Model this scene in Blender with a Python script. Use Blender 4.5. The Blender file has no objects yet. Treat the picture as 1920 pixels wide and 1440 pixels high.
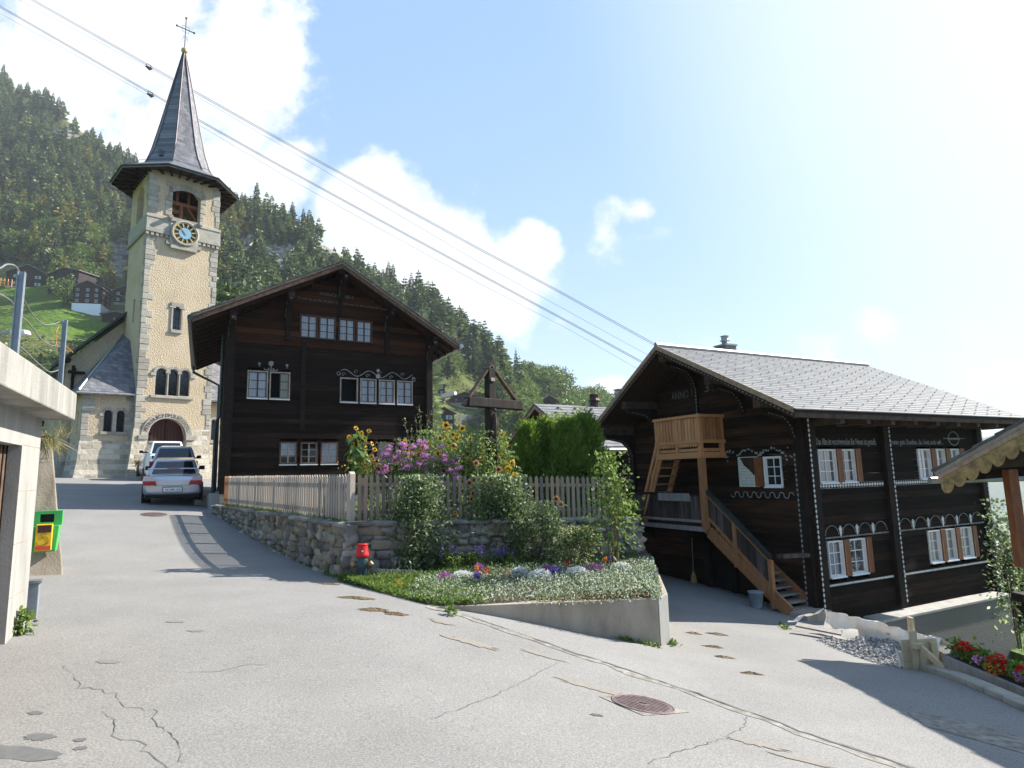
import bpy, math, random
import numpy as np
from mathutils import Vector, Matrix
rnd = random.Random(7)
RS = np.random.RandomState(11)
SC = bpy.context.scene
COL = SC.collection
rad = math.radians
# ------------------------------------------------------------------ camera model
FPX = 1174.0; PIT = rad(8.26); ROL = rad(1.36); CZ = 1.65
_F = np.array([0, math.cos(PIT), math.sin(PIT)]); _U0 = np.array([0, -math.sin(PIT), math.cos(PIT)]); _R0 = np.array([1., 0, 0])
_R = math.cos(ROL)*_R0 - math.sin(ROL)*_U0; _U = math.cos(ROL)*_U0 + math.sin(ROL)*_R0
CAM = np.array([0, 0, CZ])
def ray(px, py): return _F + _R*((px-960)/FPX) - _U*((py-720)/FPX)
def at(px, py, Y):
    d = ray(px, py); return CAM + d*(Y/d[1])
def pr(p):
    d = np.array(p, float)-CAM; w = d@_F
    return (960+FPX*(d@_R)/w, 720-FPX*(d@_U)/w)
class Fr:                       # a building's own frame: X along its front, Y into it, Z up
    def __init__(s, o, az):
        s.o = np.array(o, float); a = rad(az); s.az = az
        s.X = np.array([math.sin(a), math.cos(a), 0]); s.Y = np.array([-math.cos(a), math.sin(a), 0]); s.Z = np.array([0, 0, 1.])
    def w(s, x, y, z): return s.o+s.X*x+s.Y*y+s.Z*z
    def l(s, p): q = np.array(p)-s.o; return np.array([q@s.X, q@s.Y, q[2]])
    def on(s, px, py, ax, c):
        n = (s.X, s.Y, s.Z)[ax]; d = ray(px, py); t = ((s.o+n*c-CAM)@n)/(d@n); return s.l(CAM+d*t)
    def rz(s): return rad(90-s.az)
# ------------------------------------------------------------------ objects
def tag(o, label=None, cat=None, group=None, kind=None):
    if label: o['label'] = label
    if cat: o['category'] = cat
    if group: o['group'] = group
    if kind: o['kind'] = kind
    return o
def thing(name, label, cat, loc=(0, 0, 0), rz=0, group=None):
    o = bpy.data.objects.new(name, None); COL.objects.link(o); o.location = [float(c) for c in loc]; o.rotation_euler = (0, 0, rz)
    o.empty_display_size = .2
    return tag(o, label, cat, group)
def link(name, me, parent=None):
    o = bpy.data.objects.new(name, me); COL.objects.link(o)
    if parent is not None: o.parent = parent
    return o
def mesh_np(name, V, Q=None, T=None, mats=(), smooth=False, parent=None, mi=None):
    me = bpy.data.meshes.new(name); V = np.asarray(V, np.float32)
    nq = 0 if Q is None else len(Q); nt = 0 if T is None else len(T)
    me.vertices.add(len(V)); me.vertices.foreach_set('co', V.ravel())
    li = []; st = []; tot = []
    if nq: li.append(np.asarray(Q, np.int32).ravel()); st.append(np.arange(nq)*4); tot.append(np.full(nq, 4))
    if nt: li.append(np.asarray(T, np.int32).ravel()); st.append(nq*4+np.arange(nt)*3); tot.append(np.full(nt, 3))
    li = np.concatenate(li).astype(np.int32); me.loops.add(len(li)); me.loops.foreach_set('vertex_index', li)
    me.polygons.add(nq+nt); me.polygons.foreach_set('loop_start', np.concatenate(st).astype(np.int32))
    me.polygons.foreach_set('loop_total', np.concatenate(tot).astype(np.int32))
    if smooth: me.polygons.foreach_set('use_smooth', np.ones(nq+nt, bool))
    if mi is not None: me.polygons.foreach_set('material_index', np.asarray(mi, np.int32))
    me.update(calc_edges=True)
    for m in (mats if isinstance(mats, (list, tuple)) else [mats]): me.materials.append(m)
    return link(name, me, parent)
class MB:
    def __init__(s): s.v = []; s.f = []; s.m = []; s.cur = 0
    def add(s, vs, fs):
        b = len(s.v); s.v += [tuple(float(c) for c in p) for p in vs]; s.f += [tuple(b+i for i in f) for f in fs]; s.m += [s.cur]*len(fs); return s
    def box(s, x0, x1, y0, y1, z0, z1):
        if x1 < x0: x0, x1 = x1, x0
        if y1 < y0: y0, y1 = y1, y0
        if z1 < z0: z0, z1 = z1, z0
        return s.add([(x0, y0, z0), (x1, y0, z0), (x1, y1, z0), (x0, y1, z0), (x0, y0, z1), (x1, y0, z1), (x1, y1, z1), (x0, y1, z1)],
              [(0, 3, 2, 1), (4, 5, 6, 7), (0, 1, 5, 4), (1, 2, 6, 5), (2, 3, 7, 6), (3, 0, 4, 7)])
    def hexa(s, p): return s.add(p, [(0, 3, 2, 1), (4, 5, 6, 7), (0, 1, 5, 4), (1, 2, 6, 5), (2, 3, 7, 6), (3, 0, 4, 7)])
    def beam(s, p0, p1, w, h, up=(0, 0, 1)):
        p0 = np.array(p0, float); p1 = np.array(p1, float); d = p1-p0; d /= np.linalg.norm(d); up = np.array(up, float)
        if abs(d@up) > .98: up = np.array([0, 1., 0])
        a = np.cross(d, up); a /= np.linalg.norm(a); b = np.cross(a, d); a = a*w/2; b = b*h/2
        return s.hexa([p0-a-b, p0+a-b, p1+a-b, p1-a-b, p0-a+b, p0+a+b, p1+a+b, p1-a+b])
    def prism(s, poly, ext):
        n = len(poly); P = [np.array(p, float) for p in poly]; e = np.array(ext, float)
        return s.add(P+[p+e for p in P], [tuple(range(n))[::-1], tuple(range(n, 2*n))]+[(i, (i+1) % n, n+(i+1) % n, n+i) for i in range(n)])
    def tube(s, path, r, n=8, cap=True):
        P = [np.array(p, float) for p in path]; m = len(P); R = r if hasattr(r, '__len__') else [r]*m; vs = []
        up = np.array([0, 0, 1.])
        for i, p in enumerate(P):
            d = P[min(i+1, m-1)]-P[max(i-1, 0)]; d /= (np.linalg.norm(d)+1e-9)
            u = up if abs(d@up) < .95 else np.array([1., 0, 0])
            a = np.cross(d, u); a /= np.linalg.norm(a); b = np.cross(a, d)
            for k in range(n): t = 2*math.pi*k/n; vs.append(p+R[i]*(math.cos(t)*a+math.sin(t)*b))
        fs = [(i*n+k, i*n+(k+1) % n, (i+1)*n+(k+1) % n, (i+1)*n+k) for i in range(m-1) for k in range(n)]
        if cap: fs += [tuple(range(n))[::-1], tuple((m-1)*n+k for k in range(n))]
        return s.add(vs, fs)
    def lathe(s, prof, n=16, c=(0, 0, 0), rot=None):
        vs = []; m = len(prof)
        for r, z in prof:
            for k in range(n):
                t = 2*math.pi*k/n; p = np.array([r*math.cos(t), r*math.sin(t), z])
                if rot is not None: p = rot@p
                vs.append(p+np.array(c))
        fs = [(i*n+k, i*n+(k+1) % n, (i+1)*n+(k+1) % n, (i+1)*n+k) for i in range(m-1) for k in range(n)]
        fs += [tuple(range(n))[::-1], tuple((m-1)*n+k for k in range(n))]
        return s.add(vs, fs)
    def ball(s, c, r, n=8, sq=(1, 1, 1)):
        prof = [(max(1e-3, r*math.sin(math.pi*i/n)), -r*math.cos(math.pi*i/n)) for i in range(n+1)]; b = len(s.v); s.lathe(prof, n+2)
        for i in range(b, len(s.v)): s.v[i] = tuple(s.v[i][k]*sq[k]+c[k] for k in range(3))
        return s
    def sheet(s, fn, us, vs_):
        nu, nv = len(us), len(vs_)
        return s.add([fn(u, v) for u in us for v in vs_], [(i*nv+j, (i+1)*nv+j, (i+1)*nv+j+1, i*nv+j+1) for i in range(nu-1) for j in range(nv-1)])
    def warp(s, fn): s.v = [tuple(float(c) for c in fn(*p)) for p in s.v]; return s
    def split_build(s, name, mat, parent=None, gap=.1, bevel=0):
        # pieces that do not touch become parts of their own
        par = list(range(len(s.v)))
        def find(a):
            while par[a] != a: par[a] = par[par[a]]; a = par[a]
            return a
        for f in s.f:
            for k in f[1:]: par[find(k)] = find(f[0])
        comp = {}
        for i in range(len(s.v)): comp.setdefault(find(i), []).append(i)
        V = np.array(s.v); ks = list(comp); bb = [(V[comp[k]].min(0)-gap/2, V[comp[k]].max(0)+gap/2) for k in ks]; grp = list(range(len(ks)))
        def fg(a):
            while grp[a] != a: a = grp[a]
            return a
        for a in range(len(ks)):
            for b in range(a):
                if (bb[a][0] <= bb[b][1]).all() and (bb[b][0] <= bb[a][1]).all(): grp[fg(a)] = fg(b)
        out = {}
        for a, k in enumerate(ks): out.setdefault(fg(a), set()).update(comp[k])
        res = []
        for vs in out.values():
            idx = sorted(vs); mp = {v: i for i, v in enumerate(idx)}; m = MB(); m.v = [s.v[i] for i in idx]; m.f = [tuple(mp[i] for i in f) for f in s.f if f[0] in mp]; m.m = [0]*len(m.f); res.append(m.build(name, mat, parent, bevel=bevel))
        return res
    def build(s, name, mat, parent=None, smooth=False, bevel=0):
        me = bpy.data.meshes.new(name); me.from_pydata(s.v, [], s.f)
        for m in (mat if isinstance(mat, (list, tuple)) else [mat]): me.materials.append(m)
        if isinstance(mat, (list, tuple)): me.polygons.foreach_set('material_index', s.m)
        if smooth: me.polygons.foreach_set('use_smooth', [True]*len(me.polygons))
        me.validate(); o = link(name, me, parent)
        if bevel:
            b = o.modifiers.new('bevel', 'BEVEL'); b.width = bevel; b.segments = 2; b.limit_method = 'ANGLE'
        return o
def copy_tree(o, parent=None):
    c = o.copy(); COL.objects.link(c)
    if parent is not None: c.parent = parent
    for ch in list(o.children): copy_tree(ch, c)
    return c
def text_mesh(s, size, spacing=1.0):
    cu = bpy.data.curves.new('lettering', 'FONT'); cu.body = s; cu.size = size; cu.extrude = .004; cu.space_character = spacing
    cu.resolution_u = 2
    ob = bpy.data.objects.new('lettering', cu); COL.objects.link(ob); bpy.context.view_layer.update()
    me = bpy.data.meshes.new_from_object(ob.evaluated_get(bpy.context.evaluated_depsgraph_get()))
    bpy.data.objects.remove(ob); return me
def text_on(name, s, width, size, fn, mat, parent):     # fn(u,w,z) -> local point; text scaled to the width
    me = text_mesh(s, size); V = np.array([v.co[:] for v in me.vertices]); x0, x1 = V[:, 0].min(), V[:, 0].max()
    for v in me.vertices: v.co = [float(c) for c in fn((v.co.x-x0)/(x1-x0)*width, v.co.z, v.co.y)]
    me.materials.clear(); me.materials.append(mat); return link(name, me, parent)
# ------------------------------------------------------------------ leaves (numpy)
def unit(a): return a/(np.linalg.norm(a, axis=-1, keepdims=True)+1e-9)
def leaf_quads(P, L, W, A=None, rs=RS, fold=.25, flat=0.0):
    n = len(P); A = unit(rs.normal(size=(n, 3))) if A is None else unit(A)
    B = unit(np.cross(A, rs.normal(size=(n, 3))*np.array([1, 1, 1-flat])+np.array([0, 0, flat*1.5]))); N = np.cross(A, B)
    L = np.broadcast_to(L, (n,))[:, None]; W = np.broadcast_to(W, (n,))[:, None]
    V = np.stack([P, P+A*L*.5+B*W*.5+N*W*fold*.5, P+A*L, P+A*L*.5-B*W*.5+N*W*fold*.5], 1).reshape(-1, 3)
    return V, np.arange(4*n).reshape(n, 4)
class LV:                        # collects leaf quads
    def __init__(s): s.V = []; s.Q = []; s.n = 0; s.mi = []
    def add(s, V, Q, mi=0): s.V.append(V); s.Q.append(Q+s.n); s.n += len(V); s.mi.append(np.full(len(Q), mi)); return s
    def leaves(s, P, L, W, A=None, mi=0, **k): return s.add(*leaf_quads(np.asarray(P, float), L, W, A, **k), mi)
    def build(s, name, mats, parent=None): return mesh_np(name, np.concatenate(s.V), np.concatenate(s.Q), mats=mats, parent=parent, mi=np.concatenate(s.mi))
# ------------------------------------------------------------------ ground shape (thin plate through surveyed points)
_cp = [(1205,1322,6.2),(330,948,20.5),(140,895,34),(384,897,36.5),(650,1085,12.4),(830,1140,9.2),(1242,1212,9.8),(1480,1182,13),(1340,1118,15.7),(127,1078,11.3),(47,1172,7.6),(960,1440,4.2),(0,1440,4.4),(1900,1400,6.1),(1790,1260,9.1),(1530,1190,12),(1690,1250,10.2),(1192,1065,20.5)]
_P = np.array([at(*c) for c in _cp]); _P = np.vstack([_P, [[-45, 40, 3.2], [-30, 50, 2.6], [30, 45, -6.5], [30, 10, -6], [0, 50, -.8], [-12, 2, .4], [10, -6, -1.2], [-14, -6, .5]]])
def _k(d2): return np.where(d2 > 0, d2*np.log(d2+1e-12), 0)
_xy = _P[:, :2]; _n = len(_P); _A = np.zeros((_n+3, _n+3)); _A[:_n, :_n] = _k(((_xy[:, None]-_xy[None])**2).sum(-1))+np.eye(_n)
_A[:_n, _n] = 1; _A[:_n, _n+1:] = _xy; _A[_n, :_n] = 1; _A[_n+1:, :_n] = _xy.T
_w = np.linalg.solve(_A, np.r_[_P[:, 2], 0, 0, 0])
def G(x, y):
    x = np.asarray(x, float); y = np.asarray(y, float)
    return _k((x[..., None]-_xy[:, 0])**2+(y[..., None]-_xy[:, 1])**2)@_w[:_n]+_w[_n]+_w[_n+1]*x+_w[_n+2]*y
def gnd(px, py):
    d = ray(px, py); ts = np.linspace(2, 60, 3000); p = CAM+d*ts[:, None]; h = p[:, 2]-G(p[:, 0], p[:, 1]); return p[np.argmax(h < 0)]
# ------------------------------------------------------------------ materials
def nd(nt, t, **k):
    n = nt.nodes.new('ShaderNode'+t)
    for a, v in k.items():
        if a.startswith('i_'): n.inputs[a[2:].replace('_', ' ')].default_value = v
        else: setattr(n, a, v)
    return n
def ramp(nt, fac, stops):
    r = nd(nt, 'ValToRGB'); e = r.color_ramp.elements
    while len(e) < len(stops): e.new(.5)
    for el, (p, c) in zip(e, stops): el.position = p; el.color = (*c, 1)
    nt.links.new(fac, r.inputs['Fac']); return r.outputs['Color']
def mat(name, stops, scale=4, stretch=(1, 1, 1), detail=5, rough=.8, bump=.15, bscale=None, bstretch=None, metal=0, spec=.3, island=0, rand=0, coord='Object', fine=0, fscale=120, trans=0, bdist=.02, coat=0):
    m = bpy.data.materials.new(name); m.use_nodes = True; nt = m.node_tree; b = nt.nodes['Principled BSDF']; L = nt.links.new
    tc = nd(nt, 'TexCoord'); mp = nd(nt, 'Mapping'); mp.inputs['Scale'].default_value = stretch; L(tc.outputs[coord], mp.inputs['Vector'])
    no = nd(nt, 'TexNoise'); no.inputs['Scale'].default_value = scale; no.inputs['Detail'].default_value = detail; no.inputs['Roughness'].default_value = .6; L(mp.outputs[0], no.inputs['Vector'])
    fac = no.outputs['Fac']
    if fine:
        n2 = nd(nt, 'TexNoise'); n2.inputs['Scale'].default_value = fscale; n2.inputs['Detail'].default_value = 2; L(tc.outputs[coord], n2.inputs['Vector'])
        mx = nd(nt, 'Mix'); mx.inputs[0].default_value = fine; L(fac, mx.inputs[2]); L(n2.outputs['Fac'], mx.inputs[3]); fac = mx.outputs[0]
    if island:
        ge = nd(nt, 'NewGeometry'); mx = nd(nt, 'Mix'); mx.inputs[0].default_value = island; L(fac, mx.inputs[2]); L(ge.outputs['Random Per Island'], mx.inputs[3]); fac = mx.outputs[0]
    if rand:
        oi = nd(nt, 'ObjectInfo'); mx = nd(nt, 'Mix'); mx.inputs[0].default_value = rand; L(fac, mx.inputs[2]); L(oi.outputs['Random'], mx.inputs[3]); fac = mx.outputs[0]
    c = ramp(nt, fac, stops); L(c, b.inputs['Base Color'])
    b.inputs['Roughness'].default_value = rough; b.inputs['Metallic'].default_value = metal; b.inputs['Specular IOR Level'].default_value = spec
    if coat: b.inputs['Coat Weight'].default_value = coat; b.inputs['Coat Roughness'].default_value = .05
    if bump:
        nb = no
        if bscale:
            mp2 = nd(nt, 'Mapping'); mp2.inputs['Scale'].default_value = bstretch or (1, 1, 1); L(tc.outputs[coord], mp2.inputs['Vector'])
            nb = nd(nt, 'TexNoise'); nb.inputs['Scale'].default_value = bscale; nb.inputs['Detail'].default_value = 4; L(mp2.outputs[0], nb.inputs['Vector'])
        bp = nd(nt, 'Bump'); bp.inputs['Strength'].default_value = bump; bp.inputs['Distance'].default_value = bdist; L(nb.outputs['Fac'], bp.inputs['Height']); L(bp.outputs[0], b.inputs['Normal'])
    if trans:
        tr = nd(nt, 'BsdfTranslucent'); L(c, tr.inputs['Color']); ms = nd(nt, 'MixShader'); ms.inputs[0].default_value = trans
        L(b.outputs[0], ms.inputs[1]); L(tr.outputs[0], ms.inputs[2]); L(ms.outputs[0], nt.nodes['Material Output'].inputs['Surface'])
    return m
def g(v): return (v, v, v)
def brickmat(name, cols, mortar, bw, bh, offs=.5, msize=.02, rough=.85, bump=.6, plane='xz', noise=.5, scale=1.0, nscale=6):
    m = bpy.data.materials.new(name); m.use_nodes = True; nt = m.node_tree; b = nt.nodes['Principled BSDF']; L = nt.links.new
    tc = nd(nt, 'TexCoord'); sp = nd(nt, 'SeparateXYZ'); cb = nd(nt, 'CombineXYZ'); L(tc.outputs['Object'], sp.inputs[0])
    if plane == 'xz': ad = nd(nt, 'Math', operation='ADD'); L(sp.outputs[0], ad.inputs[0]); L(sp.outputs[1], ad.inputs[1]); L(ad.outputs[0], cb.inputs[0]); L(sp.outputs[2], cb.inputs[1])
    else: L(sp.outputs[0], cb.inputs[0]); L(sp.outputs[1], cb.inputs[1])
    nz = nd(nt, 'TexNoise'); nz.inputs['Scale'].default_value = 2.2; L(tc.outputs['Object'], nz.inputs['Vector'])
    vm = nd(nt, 'VectorMath', operation='MULTIPLY_ADD'); vm.inputs[1].default_value = (.05*noise*2, .05*noise*2, 0); L(nz.outputs['Color'], vm.inputs[0]); L(cb.outputs[0], vm.inputs[2])
    br = nd(nt, 'TexBrick', offset=offs); br.inputs['Scale'].default_value = scale; br.inputs['Brick Width'].default_value = bw; br.inputs['Row Height'].default_value = bh
    br.inputs['Mortar Size'].default_value = msize; br.inputs['Mortar Smooth'].default_value = .3; br.inputs['Bias'].default_value = 0
    br.inputs['Color1'].default_value = (0, 0, 0, 1); br.inputs['Color2'].default_value = (1, 1, 1, 1); br.inputs['Mortar'].default_value = (.5, .5, .5, 1)
    L(vm.outputs[0], br.inputs['Vector'])
    n2 = nd(nt, 'TexNoise'); n2.inputs['Scale'].default_value = nscale; n2.inputs['Detail'].default_value = 6; L(tc.outputs['Object'], n2.inputs['Vector'])
    mx = nd(nt, 'Mix'); mx.inputs[0].default_value = .45; L(br.outputs['Color'], mx.inputs[2]); L(n2.outputs['Fac'], mx.inputs[3])
    c = ramp(nt, mx.outputs[0], cols)
    mc = nd(nt, 'Mix', data_type='RGBA'); L(br.outputs['Fac'], mc.inputs[0]); L(c, mc.inputs[6]); mc.inputs[7].default_value = (*mortar, 1); L(mc.outputs[2], b.inputs['Base Color'])
    b.inputs['Roughness'].default_value = rough
    sb = nd(nt, 'Math', operation='SUBTRACT'); L(n2.outputs['Fac'], sb.inputs[0]); L(br.outputs['Fac'], sb.inputs[1])
    bp = nd(nt, 'Bump'); bp.inputs['Strength'].default_value = bump; bp.inputs['Distance'].default_value = .03; L(sb.outputs[0], bp.inputs['Height']); L(bp.outputs[0], b.inputs['Normal'])
    return m
def glass(name, tint=(.02, .025, .03), alpha=.75, refl=.75):
    m = bpy.data.materials.new(name); m.use_nodes = True; nt = m.node_tree; nt.nodes.remove(nt.nodes['Principled BSDF']); L = nt.links.new
    gl = nd(nt, 'BsdfGlossy'); gl.inputs['Roughness'].default_value = .02
    tr = nd(nt, 'BsdfTransparent'); fr = nd(nt, 'Fresnel'); fr.inputs['IOR'].default_value = 1.5
    ad = nd(nt, 'Math', operation='MULTIPLY_ADD'); ad.inputs[1].default_value = refl; ad.inputs[2].default_value = .0; ad.use_clamp = True; L(fr.outputs[0], ad.inputs[0])
    df = nd(nt, 'BsdfDiffuse'); df.inputs['Color'].default_value = (*tint, 1)
    m1 = nd(nt, 'MixShader'); m1.inputs[0].default_value = alpha; L(df.outputs[0], m1.inputs[1]); L(tr.outputs[0], m1.inputs[2])
    ms = nd(nt, 'MixShader'); L(ad.outputs[0], ms.inputs[0]); L(m1.outputs[0], ms.inputs[1]); L(gl.outputs[0], ms.inputs[2]); L(ms.outputs[0], nt.nodes['Material Output'].inputs['Surface'])
    return m
M = {}
M['asphalt'] = mat('asphalt', [(.3, (.135, .13, .122)), (.5, (.212, .205, .194)), (.7, (.3, .29, .275))], .7, fine=.74, fscale=66, rough=.9, bump=.35, bscale=220, spec=.2, detail=8, bdist=.004)
M['mortar_strip'] = mat('mortar_strip', [(.35, (.13, .12, .1)), (.65, (.3, .275, .245))], 9, bump=.5, bscale=60)
M['crack'] = mat('crack', [(.3, g(.06)), (.7, g(.115))], 20, bump=0)
M['stain'] = mat('oil_stain', [(.3, g(.09)), (.7, g(.15))], 14, bump=0, fine=.5, fscale=260)
M['dung'] = mat('dung', [(.3, (.05, .03, .015)), (.55, (.16, .11, .055)), (.8, (.28, .21, .12))], 26, bump=.8, bscale=50, rough=.95)
M['sand'] = mat('sand_smear', [(.3, (.17, .155, .13)), (.7, (.27, .243, .205))], 24, bump=.3, bscale=120, rough=.95, fine=.4)
M['concrete'] = mat('concrete', [(.3, (.15, .147, .132)), (.45, (.27, .265, .245)), (.7, (.38, .372, .345))], 2.4, stretch=(1, 1, .22), rough=.9, bump=.15, bscale=40, fine=.25)
M['slab_concrete'] = mat('stained_slab', [(.32, (.13, .125, .11)), (.48, (.25, .243, .22)), (.7, (.36, .35, .32))], 3.2, stretch=(1, 1, .16), rough=.95, bump=.25, bscale=30, fine=.2, detail=9)
M['old_concrete'] = mat('old_concrete', [(.3, (.15, .12, .085)), (.48, (.31, .26, .2)), (.72, (.45, .39, .31))], 2.2, stretch=(1, 1, .35), rough=.95, bump=.3, bscale=30, fine=.25, detail=8)
M['roughcast'] = mat('roughcast', [(.3, (.09, .085, .075)), (.5, (.17, .16, .14)), (.7, (.27, .25, .22))], 40, rough=.95, bump=1, bscale=45, bdist=.03)
M['capstone'] = mat('capstone', [(.3, (.26, .25, .225)), (.7, (.4, .385, .35))], 5, bump=.2, bscale=40)
M['plaster'] = mat('yellow_plaster', [(.25, (.35, .275, .18)), (.5, (.49, .395, .27)), (.75, (.6, .505, .37))], .9, rough=.95, bump=.9, bscale=13, bdist=.045, fine=.5, fscale=12, detail=10)
M['granite'] = mat('granite', [(.3, (.24, .22, .185)), (.55, (.35, .325, .275)), (.8, (.46, .43, .37))], 4, rough=.9, bump=.35, bscale=18, rand=0, island=.3, detail=8)
M['ashlar'] = brickmat('rough_stone', [(.2, (.26, .23, .18)), (.5, (.42, .37, .28)), (.8, (.55, .5, .41))], (.5, .47, .4), .55, .27, msize=.018, bump=.9, noise=1)
M['slate'] = brickmat('slate_shingles', [(.25, (.09, .09, .1)), (.55, (.14, .14, .155)), (.85, (.2, .2, .215))], (.05, .05, .055), .26, .2, msize=.008, rough=.55, bump=.5, plane='xz', noise=.2)
M['roof_slate'] = brickmat('roof_slabs', [(.2, (.2, .2, .205)), (.5, (.28, .28, .285)), (.85, (.36, .36, .36))], (.13, .13, .13), .42, 3.0, msize=.008, rough=.5, bump=.35, plane='xy', noise=.3)
M['roof_edge'] = mat('roof_dark_slab', [(.3, g(.05)), (.7, g(.13))], 6, bump=.4, bscale=20)
M['wood_black'] = mat('sun_blackened_logs', [(.28, (.0055, .0037, .003)), (.5, (.012, .0076, .0056)), (.7, (.026, .0155, .0105)), (.88, (.085, .052, .035))], 2.2, stretch=(.5, .5, 5), rough=.75, bump=.6, bscale=5, bstretch=(.8, .8, 26), island=.34, detail=9, spec=.07)
M['wood_red'] = mat('sun_browned_logs', [(.25, (.01, .0055, .0038)), (.5, (.034, .0145, .0078)), (.8, (.095, .037, .018))], 2.2, stretch=(.5, .5, 5), rough=.75, bump=.6, bscale=5, bstretch=(.8, .8, 26), island=.4, detail=9, spec=.07)
M['wood_fascia2'] = mat('weathered_verge_board', [(.3, (.05, .03, .02)), (.7, (.16, .1, .07))], 5, stretch=(2, 2, 2), rough=.85, bump=.3, bscale=25)
M['wood_dark'] = mat('dark_beam', [(.3, (.007, .005, .004)), (.7, (.022, .013, .009))], 6, stretch=(1, 1, 1), rough=.8, bump=.4, bscale=30, spec=.2)
M['wood_soffit'] = mat('brown_soffit_boards', [(.3, (.018, .009, .006)), (.7, (.05, .024, .013))], 3, stretch=(6, 1, 1), rough=.8, bump=.3, bscale=20)
M['wood_grey'] = mat('weathered_grey_board', [(.25, (.13, .115, .1)), (.5, (.24, .215, .19)), (.8, (.36, .325, .29))], 3, stretch=(3, 3, .6), rough=.9, bump=.3, bscale=30, island=.35)
M['wood_fascia'] = mat('bleached_verge_board', [(.3, (.2, .13, .08)), (.7, (.38, .28, .2))], 5, stretch=(2, 2, 2), rough=.85, bump=.3, bscale=25)
M['picket'] = mat('larch_picket', [(.2, (.25, .215, .185)), (.45, (.38, .32, .265)), (.7, (.47, .375, .29)), (.9, (.5, .36, .25))], 3, stretch=(3, 3, .7), rough=.85, bump=.25, bscale=30, rand=.55)
M['picket_old'] = mat('greyed_picket', [(.25, (.15, .128, .102)), (.45, (.23, .185, .14)), (.65, (.3, .225, .16)), (.85, (.36, .245, .155))], 3, stretch=(3, 3, .7), rough=.85, bump=.25, bscale=30, rand=.6)
M['picket_red'] = mat('orange_stained_picket', [(.3, (.3, .12, .045)), (.7, (.46, .21, .085))], 4, stretch=(3, 3, .7), rough=.85, bump=.2, bscale=30)
M['larch'] = mat('fresh_larch', [(.25, (.33, .13, .05)), (.5, (.47, .215, .088)), (.8, (.6, .32, .15))], 3, stretch=(5, 5, .8), rough=.7, bump=.2, bscale=25, island=.3)
M['larch_red'] = mat('varnished_larch', [(.3, (.11, .036, .014)), (.7, (.23, .085, .032))], 4, stretch=(4, 4, .8), rough=.6, bump=.2, bscale=25)
M['raw_board'] = mat('raw_formwork_board', [(.3, (.36, .27, .16)), (.7, (.55, .44, .28))], 4, stretch=(3, 3, 1), rough=.85, bump=.2, bscale=25, island=.4)
M['white_paint'] = mat('white_paint', [(.3, g(.62)), (.7, (.78, .77, .74))], 5, rough=.55, bump=.05)
M['orn_paint'] = mat('faded_white_paint', [(.25, g(.08)), (.5, (.25, .245, .23)), (.75, (.44, .43, .4))], 14, rough=.8, bump=0)
M['bead'] = mat('white_bead_trim', [(.3, (.5, .49, .45)), (.7, (.75, .74, .7))], 9, rough=.8, bump=0)
M['casing'] = mat('pale_window_casing', [(.3, (.22, .18, .14)), (.7, (.42, .36, .3))], 6, rough=.8, bump=.1)
M['sash_brown'] = mat('brown_sash', [(.3, (.055, .025, .015)), (.7, (.12, .055, .03))], 6, rough=.6, bump=.1)
M['shutter_pale'] = mat('pale_green_shutter', [(.3, (.4, .44, .37)), (.7, (.56, .6, .52))], 8, rough=.8, bump=.1)
M['shutter_green'] = mat('green_shutter', [(.3, (.2, .42, .34)), (.7, (.3, .55, .45))], 8, rough=.7, bump=.1)
M['curtain'] = mat('white_net_curtain', [(.3, (.55, .56, .58)), (.7, (.82, .83, .85))], 5, stretch=(9, 9, .4), rough=.9, bump=.3, bscale=6, bstretch=(6, 6, .2))
M['curtain_brick'] = mat('rosy_curtain', [(.3, (.25, .17, .15)), (.7, (.48, .38, .35))], 6, stretch=(2, 2, 9), rough=.9, bump=.2)
M['curtain_yellow'] = mat('cream_curtain', [(.3, (.42, .36, .2)), (.7, (.66, .6, .4))], 5, stretch=(9, 9, .4), rough=.9, bump=.3)
M['dark_room'] = mat('dark_room', [(.3, g(.004)), (.7, g(.008))], 3, bump=0)
M['glass'] = glass('window_glass', alpha=.9); M['dim_glass'] = glass('dim_window_glass', tint=(.03, .033, .036), alpha=.25, refl=.22); M['soft_glass'] = glass('soft_window_glass', alpha=.9, refl=.3)
M['lead_glass'] = mat('leaded_glass', [(.3, (.012, .014, .016)), (.6, (.03, .035, .038)), (.85, (.09, .085, .075))], 7, rough=.12, spec=.6, bump=.3, bscale=9)
M['door_red'] = mat('dark_red_door', [(.3, (.035, .012, .01)), (.7, (.07, .026, .02))], 5, stretch=(6, 6, .4), rough=.6, bump=.2)
M['zinc'] = mat('zinc', [(.3, g(.3)), (.7, g(.45))], 6, rough=.4, metal=.8, bump=.05)
M['zinc_dark'] = mat('dark_gutter_metal', [(.3, (.035, .045, .042)), (.7, (.07, .085, .08))], 6, rough=.45, metal=.5, bump=.05)
M['copper_trim'] = mat('brown_ridge_metal', [(.3, (.06, .045, .055)), (.7, (.12, .09, .1))], 6, rough=.5, metal=.4, bump=.05)
M['galv'] = mat('galvanised_post', [(.3, (.2, .23, .26)), (.7, (.32, .35, .38))], 5, rough=.5, metal=.35, bump=.05)
M['gold'] = mat('gilded', [(.3, (.42, .3, .1)), (.7, (.6, .46, .19))], 5, rough=.35, metal=.5, bump=0)
M['iron'] = mat('wrought_iron', [(.3, (.03, .022, .02)), (.7, (.08, .05, .04))], 9, rough=.6, metal=.4, bump=.1)
M['rust'] = mat('rusty_cast_iron', [(.3, (.1, .07, .068)), (.7, (.19, .14, .135))], 12, rough=.6, metal=.3, bump=.2, bscale=60)
M['clock_black'] = mat('clock_black', [(.3, g(.01)), (.7, g(.02))], 5, bump=0, rough=.5)
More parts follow.
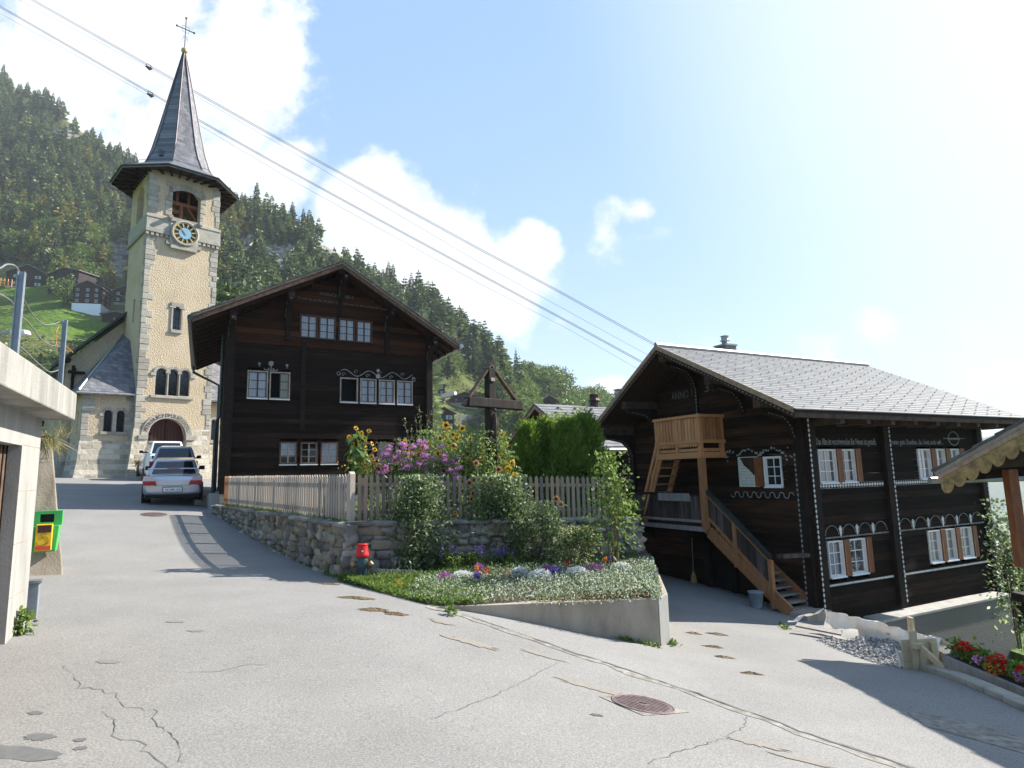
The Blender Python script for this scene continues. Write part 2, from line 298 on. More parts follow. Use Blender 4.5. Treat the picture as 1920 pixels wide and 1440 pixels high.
M['clock_blue'] = mat('clock_blue', [(.3, (.16, .32, .45)), (.7, (.22, .4, .53))], 5, bump=0, rough=.4)
M['robi_green'] = mat('green_bin_paint', [(.3, (.04, .32, .07)), (.7, (.06, .4, .1))], 5, rough=.4, bump=0, spec=.4)
M['robi_yellow'] = mat('yellow_dispenser', [(.3, (.75, .42, .02)), (.7, (.8, .5, .03))], 5, rough=.4, bump=0)
M['red_sign'] = mat('red_strip', [(.3, (.6, .07, .04)), (.7, (.7, .1, .06))], 5, rough=.4, bump=0)
M['black'] = mat('black_plastic', [(.3, g(.008)), (.7, g(.016))], 8, rough=.5, bump=0)
M['rubber'] = mat('tyre_rubber', [(.3, g(.008)), (.7, g(.018))], 8, rough=.85, bump=.1)
M['silver_paint'] = mat('silver_car_paint', [(.3, (.46, .49, .54)), (.7, (.5, .53, .58))], 3, rough=.3, metal=.65, bump=0, coat=1, spec=.5)
M['grey_paint'] = mat('grey_car_paint', [(.3, (.36, .36, .36)), (.7, (.4, .4, .4))], 3, rough=.32, metal=.55, bump=0, coat=1)
M['van_paint'] = mat('white_van_paint', [(.3, (.72, .74, .77)), (.7, (.76, .78, .8))], 3, rough=.3, bump=0, coat=.8)
M['car_glass'] = mat('tinted_car_glass', [(.3, (.006, .008, .012)), (.7, (.01, .012, .018))], 3, rough=.03, spec=.9, bump=0)
M['tail_red'] = mat('tail_lamp_red', [(.3, (.32, .012, .012)), (.7, (.42, .02, .02))], 5, rough=.15, bump=0, spec=.6)
M['tail_clear'] = mat('tail_lamp_clear', [(.3, (.5, .4, .4)), (.7, (.62, .5, .5))], 5, rough=.15, bump=0, spec=.6)
M['chrome'] = mat('chrome', [(.3, g(.55)), (.7, g(.65))], 5, rough=.15, metal=1, bump=0)
M['hyd_red'] = mat('red_hydrant_paint', [(.3, (.42, .012, .015)), (.7, (.55, .025, .025))], 9, rough=.4, bump=.1)
M['hyd_blue'] = mat('blue_grey_hydrant_paint', [(.3, (.028, .06, .075)), (.7, (.05, .09, .105))], 9, rough=.5, bump=.1)
M['brass'] = mat('worn_brass', [(.3, (.22, .12, .06)), (.7, (.4, .26, .14))], 9, rough=.5, metal=.5, bump=.1)
M['plastic_sheet'] = mat('white_fleece_sheet', [(.3, (.68, .63, .56)), (.7, (.85, .81, .74))], 4, rough=.6, bump=.3, bscale=8, trans=.25)
M['gravel'] = mat('grey_gravel', [(.25, (.13, .125, .12)), (.5, (.3, .285, .27)), (.8, (.55, .52, .49))], 30, rough=.95, bump=1, bscale=30, island=.5, bdist=.03)
M['stone'] = mat('field_stone', [(.2, (.075, .068, .06)), (.45, (.18, .165, .145)), (.65, (.3, .275, .24)), (.85, (.42, .39, .34))], 3.2, rough=.95, bump=.8, bscale=12, island=.4, detail=9, bdist=.03)
M['stone_tan'] = mat('lichen_stone', [(.2, (.1, .085, .06)), (.5, (.24, .2, .14)), (.8, (.4, .34, .26))], 3.2, rough=.95, bump=.8, bscale=12, island=.4, detail=9, bdist=.03)
M['mortar_dark'] = mat('old_mortar', [(.3, (.07, .062, .052)), (.7, (.2, .18, .155))], 9, rough=1, bump=.8, bscale=25, bdist=.04)
M['soil'] = mat('garden_soil', [(.3, (.035, .024, .015)), (.7, (.1, .072, .045))], 8, rough=1, bump=.8, bscale=25, bdist=.04)
M['terra'] = mat('terracotta', [(.3, (.4, .12, .06)), (.7, (.5, .18, .09))], 8, rough=.8, bump=.1)
M['straw'] = mat('broom_straw', [(.3, (.35, .2, .08)), (.7, (.5, .32, .14))], 20, rough=.9, bump=.4)
M['cable'] = mat('steel_cable', [(.3, g(.05)), (.7, g(.09))], 4, rough=.5, metal=.4, bump=0)
M['cable_grey'] = mat('grey_pipe', [(.3, g(.13)), (.7, g(.2))], 4, rough=.5, bump=0)
M['cabin_red'] = mat('red_carrier_paint', [(.3, (.3, .05, .08)), (.7, (.4, .08, .1))], 5, rough=.5, bump=0)
M['scallop'] = mat('peeling_yellow_verge', [(.32, (.1, .075, .045)), (.5, (.27, .185, .075)), (.7, (.4, .28, .12))], 7, rough=.85, bump=.3, bscale=25)
M['rock'] = mat('rock', [(.3, (.12, .115, .1)), (.7, (.34, .32, .29))], .5, rough=1, bump=.6, bscale=1.5)
def leafm(n, stops, tr=.35, isl=.55, rough=.5, sc=1.3, spec=.3): return mat(n, stops, sc, island=isl, rough=rough, bump=0, trans=tr, spec=spec)
M['lf_spruce'] = leafm('spruce_needles', [(.2, (.042, .07, .026)), (.5, (.088, .13, .048)), (.8, (.155, .2, .075))], .2, .5)
M['lf_larch'] = leafm('larch_needles', [(.2, (.1, .115, .02)), (.5, (.18, .185, .036)), (.8, (.26, .24, .06))], .3, .5)
M['lf_pine'] = leafm('mid_green_needles', [(.2, (.068, .105, .034)), (.5, (.13, .18, .056)), (.8, (.2, .24, .082))], .25, .5)
M['lf_broad'] = leafm('broad_leaves', [(.2, (.055, .1, .02)), (.5, (.11, .175, .036)), (.8, (.18, .245, .06))], .35, .5)
M['lf_broad_light'] = leafm('light_broad_leaves', [(.2, (.085, .13, .022)), (.5, (.15, .205, .042)), (.8, (.22, .265, .07))], .35, .5)
M['lf_rust'] = leafm('rust_leaves', [(.2, (.07, .05, .025)), (.5, (.12, .09, .045)), (.8, (.17, .13, .07))], .3, .5)
M['lf_thuja'] = leafm('thuja_sprays', [(.2, (.055, .11, .014)), (.5, (.14, .235, .03)), (.8, (.26, .35, .06))], .42, .45, .6)
M['lf_shrub'] = leafm('shrub_leaves', [(.2, (.065, .11, .04)), (.5, (.15, .21, .08)), (.75, (.25, .32, .14)), (.93, (.58, .62, .47))], .52, .8)
M['lf_dark'] = leafm('dark_shrub_leaves', [(.2, (.045, .08, .03)), (.5, (.1, .155, .06)), (.8, (.19, .25, .115)), (.97, (.42, .46, .34))], .5, .8)
M['lf_fresh'] = leafm('fresh_leaves', [(.2, (.07, .13, .02)), (.5, (.14, .22, .04)), (.85, (.25, .32, .09))], .45, .7)
M['lf_varieg'] = leafm('variegated_leaves', [(.2, (.05, .09, .02)), (.5, (.16, .21, .06)), (.85, (.5, .5, .25))], .35, .85)
M['lf_sun'] = leafm('sunflower_leaves', [(.2, (.08, .14, .03)), (.5, (.17, .25, .06)), (.85, (.32, .39, .15))], .45, .7)
M['lf_silver'] = leafm('silver_ground_cover', [(.2, (.08, .125, .05)), (.5, (.23, .29, .16)), (.75, (.5, .55, .41)), (.95, (.74, .76, .66))], .4, .85)
M['lf_grass'] = leafm('grass_blades', [(.2, (.06, .11, .015)), (.5, (.12, .2, .03)), (.85, (.2, .28, .06))], .4, .7)
M['lf_dry'] = leafm('dry_grass', [(.2, (.16, .14, .05)), (.5, (.28, .25, .1)), (.85, (.4, .36, .18))], .3, .7)
M['lf_moss'] = leafm('orange_moss', [(.2, (.12, .06, .02)), (.5, (.24, .13, .045)), (.85, (.36, .24, .1))], .2, .7)
def petal(n, a, b, tr=.35): return leafm(n, [(.2, a), (.8, b)], tr, .8, .6)
M['p_yellow'] = petal('yellow_petals', (.6, .3, .008), (.8, .5, .03))
M['p_peach'] = petal('faded_petals', (.42, .2, .08), (.6, .36, .17))
M['p_disc'] = mat('sunflower_disc', [(.3, (.025, .012, .006)), (.7, (.07, .035, .014))], 30, bump=.5, bscale=80)
M['p_phlox'] = petal('pink_phlox', (.52, .16, .46), (.75, .38, .66))
M['p_white'] = petal('white_alyssum', (.6, .61, .6), (.82, .82, .8))
M['p_violet'] = petal('violet_petals', (.12, .06, .34), (.26, .14, .5))
M['p_magenta'] = petal('magenta_petals', (.26, .06, .25), (.45, .13, .42))
M['p_orange'] = petal('orange_petals', (.7, .2, .02), (.8, .34, .04))
M['p_red'] = petal('red_geranium', (.5, .008, .01), (.68, .03, .02))
M['p_pink'] = petal('pink_geranium', (.6, .2, .5), (.75, .38, .65))
M['stem'] = mat('green_stem', [(.3, (.1, .15, .04)), (.7, (.18, .24, .08))], 9, bump=0)
M['twig'] = mat('brown_twig', [(.3, (.07, .045, .028)), (.7, (.15, .1, .065))], 9, bump=.1)
M['bark'] = mat('bark', [(.3, (.045, .032, .022)), (.7, (.12, .09, .065))], 6, stretch=(3, 3, .6), bump=.4)
# ------------------------------------------------------------------ camera, sun, sky
cd = bpy.data.cameras.new('camera'); cam = bpy.data.objects.new('camera', cd); COL.objects.link(cam); SC.camera = cam
cd.sensor_width = 36; cd.lens = 36*FPX/1920; cd.clip_start = .1; cd.clip_end = 30000
cam.matrix_world = Matrix(((_R[0], _U[0], -_F[0], 0), (_R[1], _U[1], -_F[1], 0), (_R[2], _U[2], -_F[2], CZ), (0, 0, 0, 1)))
SUN_AZ, SUN_EL = rad(65), rad(36.5)
sd = bpy.data.lights.new('sun', 'SUN'); sd.energy = 5.0; sd.angle = rad(.5); sd.color = (1, .95, .87)
sun = bpy.data.objects.new('sun', sd); COL.objects.link(sun)
_S = Vector((math.sin(SUN_AZ)*math.cos(SUN_EL), math.cos(SUN_AZ)*math.cos(SUN_EL), math.sin(SUN_EL)))
sun.rotation_euler = _S.to_track_quat('Z', 'Y').to_euler(); sun.location = (30, 15, 40)
W = bpy.data.worlds.new('World'); SC.world = W; W.use_nodes = True; nt = W.node_tree; nt.nodes.clear(); L = nt.links.new
out = nd(nt, 'OutputWorld'); bg = nd(nt, 'Background'); bg.inputs['Strength'].default_value = .1
sk = nd(nt, 'TexSky', sky_type='NISHITA'); sk.sun_disc = False; sk.sun_elevation = SUN_EL; sk.sun_rotation = SUN_AZ; sk.altitude = 1200; sk.air_density = 1.0; sk.dust_density = 2.0; sk.ozone_density = 1.5
tc = nd(nt, 'TexCoord'); sp = nd(nt, 'SeparateXYZ'); L(tc.outputs['Generated'], sp.inputs[0])
yc = nd(nt, 'Math', operation='MAXIMUM'); yc.inputs[1].default_value = .05; L(sp.outputs[1], yc.inputs[0])
du = nd(nt, 'Math', operation='DIVIDE'); L(sp.outputs[0], du.inputs[0]); L(yc.outputs[0], du.inputs[1])
dv = nd(nt, 'Math', operation='DIVIDE'); L(sp.outputs[2], dv.inputs[0]); L(yc.outputs[0], dv.inputs[1])
uv = nd(nt, 'CombineXYZ'); L(du.outputs[0], uv.inputs[0]); L(dv.outputs[0], uv.inputs[1])
n1 = nd(nt, 'TexNoise'); n1.inputs['Scale'].default_value = 7; n1.inputs['Detail'].default_value = 9; n1.inputs['Roughness'].default_value = .62; L(uv.outputs[0], n1.inputs['Vector'])
n2 = nd(nt, 'TexNoise'); n2.inputs['Scale'].default_value = 3.5; n2.inputs['Detail'].default_value = 5; L(uv.outputs[0], n2.inputs['Vector'])
# cloud masses: centre and half-size as directions from the village, weight
blobs = [(220, 40, 330, 210, 1.0), (440, 130, 175, 235, 1.1), (60, 140, 260, 260, 1.0), (330, 330, 260, 220, 1.0), (520, 330, 110, 120, .9), (690, 420, 140, 140, 1.2), (810, 480, 150, 130, 1.2),
         (910, 530, 150, 120, 1.1), (990, 480, 85, 75, 1.0), (760, 560, 160, 120, .9), (1130, 430, 60, 90, .5), (1195, 400, 60, 40, .42), (1105, 470, 80, 45, .46), (1220, 445, 90, 35, .42), (1050, 600, 60, 55, .5), (885, 360, 40, 30, .4),
         (1150, 720, 70, 30, .75), (1640, 640, 300, 110, .48), (1860, 690, 200, 70, .45), (-500, 300, 600, 500, .8), (2600, 500, 500, 250, .7)]
acc = None
for bx, by, rx, ry, wt in blobs:
    d = ray(bx, by); c = (d[0]/d[1], d[2]/d[1], 0)
    v = nd(nt, 'VectorMath', operation='SUBTRACT'); v.inputs[1].default_value = c; L(uv.outputs[0], v.inputs[0])
    v2 = nd(nt, 'VectorMath', operation='MULTIPLY'); v2.inputs[1].default_value = (FPX/rx, FPX/ry, 0); L(v.outputs[0], v2.inputs[0])
    ln = nd(nt, 'VectorMath', operation='LENGTH'); L(v2.outputs[0], ln.inputs[0])
    mr = nd(nt, 'MapRange'); mr.inputs['From Min'].default_value = 0; mr.inputs['From Max'].default_value = 1.5; mr.inputs['To Min'].default_value = wt; mr.inputs['To Max'].default_value = 0; L(ln.outputs['Value'], mr.inputs['Value'])
    if acc is None: acc = mr.outputs[0]
    else:
        mx = nd(nt, 'Math', operation='MAXIMUM'); L(acc, mx.inputs[0]); L(mr.outputs[0], mx.inputs[1]); acc = mx.outputs[0]
ms = nd(nt, 'Math', operation='MULTIPLY_ADD'); ms.inputs[1].default_value = 1.5; ms.inputs[2].default_value = -.75; L(n1.outputs['Fac'], ms.inputs[0])
m2 = nd(nt, 'Math', operation='ADD'); L(acc, m2.inputs[0]); L(ms.outputs[0], m2.inputs[1])
cm = nd(nt, 'MapRange', interpolation_type='SMOOTHSTEP'); cm.inputs['From Min'].default_value = .3; cm.inputs['From Max'].default_value = .62; L(m2.outputs[0], cm.inputs['Value'])
ct = ramp(nt, n2.outputs['Fac'], [(.3, (3.4, 3.7, 4.0)), (.7, (4.6, 4.65, 4.7))])
# hazy brightening toward the sun
vd = nd(nt, 'VectorMath', operation='DOT_PRODUCT'); vd.inputs[1].default_value = _S; L(tc.outputs['Generated'], vd.inputs[0])
gl = nd(nt, 'MapRange', interpolation_type='SMOOTHSTEP'); gl.inputs['From Min'].default_value = .66; gl.inputs['From Max'].default_value = 1.0; gl.inputs['To Max'].default_value = .8; L(vd.outputs['Value'], gl.inputs['Value'])
sm = nd(nt, 'Mix', data_type='RGBA'); L(gl.outputs[0], sm.inputs[0]); sm.inputs[7].default_value = (4.2, 4.5, 4.7, 1)
sk2 = nd(nt, 'Mix', data_type='RGBA', blend_type='MIX'); sk2.inputs[0].default_value = .7; L(sk.outputs[0], sk2.inputs[6]); sk2.inputs[7].default_value = (1.25, 2.25, 3.75, 1); L(sk2.outputs[2], sm.inputs[6])
fm = nd(nt, 'Mix', data_type='RGBA'); L(cm.outputs[0], fm.inputs[0]); L(sm.outputs[2], fm.inputs[6]); L(ct, fm.inputs[7])
L(fm.outputs[2], bg.inputs['Color']); L(bg.outputs[0], out.inputs['Surface'])
vs = SC.view_settings; vs.view_transform = 'Standard'; vs.look = 'None'; vs.gamma = 1; vs.exposure = 1.45; vs.use_curve_mapping = False
SC.cycles.use_denoising = True; SC.cycles.max_bounces = 8; SC.cycles.transparent_max_bounces = 12; SC.cycles.volume_bounces = 0
# ------------------------------------------------------------------ road
def smooth01(t): t = np.clip(t, 0, 1); return t*t*(3-2*t)
_ka, _kb = gnd(1692, 1253)[:2], gnd(1960, 1356)[:2]; _kd = (_kb-_ka)/np.linalg.norm(_kb-_ka)
_kc = gnd(1532, 1199)[:2]; _ke = (_ka-_kc)/np.linalg.norm(_ka-_kc)
def drop(x, y):                       # the ground falls away behind the kerb and the gravel trench
    s1 = -(x-_ka[0])*_kd[1]+(y-_ka[1])*_kd[0]; s2 = -(x-_kc[0])*_ke[1]+(y-_kc[1])*_ke[0]
    al2 = (x-_kc[0])*_ke[0]+(y-_kc[1])*_ke[1]; L2 = np.linalg.norm(_ka-_kc)
    k = np.where((x-_ka[0])*_kd[0]+(y-_ka[1])*_kd[1] > -.2, s1-.3, np.where(al2 > -.8, s2-1.05, -1))
    ho = at(1538, 1145, 14.9); a_ = rad(62.41); lx = (x-ho[0])*math.sin(a_)+(y-ho[1])*math.cos(a_); ly = -(x-ho[0])*math.cos(a_)+(y-ho[1])*math.sin(a_)
    k = np.where(al2 <= -.8, -1, k); k = np.maximum(k, np.minimum(np.minimum(lx-1.0, -ly-.5), s2-1.05)*2.5); k = np.maximum(k, np.minimum(lx-2.5, -ly-.15)*2); k = np.maximum(k, np.where(ly < 9, lx-8.2, -1))
    return np.clip(k*4, 0, 3.4)
us = np.arange(-26, 19.01, .4); vs_ = np.arange(-6, 48.01, .4)
X, Y = np.meshgrid(us, vs_, indexing='ij'); Z = G(X, Y)-drop(X, Y)
nu, nv = X.shape; idx = np.arange(nu*nv).reshape(nu, nv)
Q = np.stack([idx[:-1, :-1], idx[1:, :-1], idx[1:, 1:], idx[:-1, 1:]], -1).reshape(-1, 4)
o = mesh_np('road', np.stack([X, Y, Z], -1).reshape(-1, 3), Q, mats=M['asphalt'], smooth=True); tag(o, kind='structure')
# ------------------------------------------------------------------ wide terrain and mountainside
def terrain_mat(name, meadow=(.075, .13, .02)):
    m = bpy.data.materials.new(name); m.use_nodes = True; nt = m.node_tree; b = nt.nodes['Principled BSDF']; L = nt.links.new
    tc = nd(nt, 'TexCoord'); no = nd(nt, 'TexNoise'); no.inputs['Scale'].default_value = .05; no.inputs['Detail'].default_value = 10; no.inputs['Roughness'].default_value = .7; L(tc.outputs['Object'], no.inputs['Vector'])
    c = ramp(nt, no.outputs['Fac'], [(.32, (.045, .062, .018)), (.5, (.1, .115, .035)), (.66, (.17, .165, .07))])
    n3 = nd(nt, 'TexNoise'); n3.inputs['Scale'].default_value = .6; n3.inputs['Detail'].default_value = 8; L(tc.outputs['Object'], n3.inputs['Vector'])
    rc = ramp(nt, n3.outputs['Fac'], [(.35, (.1, .1, .09)), (.6, (.34, .33, .3))])
    at_ = nd(nt, 'Attribute', attribute_name='mask'); sp = nd(nt, 'SeparateColor'); L(at_.outputs['Color'], sp.inputs[0])
    ra = nd(nt, 'Math', operation='MULTIPLY_ADD'); ra.inputs[1].default_value = 1; L(n3.outputs['Fac'], ra.inputs[0]); L(sp.outputs[0], ra.inputs[2])
    rr = nd(nt, 'MapRange', interpolation_type='SMOOTHSTEP'); rr.inputs['From Min'].default_value = .85; rr.inputs['From Max'].default_value = 1.1; L(ra.outputs[0], rr.inputs['Value'])
    mx = nd(nt, 'Mix', data_type='RGBA'); L(rr.outputs[0], mx.inputs[0]); L(c, mx.inputs[6]); L(rc, mx.inputs[7])
    mc = ramp(nt, n3.outputs['Fac'], [(.3, tuple(v*.85 for v in meadow)), (.7, tuple(v*1.25 for v in meadow))])
    mm = nd(nt, 'Mix', data_type='RGBA'); L(sp.outputs[1], mm.inputs[0]); L(mx.outputs[2], mm.inputs[6]); L(mc, mm.inputs[7]); L(mm.outputs[2], b.inputs['Base Color'])
    b.inputs['Roughness'].default_value = 1; b.inputs['Specular IOR Level'].default_value = .1
    bp = nd(nt, 'Bump'); bp.inputs['Strength'].default_value = .7; bp.inputs['Distance'].default_value = 1.5; L(n3.outputs['Fac'], bp.inputs['Height']); L(bp.outputs[0], b.inputs['Normal'])
    return m
M['terrain'] = terrain_mat('mountain_ground')
def vmask(o, cols):
    a = o.data.color_attributes.new('mask', 'FLOAT_COLOR', 'POINT'); a.data.foreach_set('color', np.asarray(cols, np.float32).ravel())
_kx = np.array([-420, -250, 0, 120, 270, 430, 560, 700, 850, 950, 1050, 1160, 1300, 1500])
_rp = np.interp
def m_ridge(px): return _rp(px, _kx, [-20, 20, 150, 222, 330, 385, 430, 510, 622, 700, 718, 765, 830, 885])
def m_Yr(px): return _rp(px, _kx, [700, 620, 520, 470, 430, 350, 330, 320, 310, 300, 330, 360, 380, 400])
def m_Yb(px): return _rp(px, _kx, [55, 55, 55, 55, 60, 75, 90, 130, 170, 180, 180, 180, 190, 190])
def m_pb(px): return _rp(px, _kx, [915, 910, 905, 905, 902, 900, 895, 885, 880, 880, 880, 878, 878, 876])
def vnoise(x, y, s):
    return (np.sin(x*s*1.7+1.3)*np.cos(y*s*1.3+.7)+.5*np.sin(x*s*3.9+y*s*2.1)+.25*np.cos(x*s*8.3-y*s*6.1+2))/1.75
def MT(px, t):
    px = np.asarray(px, float); t = np.asarray(t, float)
    Yv = m_Yb(px)+(m_Yr(px)-m_Yb(px))*np.where(t > 0, np.abs(t)**1.25, t)
    py = m_pb(px)+(m_ridge(px)-m_pb(px))*t
    dx = _F[0]+_R[0]*(px-960)/FPX-_U[0]*(py-720)/FPX; dy = _F[1]+_R[1]*(px-960)/FPX-_U[1]*(py-720)/FPX; dz = _F[2]+_R[2]*(px-960)/FPX-_U[2]*(py-720)/FPX
    x = dx/dy*Yv; z = CZ+dz/dy*Yv; z = z+vnoise(x, Yv, .06)*2.2*np.clip(t*4, 0, 1)*(1-.4*t)
    return np.stack([x, Yv+0*x, z], -1)
def on_slope(x, y): t = (float(m_pb(x))-y)/(float(m_pb(x))-float(m_ridge(x))); return MT(x, max(0, t))
pxs = np.linspace(-420, 1500, 140); ts = np.concatenate([[-.12], np.linspace(0, 1, 90), [1.06, 1.2]])
PX, TT = np.meshgrid(pxs, ts, indexing='ij'); V = MT(PX, np.minimum(TT, 1))
k = TT > 1; V[k] += np.stack([np.zeros(k.sum()), (TT[k]-1)*600, -(TT[k]-1)*500], -1)
k = TT < 0; V[k] += np.array([0, -10, -12])
nu, nv = PX.shape; idx = np.arange(nu*nv).reshape(nu, nv); Q = np.stack([idx[:-1, :-1], idx[1:, :-1], idx[1:, 1:], idx[:-1, 1:]], -1).reshape(-1, 4)
mo = mesh_np('mountainside', V.reshape(-1, 3), Q, mats=M['terrain'], smooth=True); tag(mo, kind='structure')
PYg = m_pb(PX)+(m_ridge(PX)-m_pb(PX))*TT
def ell(px, py, cx, cy, rx, ry): return np.clip(1.6-1.6*np.sqrt(((px-cx)/rx)**2+((py-cy)/ry)**2), 0, 1)
ROCKS = [(225, 480, 38, 50), (470, 470, 40, 45), (530, 490, 55, 45), (620, 480, 40, 50), (690, 505, 40, 30), (735, 560, 30, 25), (960, 715, 30, 30), (120, 250, 40, 18), (60, 440, 30, 22), (1085, 735, 30, 20), (270, 400, 40, 20), (870, 665, 25, 25)]
rock = np.zeros_like(PX)
for r in ROCKS: rock = np.maximum(rock, ell(PX, PYg, *r))
MEADOW = [(90, 600, 135, 42), (20, 545, 80, 30), (160, 610, 90, 30), (880, 768, 30, 10)]
mead = np.zeros_like(PX)
for r in MEADOW: mead = np.maximum(mead, ell(PX, PYg, *r))
vmask(mo, np.stack([rock.ravel()*.9, np.clip(mead.ravel()*1.6, 0, 1), np.zeros(PX.size), np.ones(PX.size)], -1))
# ground sheet out to the horizon: the slope the village stands on and the valley below it
def H(x, y):
    base = G(np.clip(x, -26, 19), np.clip(y, -6, 48))-.35-3.4*np.clip(np.minimum(np.minimum(x+26, 19-x), np.minimum(y+6, 48-y))/7, 0, 1)
    ox = np.maximum(x-17, 0); oy = np.maximum(y-46, 0); on = np.maximum(-6-y, 0); ol = np.maximum(-26-x, 0)
    z = base-ox*.42-oy*.10-on*.02+ol*.25
    return np.maximum(z, -300)
gx = np.concatenate([-np.geomspace(40, 960, 14)[::-1]+0, np.arange(-36, 34, 2.), np.geomspace(36, 3400, 30)]); gy = np.concatenate([-np.geomspace(12, 140, 8)[::-1], np.arange(-8, 60, 2.), np.geomspace(64, 3500, 30)])
X, Y = np.meshgrid(gx, gy, indexing='ij'); nu, nv = X.shape; idx = np.arange(nu*nv).reshape(nu, nv); Q = np.stack([idx[:-1, :-1], idx[1:, :-1], idx[1:, 1:], idx[:-1, 1:]], -1).reshape(-1, 4)
Z = H(X, Y); o = mesh_np('ground', np.stack([X, Y, Z], -1).reshape(-1, 3), Q, mats=M['terrain'], smooth=True); tag(o, kind='structure')
vmask(o, np.stack([0*X.ravel(), np.full(X.size, .8), 0*X.ravel(), np.ones(X.size)], -1))
# the far side of the valley
fx = np.linspace(500, 3200, 70); ft = np.linspace(0, 1, 30)
PXf, TF = np.meshgrid(fx, ft, indexing='ij')
rid = _rp(PXf, [500, 1200, 1500, 1700, 1850, 2000, 2300, 3200], [900, 880, 850, 830, 815, 805, 800, 810])+6*np.sin(PXf*.045)+4*np.sin(PXf*.11)
Yf = 2600+TF*800; py = 1000+(rid-1000)*TF
dx = _F[0]+_R[0]*(PXf-960)/FPX-_U[0]*(py-720)/FPX; dy = _F[1]+_R[1]*(PXf-960)/FPX-_U[1]*(py-720)/FPX; dz = _F[2]+_R[2]*(PXf-960)/FPX-_U[2]*(py-720)/FPX
V = np.stack([dx/dy*Yf, Yf, CZ+dz/dy*Yf+25*vnoise(dx/dy*Yf, Yf, .009)], -1); nu, nv = PXf.shape; idx = np.arange(nu*nv).reshape(nu, nv); Q = np.stack([idx[:-1, :-1], idx[1:, :-1], idx[1:, 1:], idx[:-1, 1:]], -1).reshape(-1, 4)
o = mesh_np('far_mountains', V.reshape(-1, 3), Q, mats=M['terrain'], smooth=True); tag(o, kind='structure')
vmask(o, np.stack([.2+0*TF.ravel(), np.clip(1-1.6*TF.ravel(), 0, 1), 0*TF.ravel(), np.ones(TF.size)], -1))
HAZE = True
if HAZE:
    hz = MB().box(-1000, 3600, -150, 3700, -330, 640).build('haze', bpy.data.materials.new('haze')); tag(hz, kind='stuff')
    m = hz.data.materials[0]; m.use_nodes = True; n = m.node_tree; n.nodes.remove(n.nodes['Principled BSDF'])
    pv = nd(n, 'VolumePrincipled'); pv.inputs['Color'].default_value = (.86, .92, 1, 1); pv.inputs['Density'].default_value = 1.8e-4; n.links.new(pv.outputs[0], n.nodes['Material Output'].inputs['Volume'])
# ------------------------------------------------------------------ things lying in the road
def on_road(px, py, dz=.004): p = gnd(px, py); return np.array([p[0], p[1], float(G(p[0], p[1]))+dz])
def ribbon(pts, w, dz, jit=0, step=.12, seed=1):
    r = np.random.RandomState(seed); P = [np.array(p)[:2] for p in pts]; out = []
    for a, b in zip(P[:-1], P[1:]):
        n = max(2, int(np.linalg.norm(b-a)/step))
        for i in range(n): out.append(a+(b-a)*i/n+r.normal(size=2)*jit)
    out.append(P[-1]); out = np.array(out); T = np.gradient(out, axis=0); Nn = np.stack([-T[:, 1], T[:, 0]], -1); Nn /= np.linalg.norm(Nn, axis=1, keepdims=True)+1e-9
    ww = (np.interp(np.arange(len(out)), np.linspace(0, len(out)-1, len(w)), w) if hasattr(w, '__len__') else np.full(len(out), w))*(1+.35*r.normal(size=len(out))*(jit > 0))
    a = out+Nn*ww[:, None]/2; b = out-Nn*ww[:, None]/2; c = np.vstack([a, b]); V = np.column_stack([c, G(c[:, 0], c[:, 1])+dz]); n = len(out)
    return V, np.stack([np.arange(n-1), np.arange(1, n), n+np.arange(1, n), n+np.arange(n-1)], -1)
def blob(c, rx, ry, ang, dz, n=20, seed=0, jit=.25, dome=0):
    r = np.random.RandomState(seed); th = np.linspace(0, 2*math.pi, n, endpoint=False); k = 1+jit*(r.rand(n)-.5)
    rings = [1, .6, .25]; V = []
    for q in rings:
        x = rx*k*q*np.cos(th); y = ry*k*q*np.sin(th); X = c[0]+x*math.cos(ang)-y*math.sin(ang); Y = c[1]+x*math.sin(ang)+y*math.cos(ang)
        V.append(np.stack([X, Y, G(X, Y)+dz+dome*(1-q)*(.6+.8*r.rand(n))], -1))
    V = np.concatenate(V); Q = [(i, (i+1) % n, n+(i+1) % n, n+i) for i in range(n)]+[(n+i, n+(i+1) % n, 2*n+(i+1) % n, 2*n+i) for i in range(n)]
    return MB().add(V, Q+[tuple(2*n+i for i in range(n))])
# the old joint across the road: mortar strip with a dark open seam
jp = [(800, 1138), (860, 1152), (935, 1178), (1005, 1202), (1060, 1222), (1140, 1247), (1220, 1275), (1300, 1302), (1380, 1333), (1440, 1352), (1500, 1376), (1580, 1404), (1680, 1436), (1790, 1475)]
jg = [on_road(*p) for p in jp]
V, Q = ribbon(jg, [.1, .13, .1, .16, .12, .15, .1], .004, .012, .15, 3); o = mesh_np('road_joint', V, Q, mats=M['mortar_strip']); tag(o, 'pale mortar joint running across the asphalt below the planter wall', 'joint')
jo = o
V, Q = ribbon([p+np.array([.04, .06, 0]) for p in jg[1:]], [.012, .03, .035, .03, .035, .04], .008, .012, .1, 4); mesh_np('seam', V, Q, mats=M['crack'], parent=jo)
cracks = [('long jagged crack running down the left foreground asphalt', [(118, 1250), (140, 1268), (150, 1290), (190, 1295), (222, 1305), (230, 1328), (290, 1332), (292, 1362), (325, 1378), (335, 1405), (343, 1432)]),
          ('second jagged crack ending at the bottom edge of the asphalt', [(192, 1335), (212, 1350), (213, 1380), (265, 1395), (275, 1415), (300, 1432), (320, 1452)]),
          ('thin crack in the middle of the open asphalt', [(350, 1260), (410, 1260), (470, 1247), (500, 1247)]),
          ('hairline crack slanting up towards the planter wall', [(795, 1352), (860, 1332), (940, 1300), (1045, 1244)]),
          ('curved crack running from the joint to the bottom edge', [(1402, 1340), (1395, 1365), (1340, 1392), (1260, 1415), (1215, 1434)])]
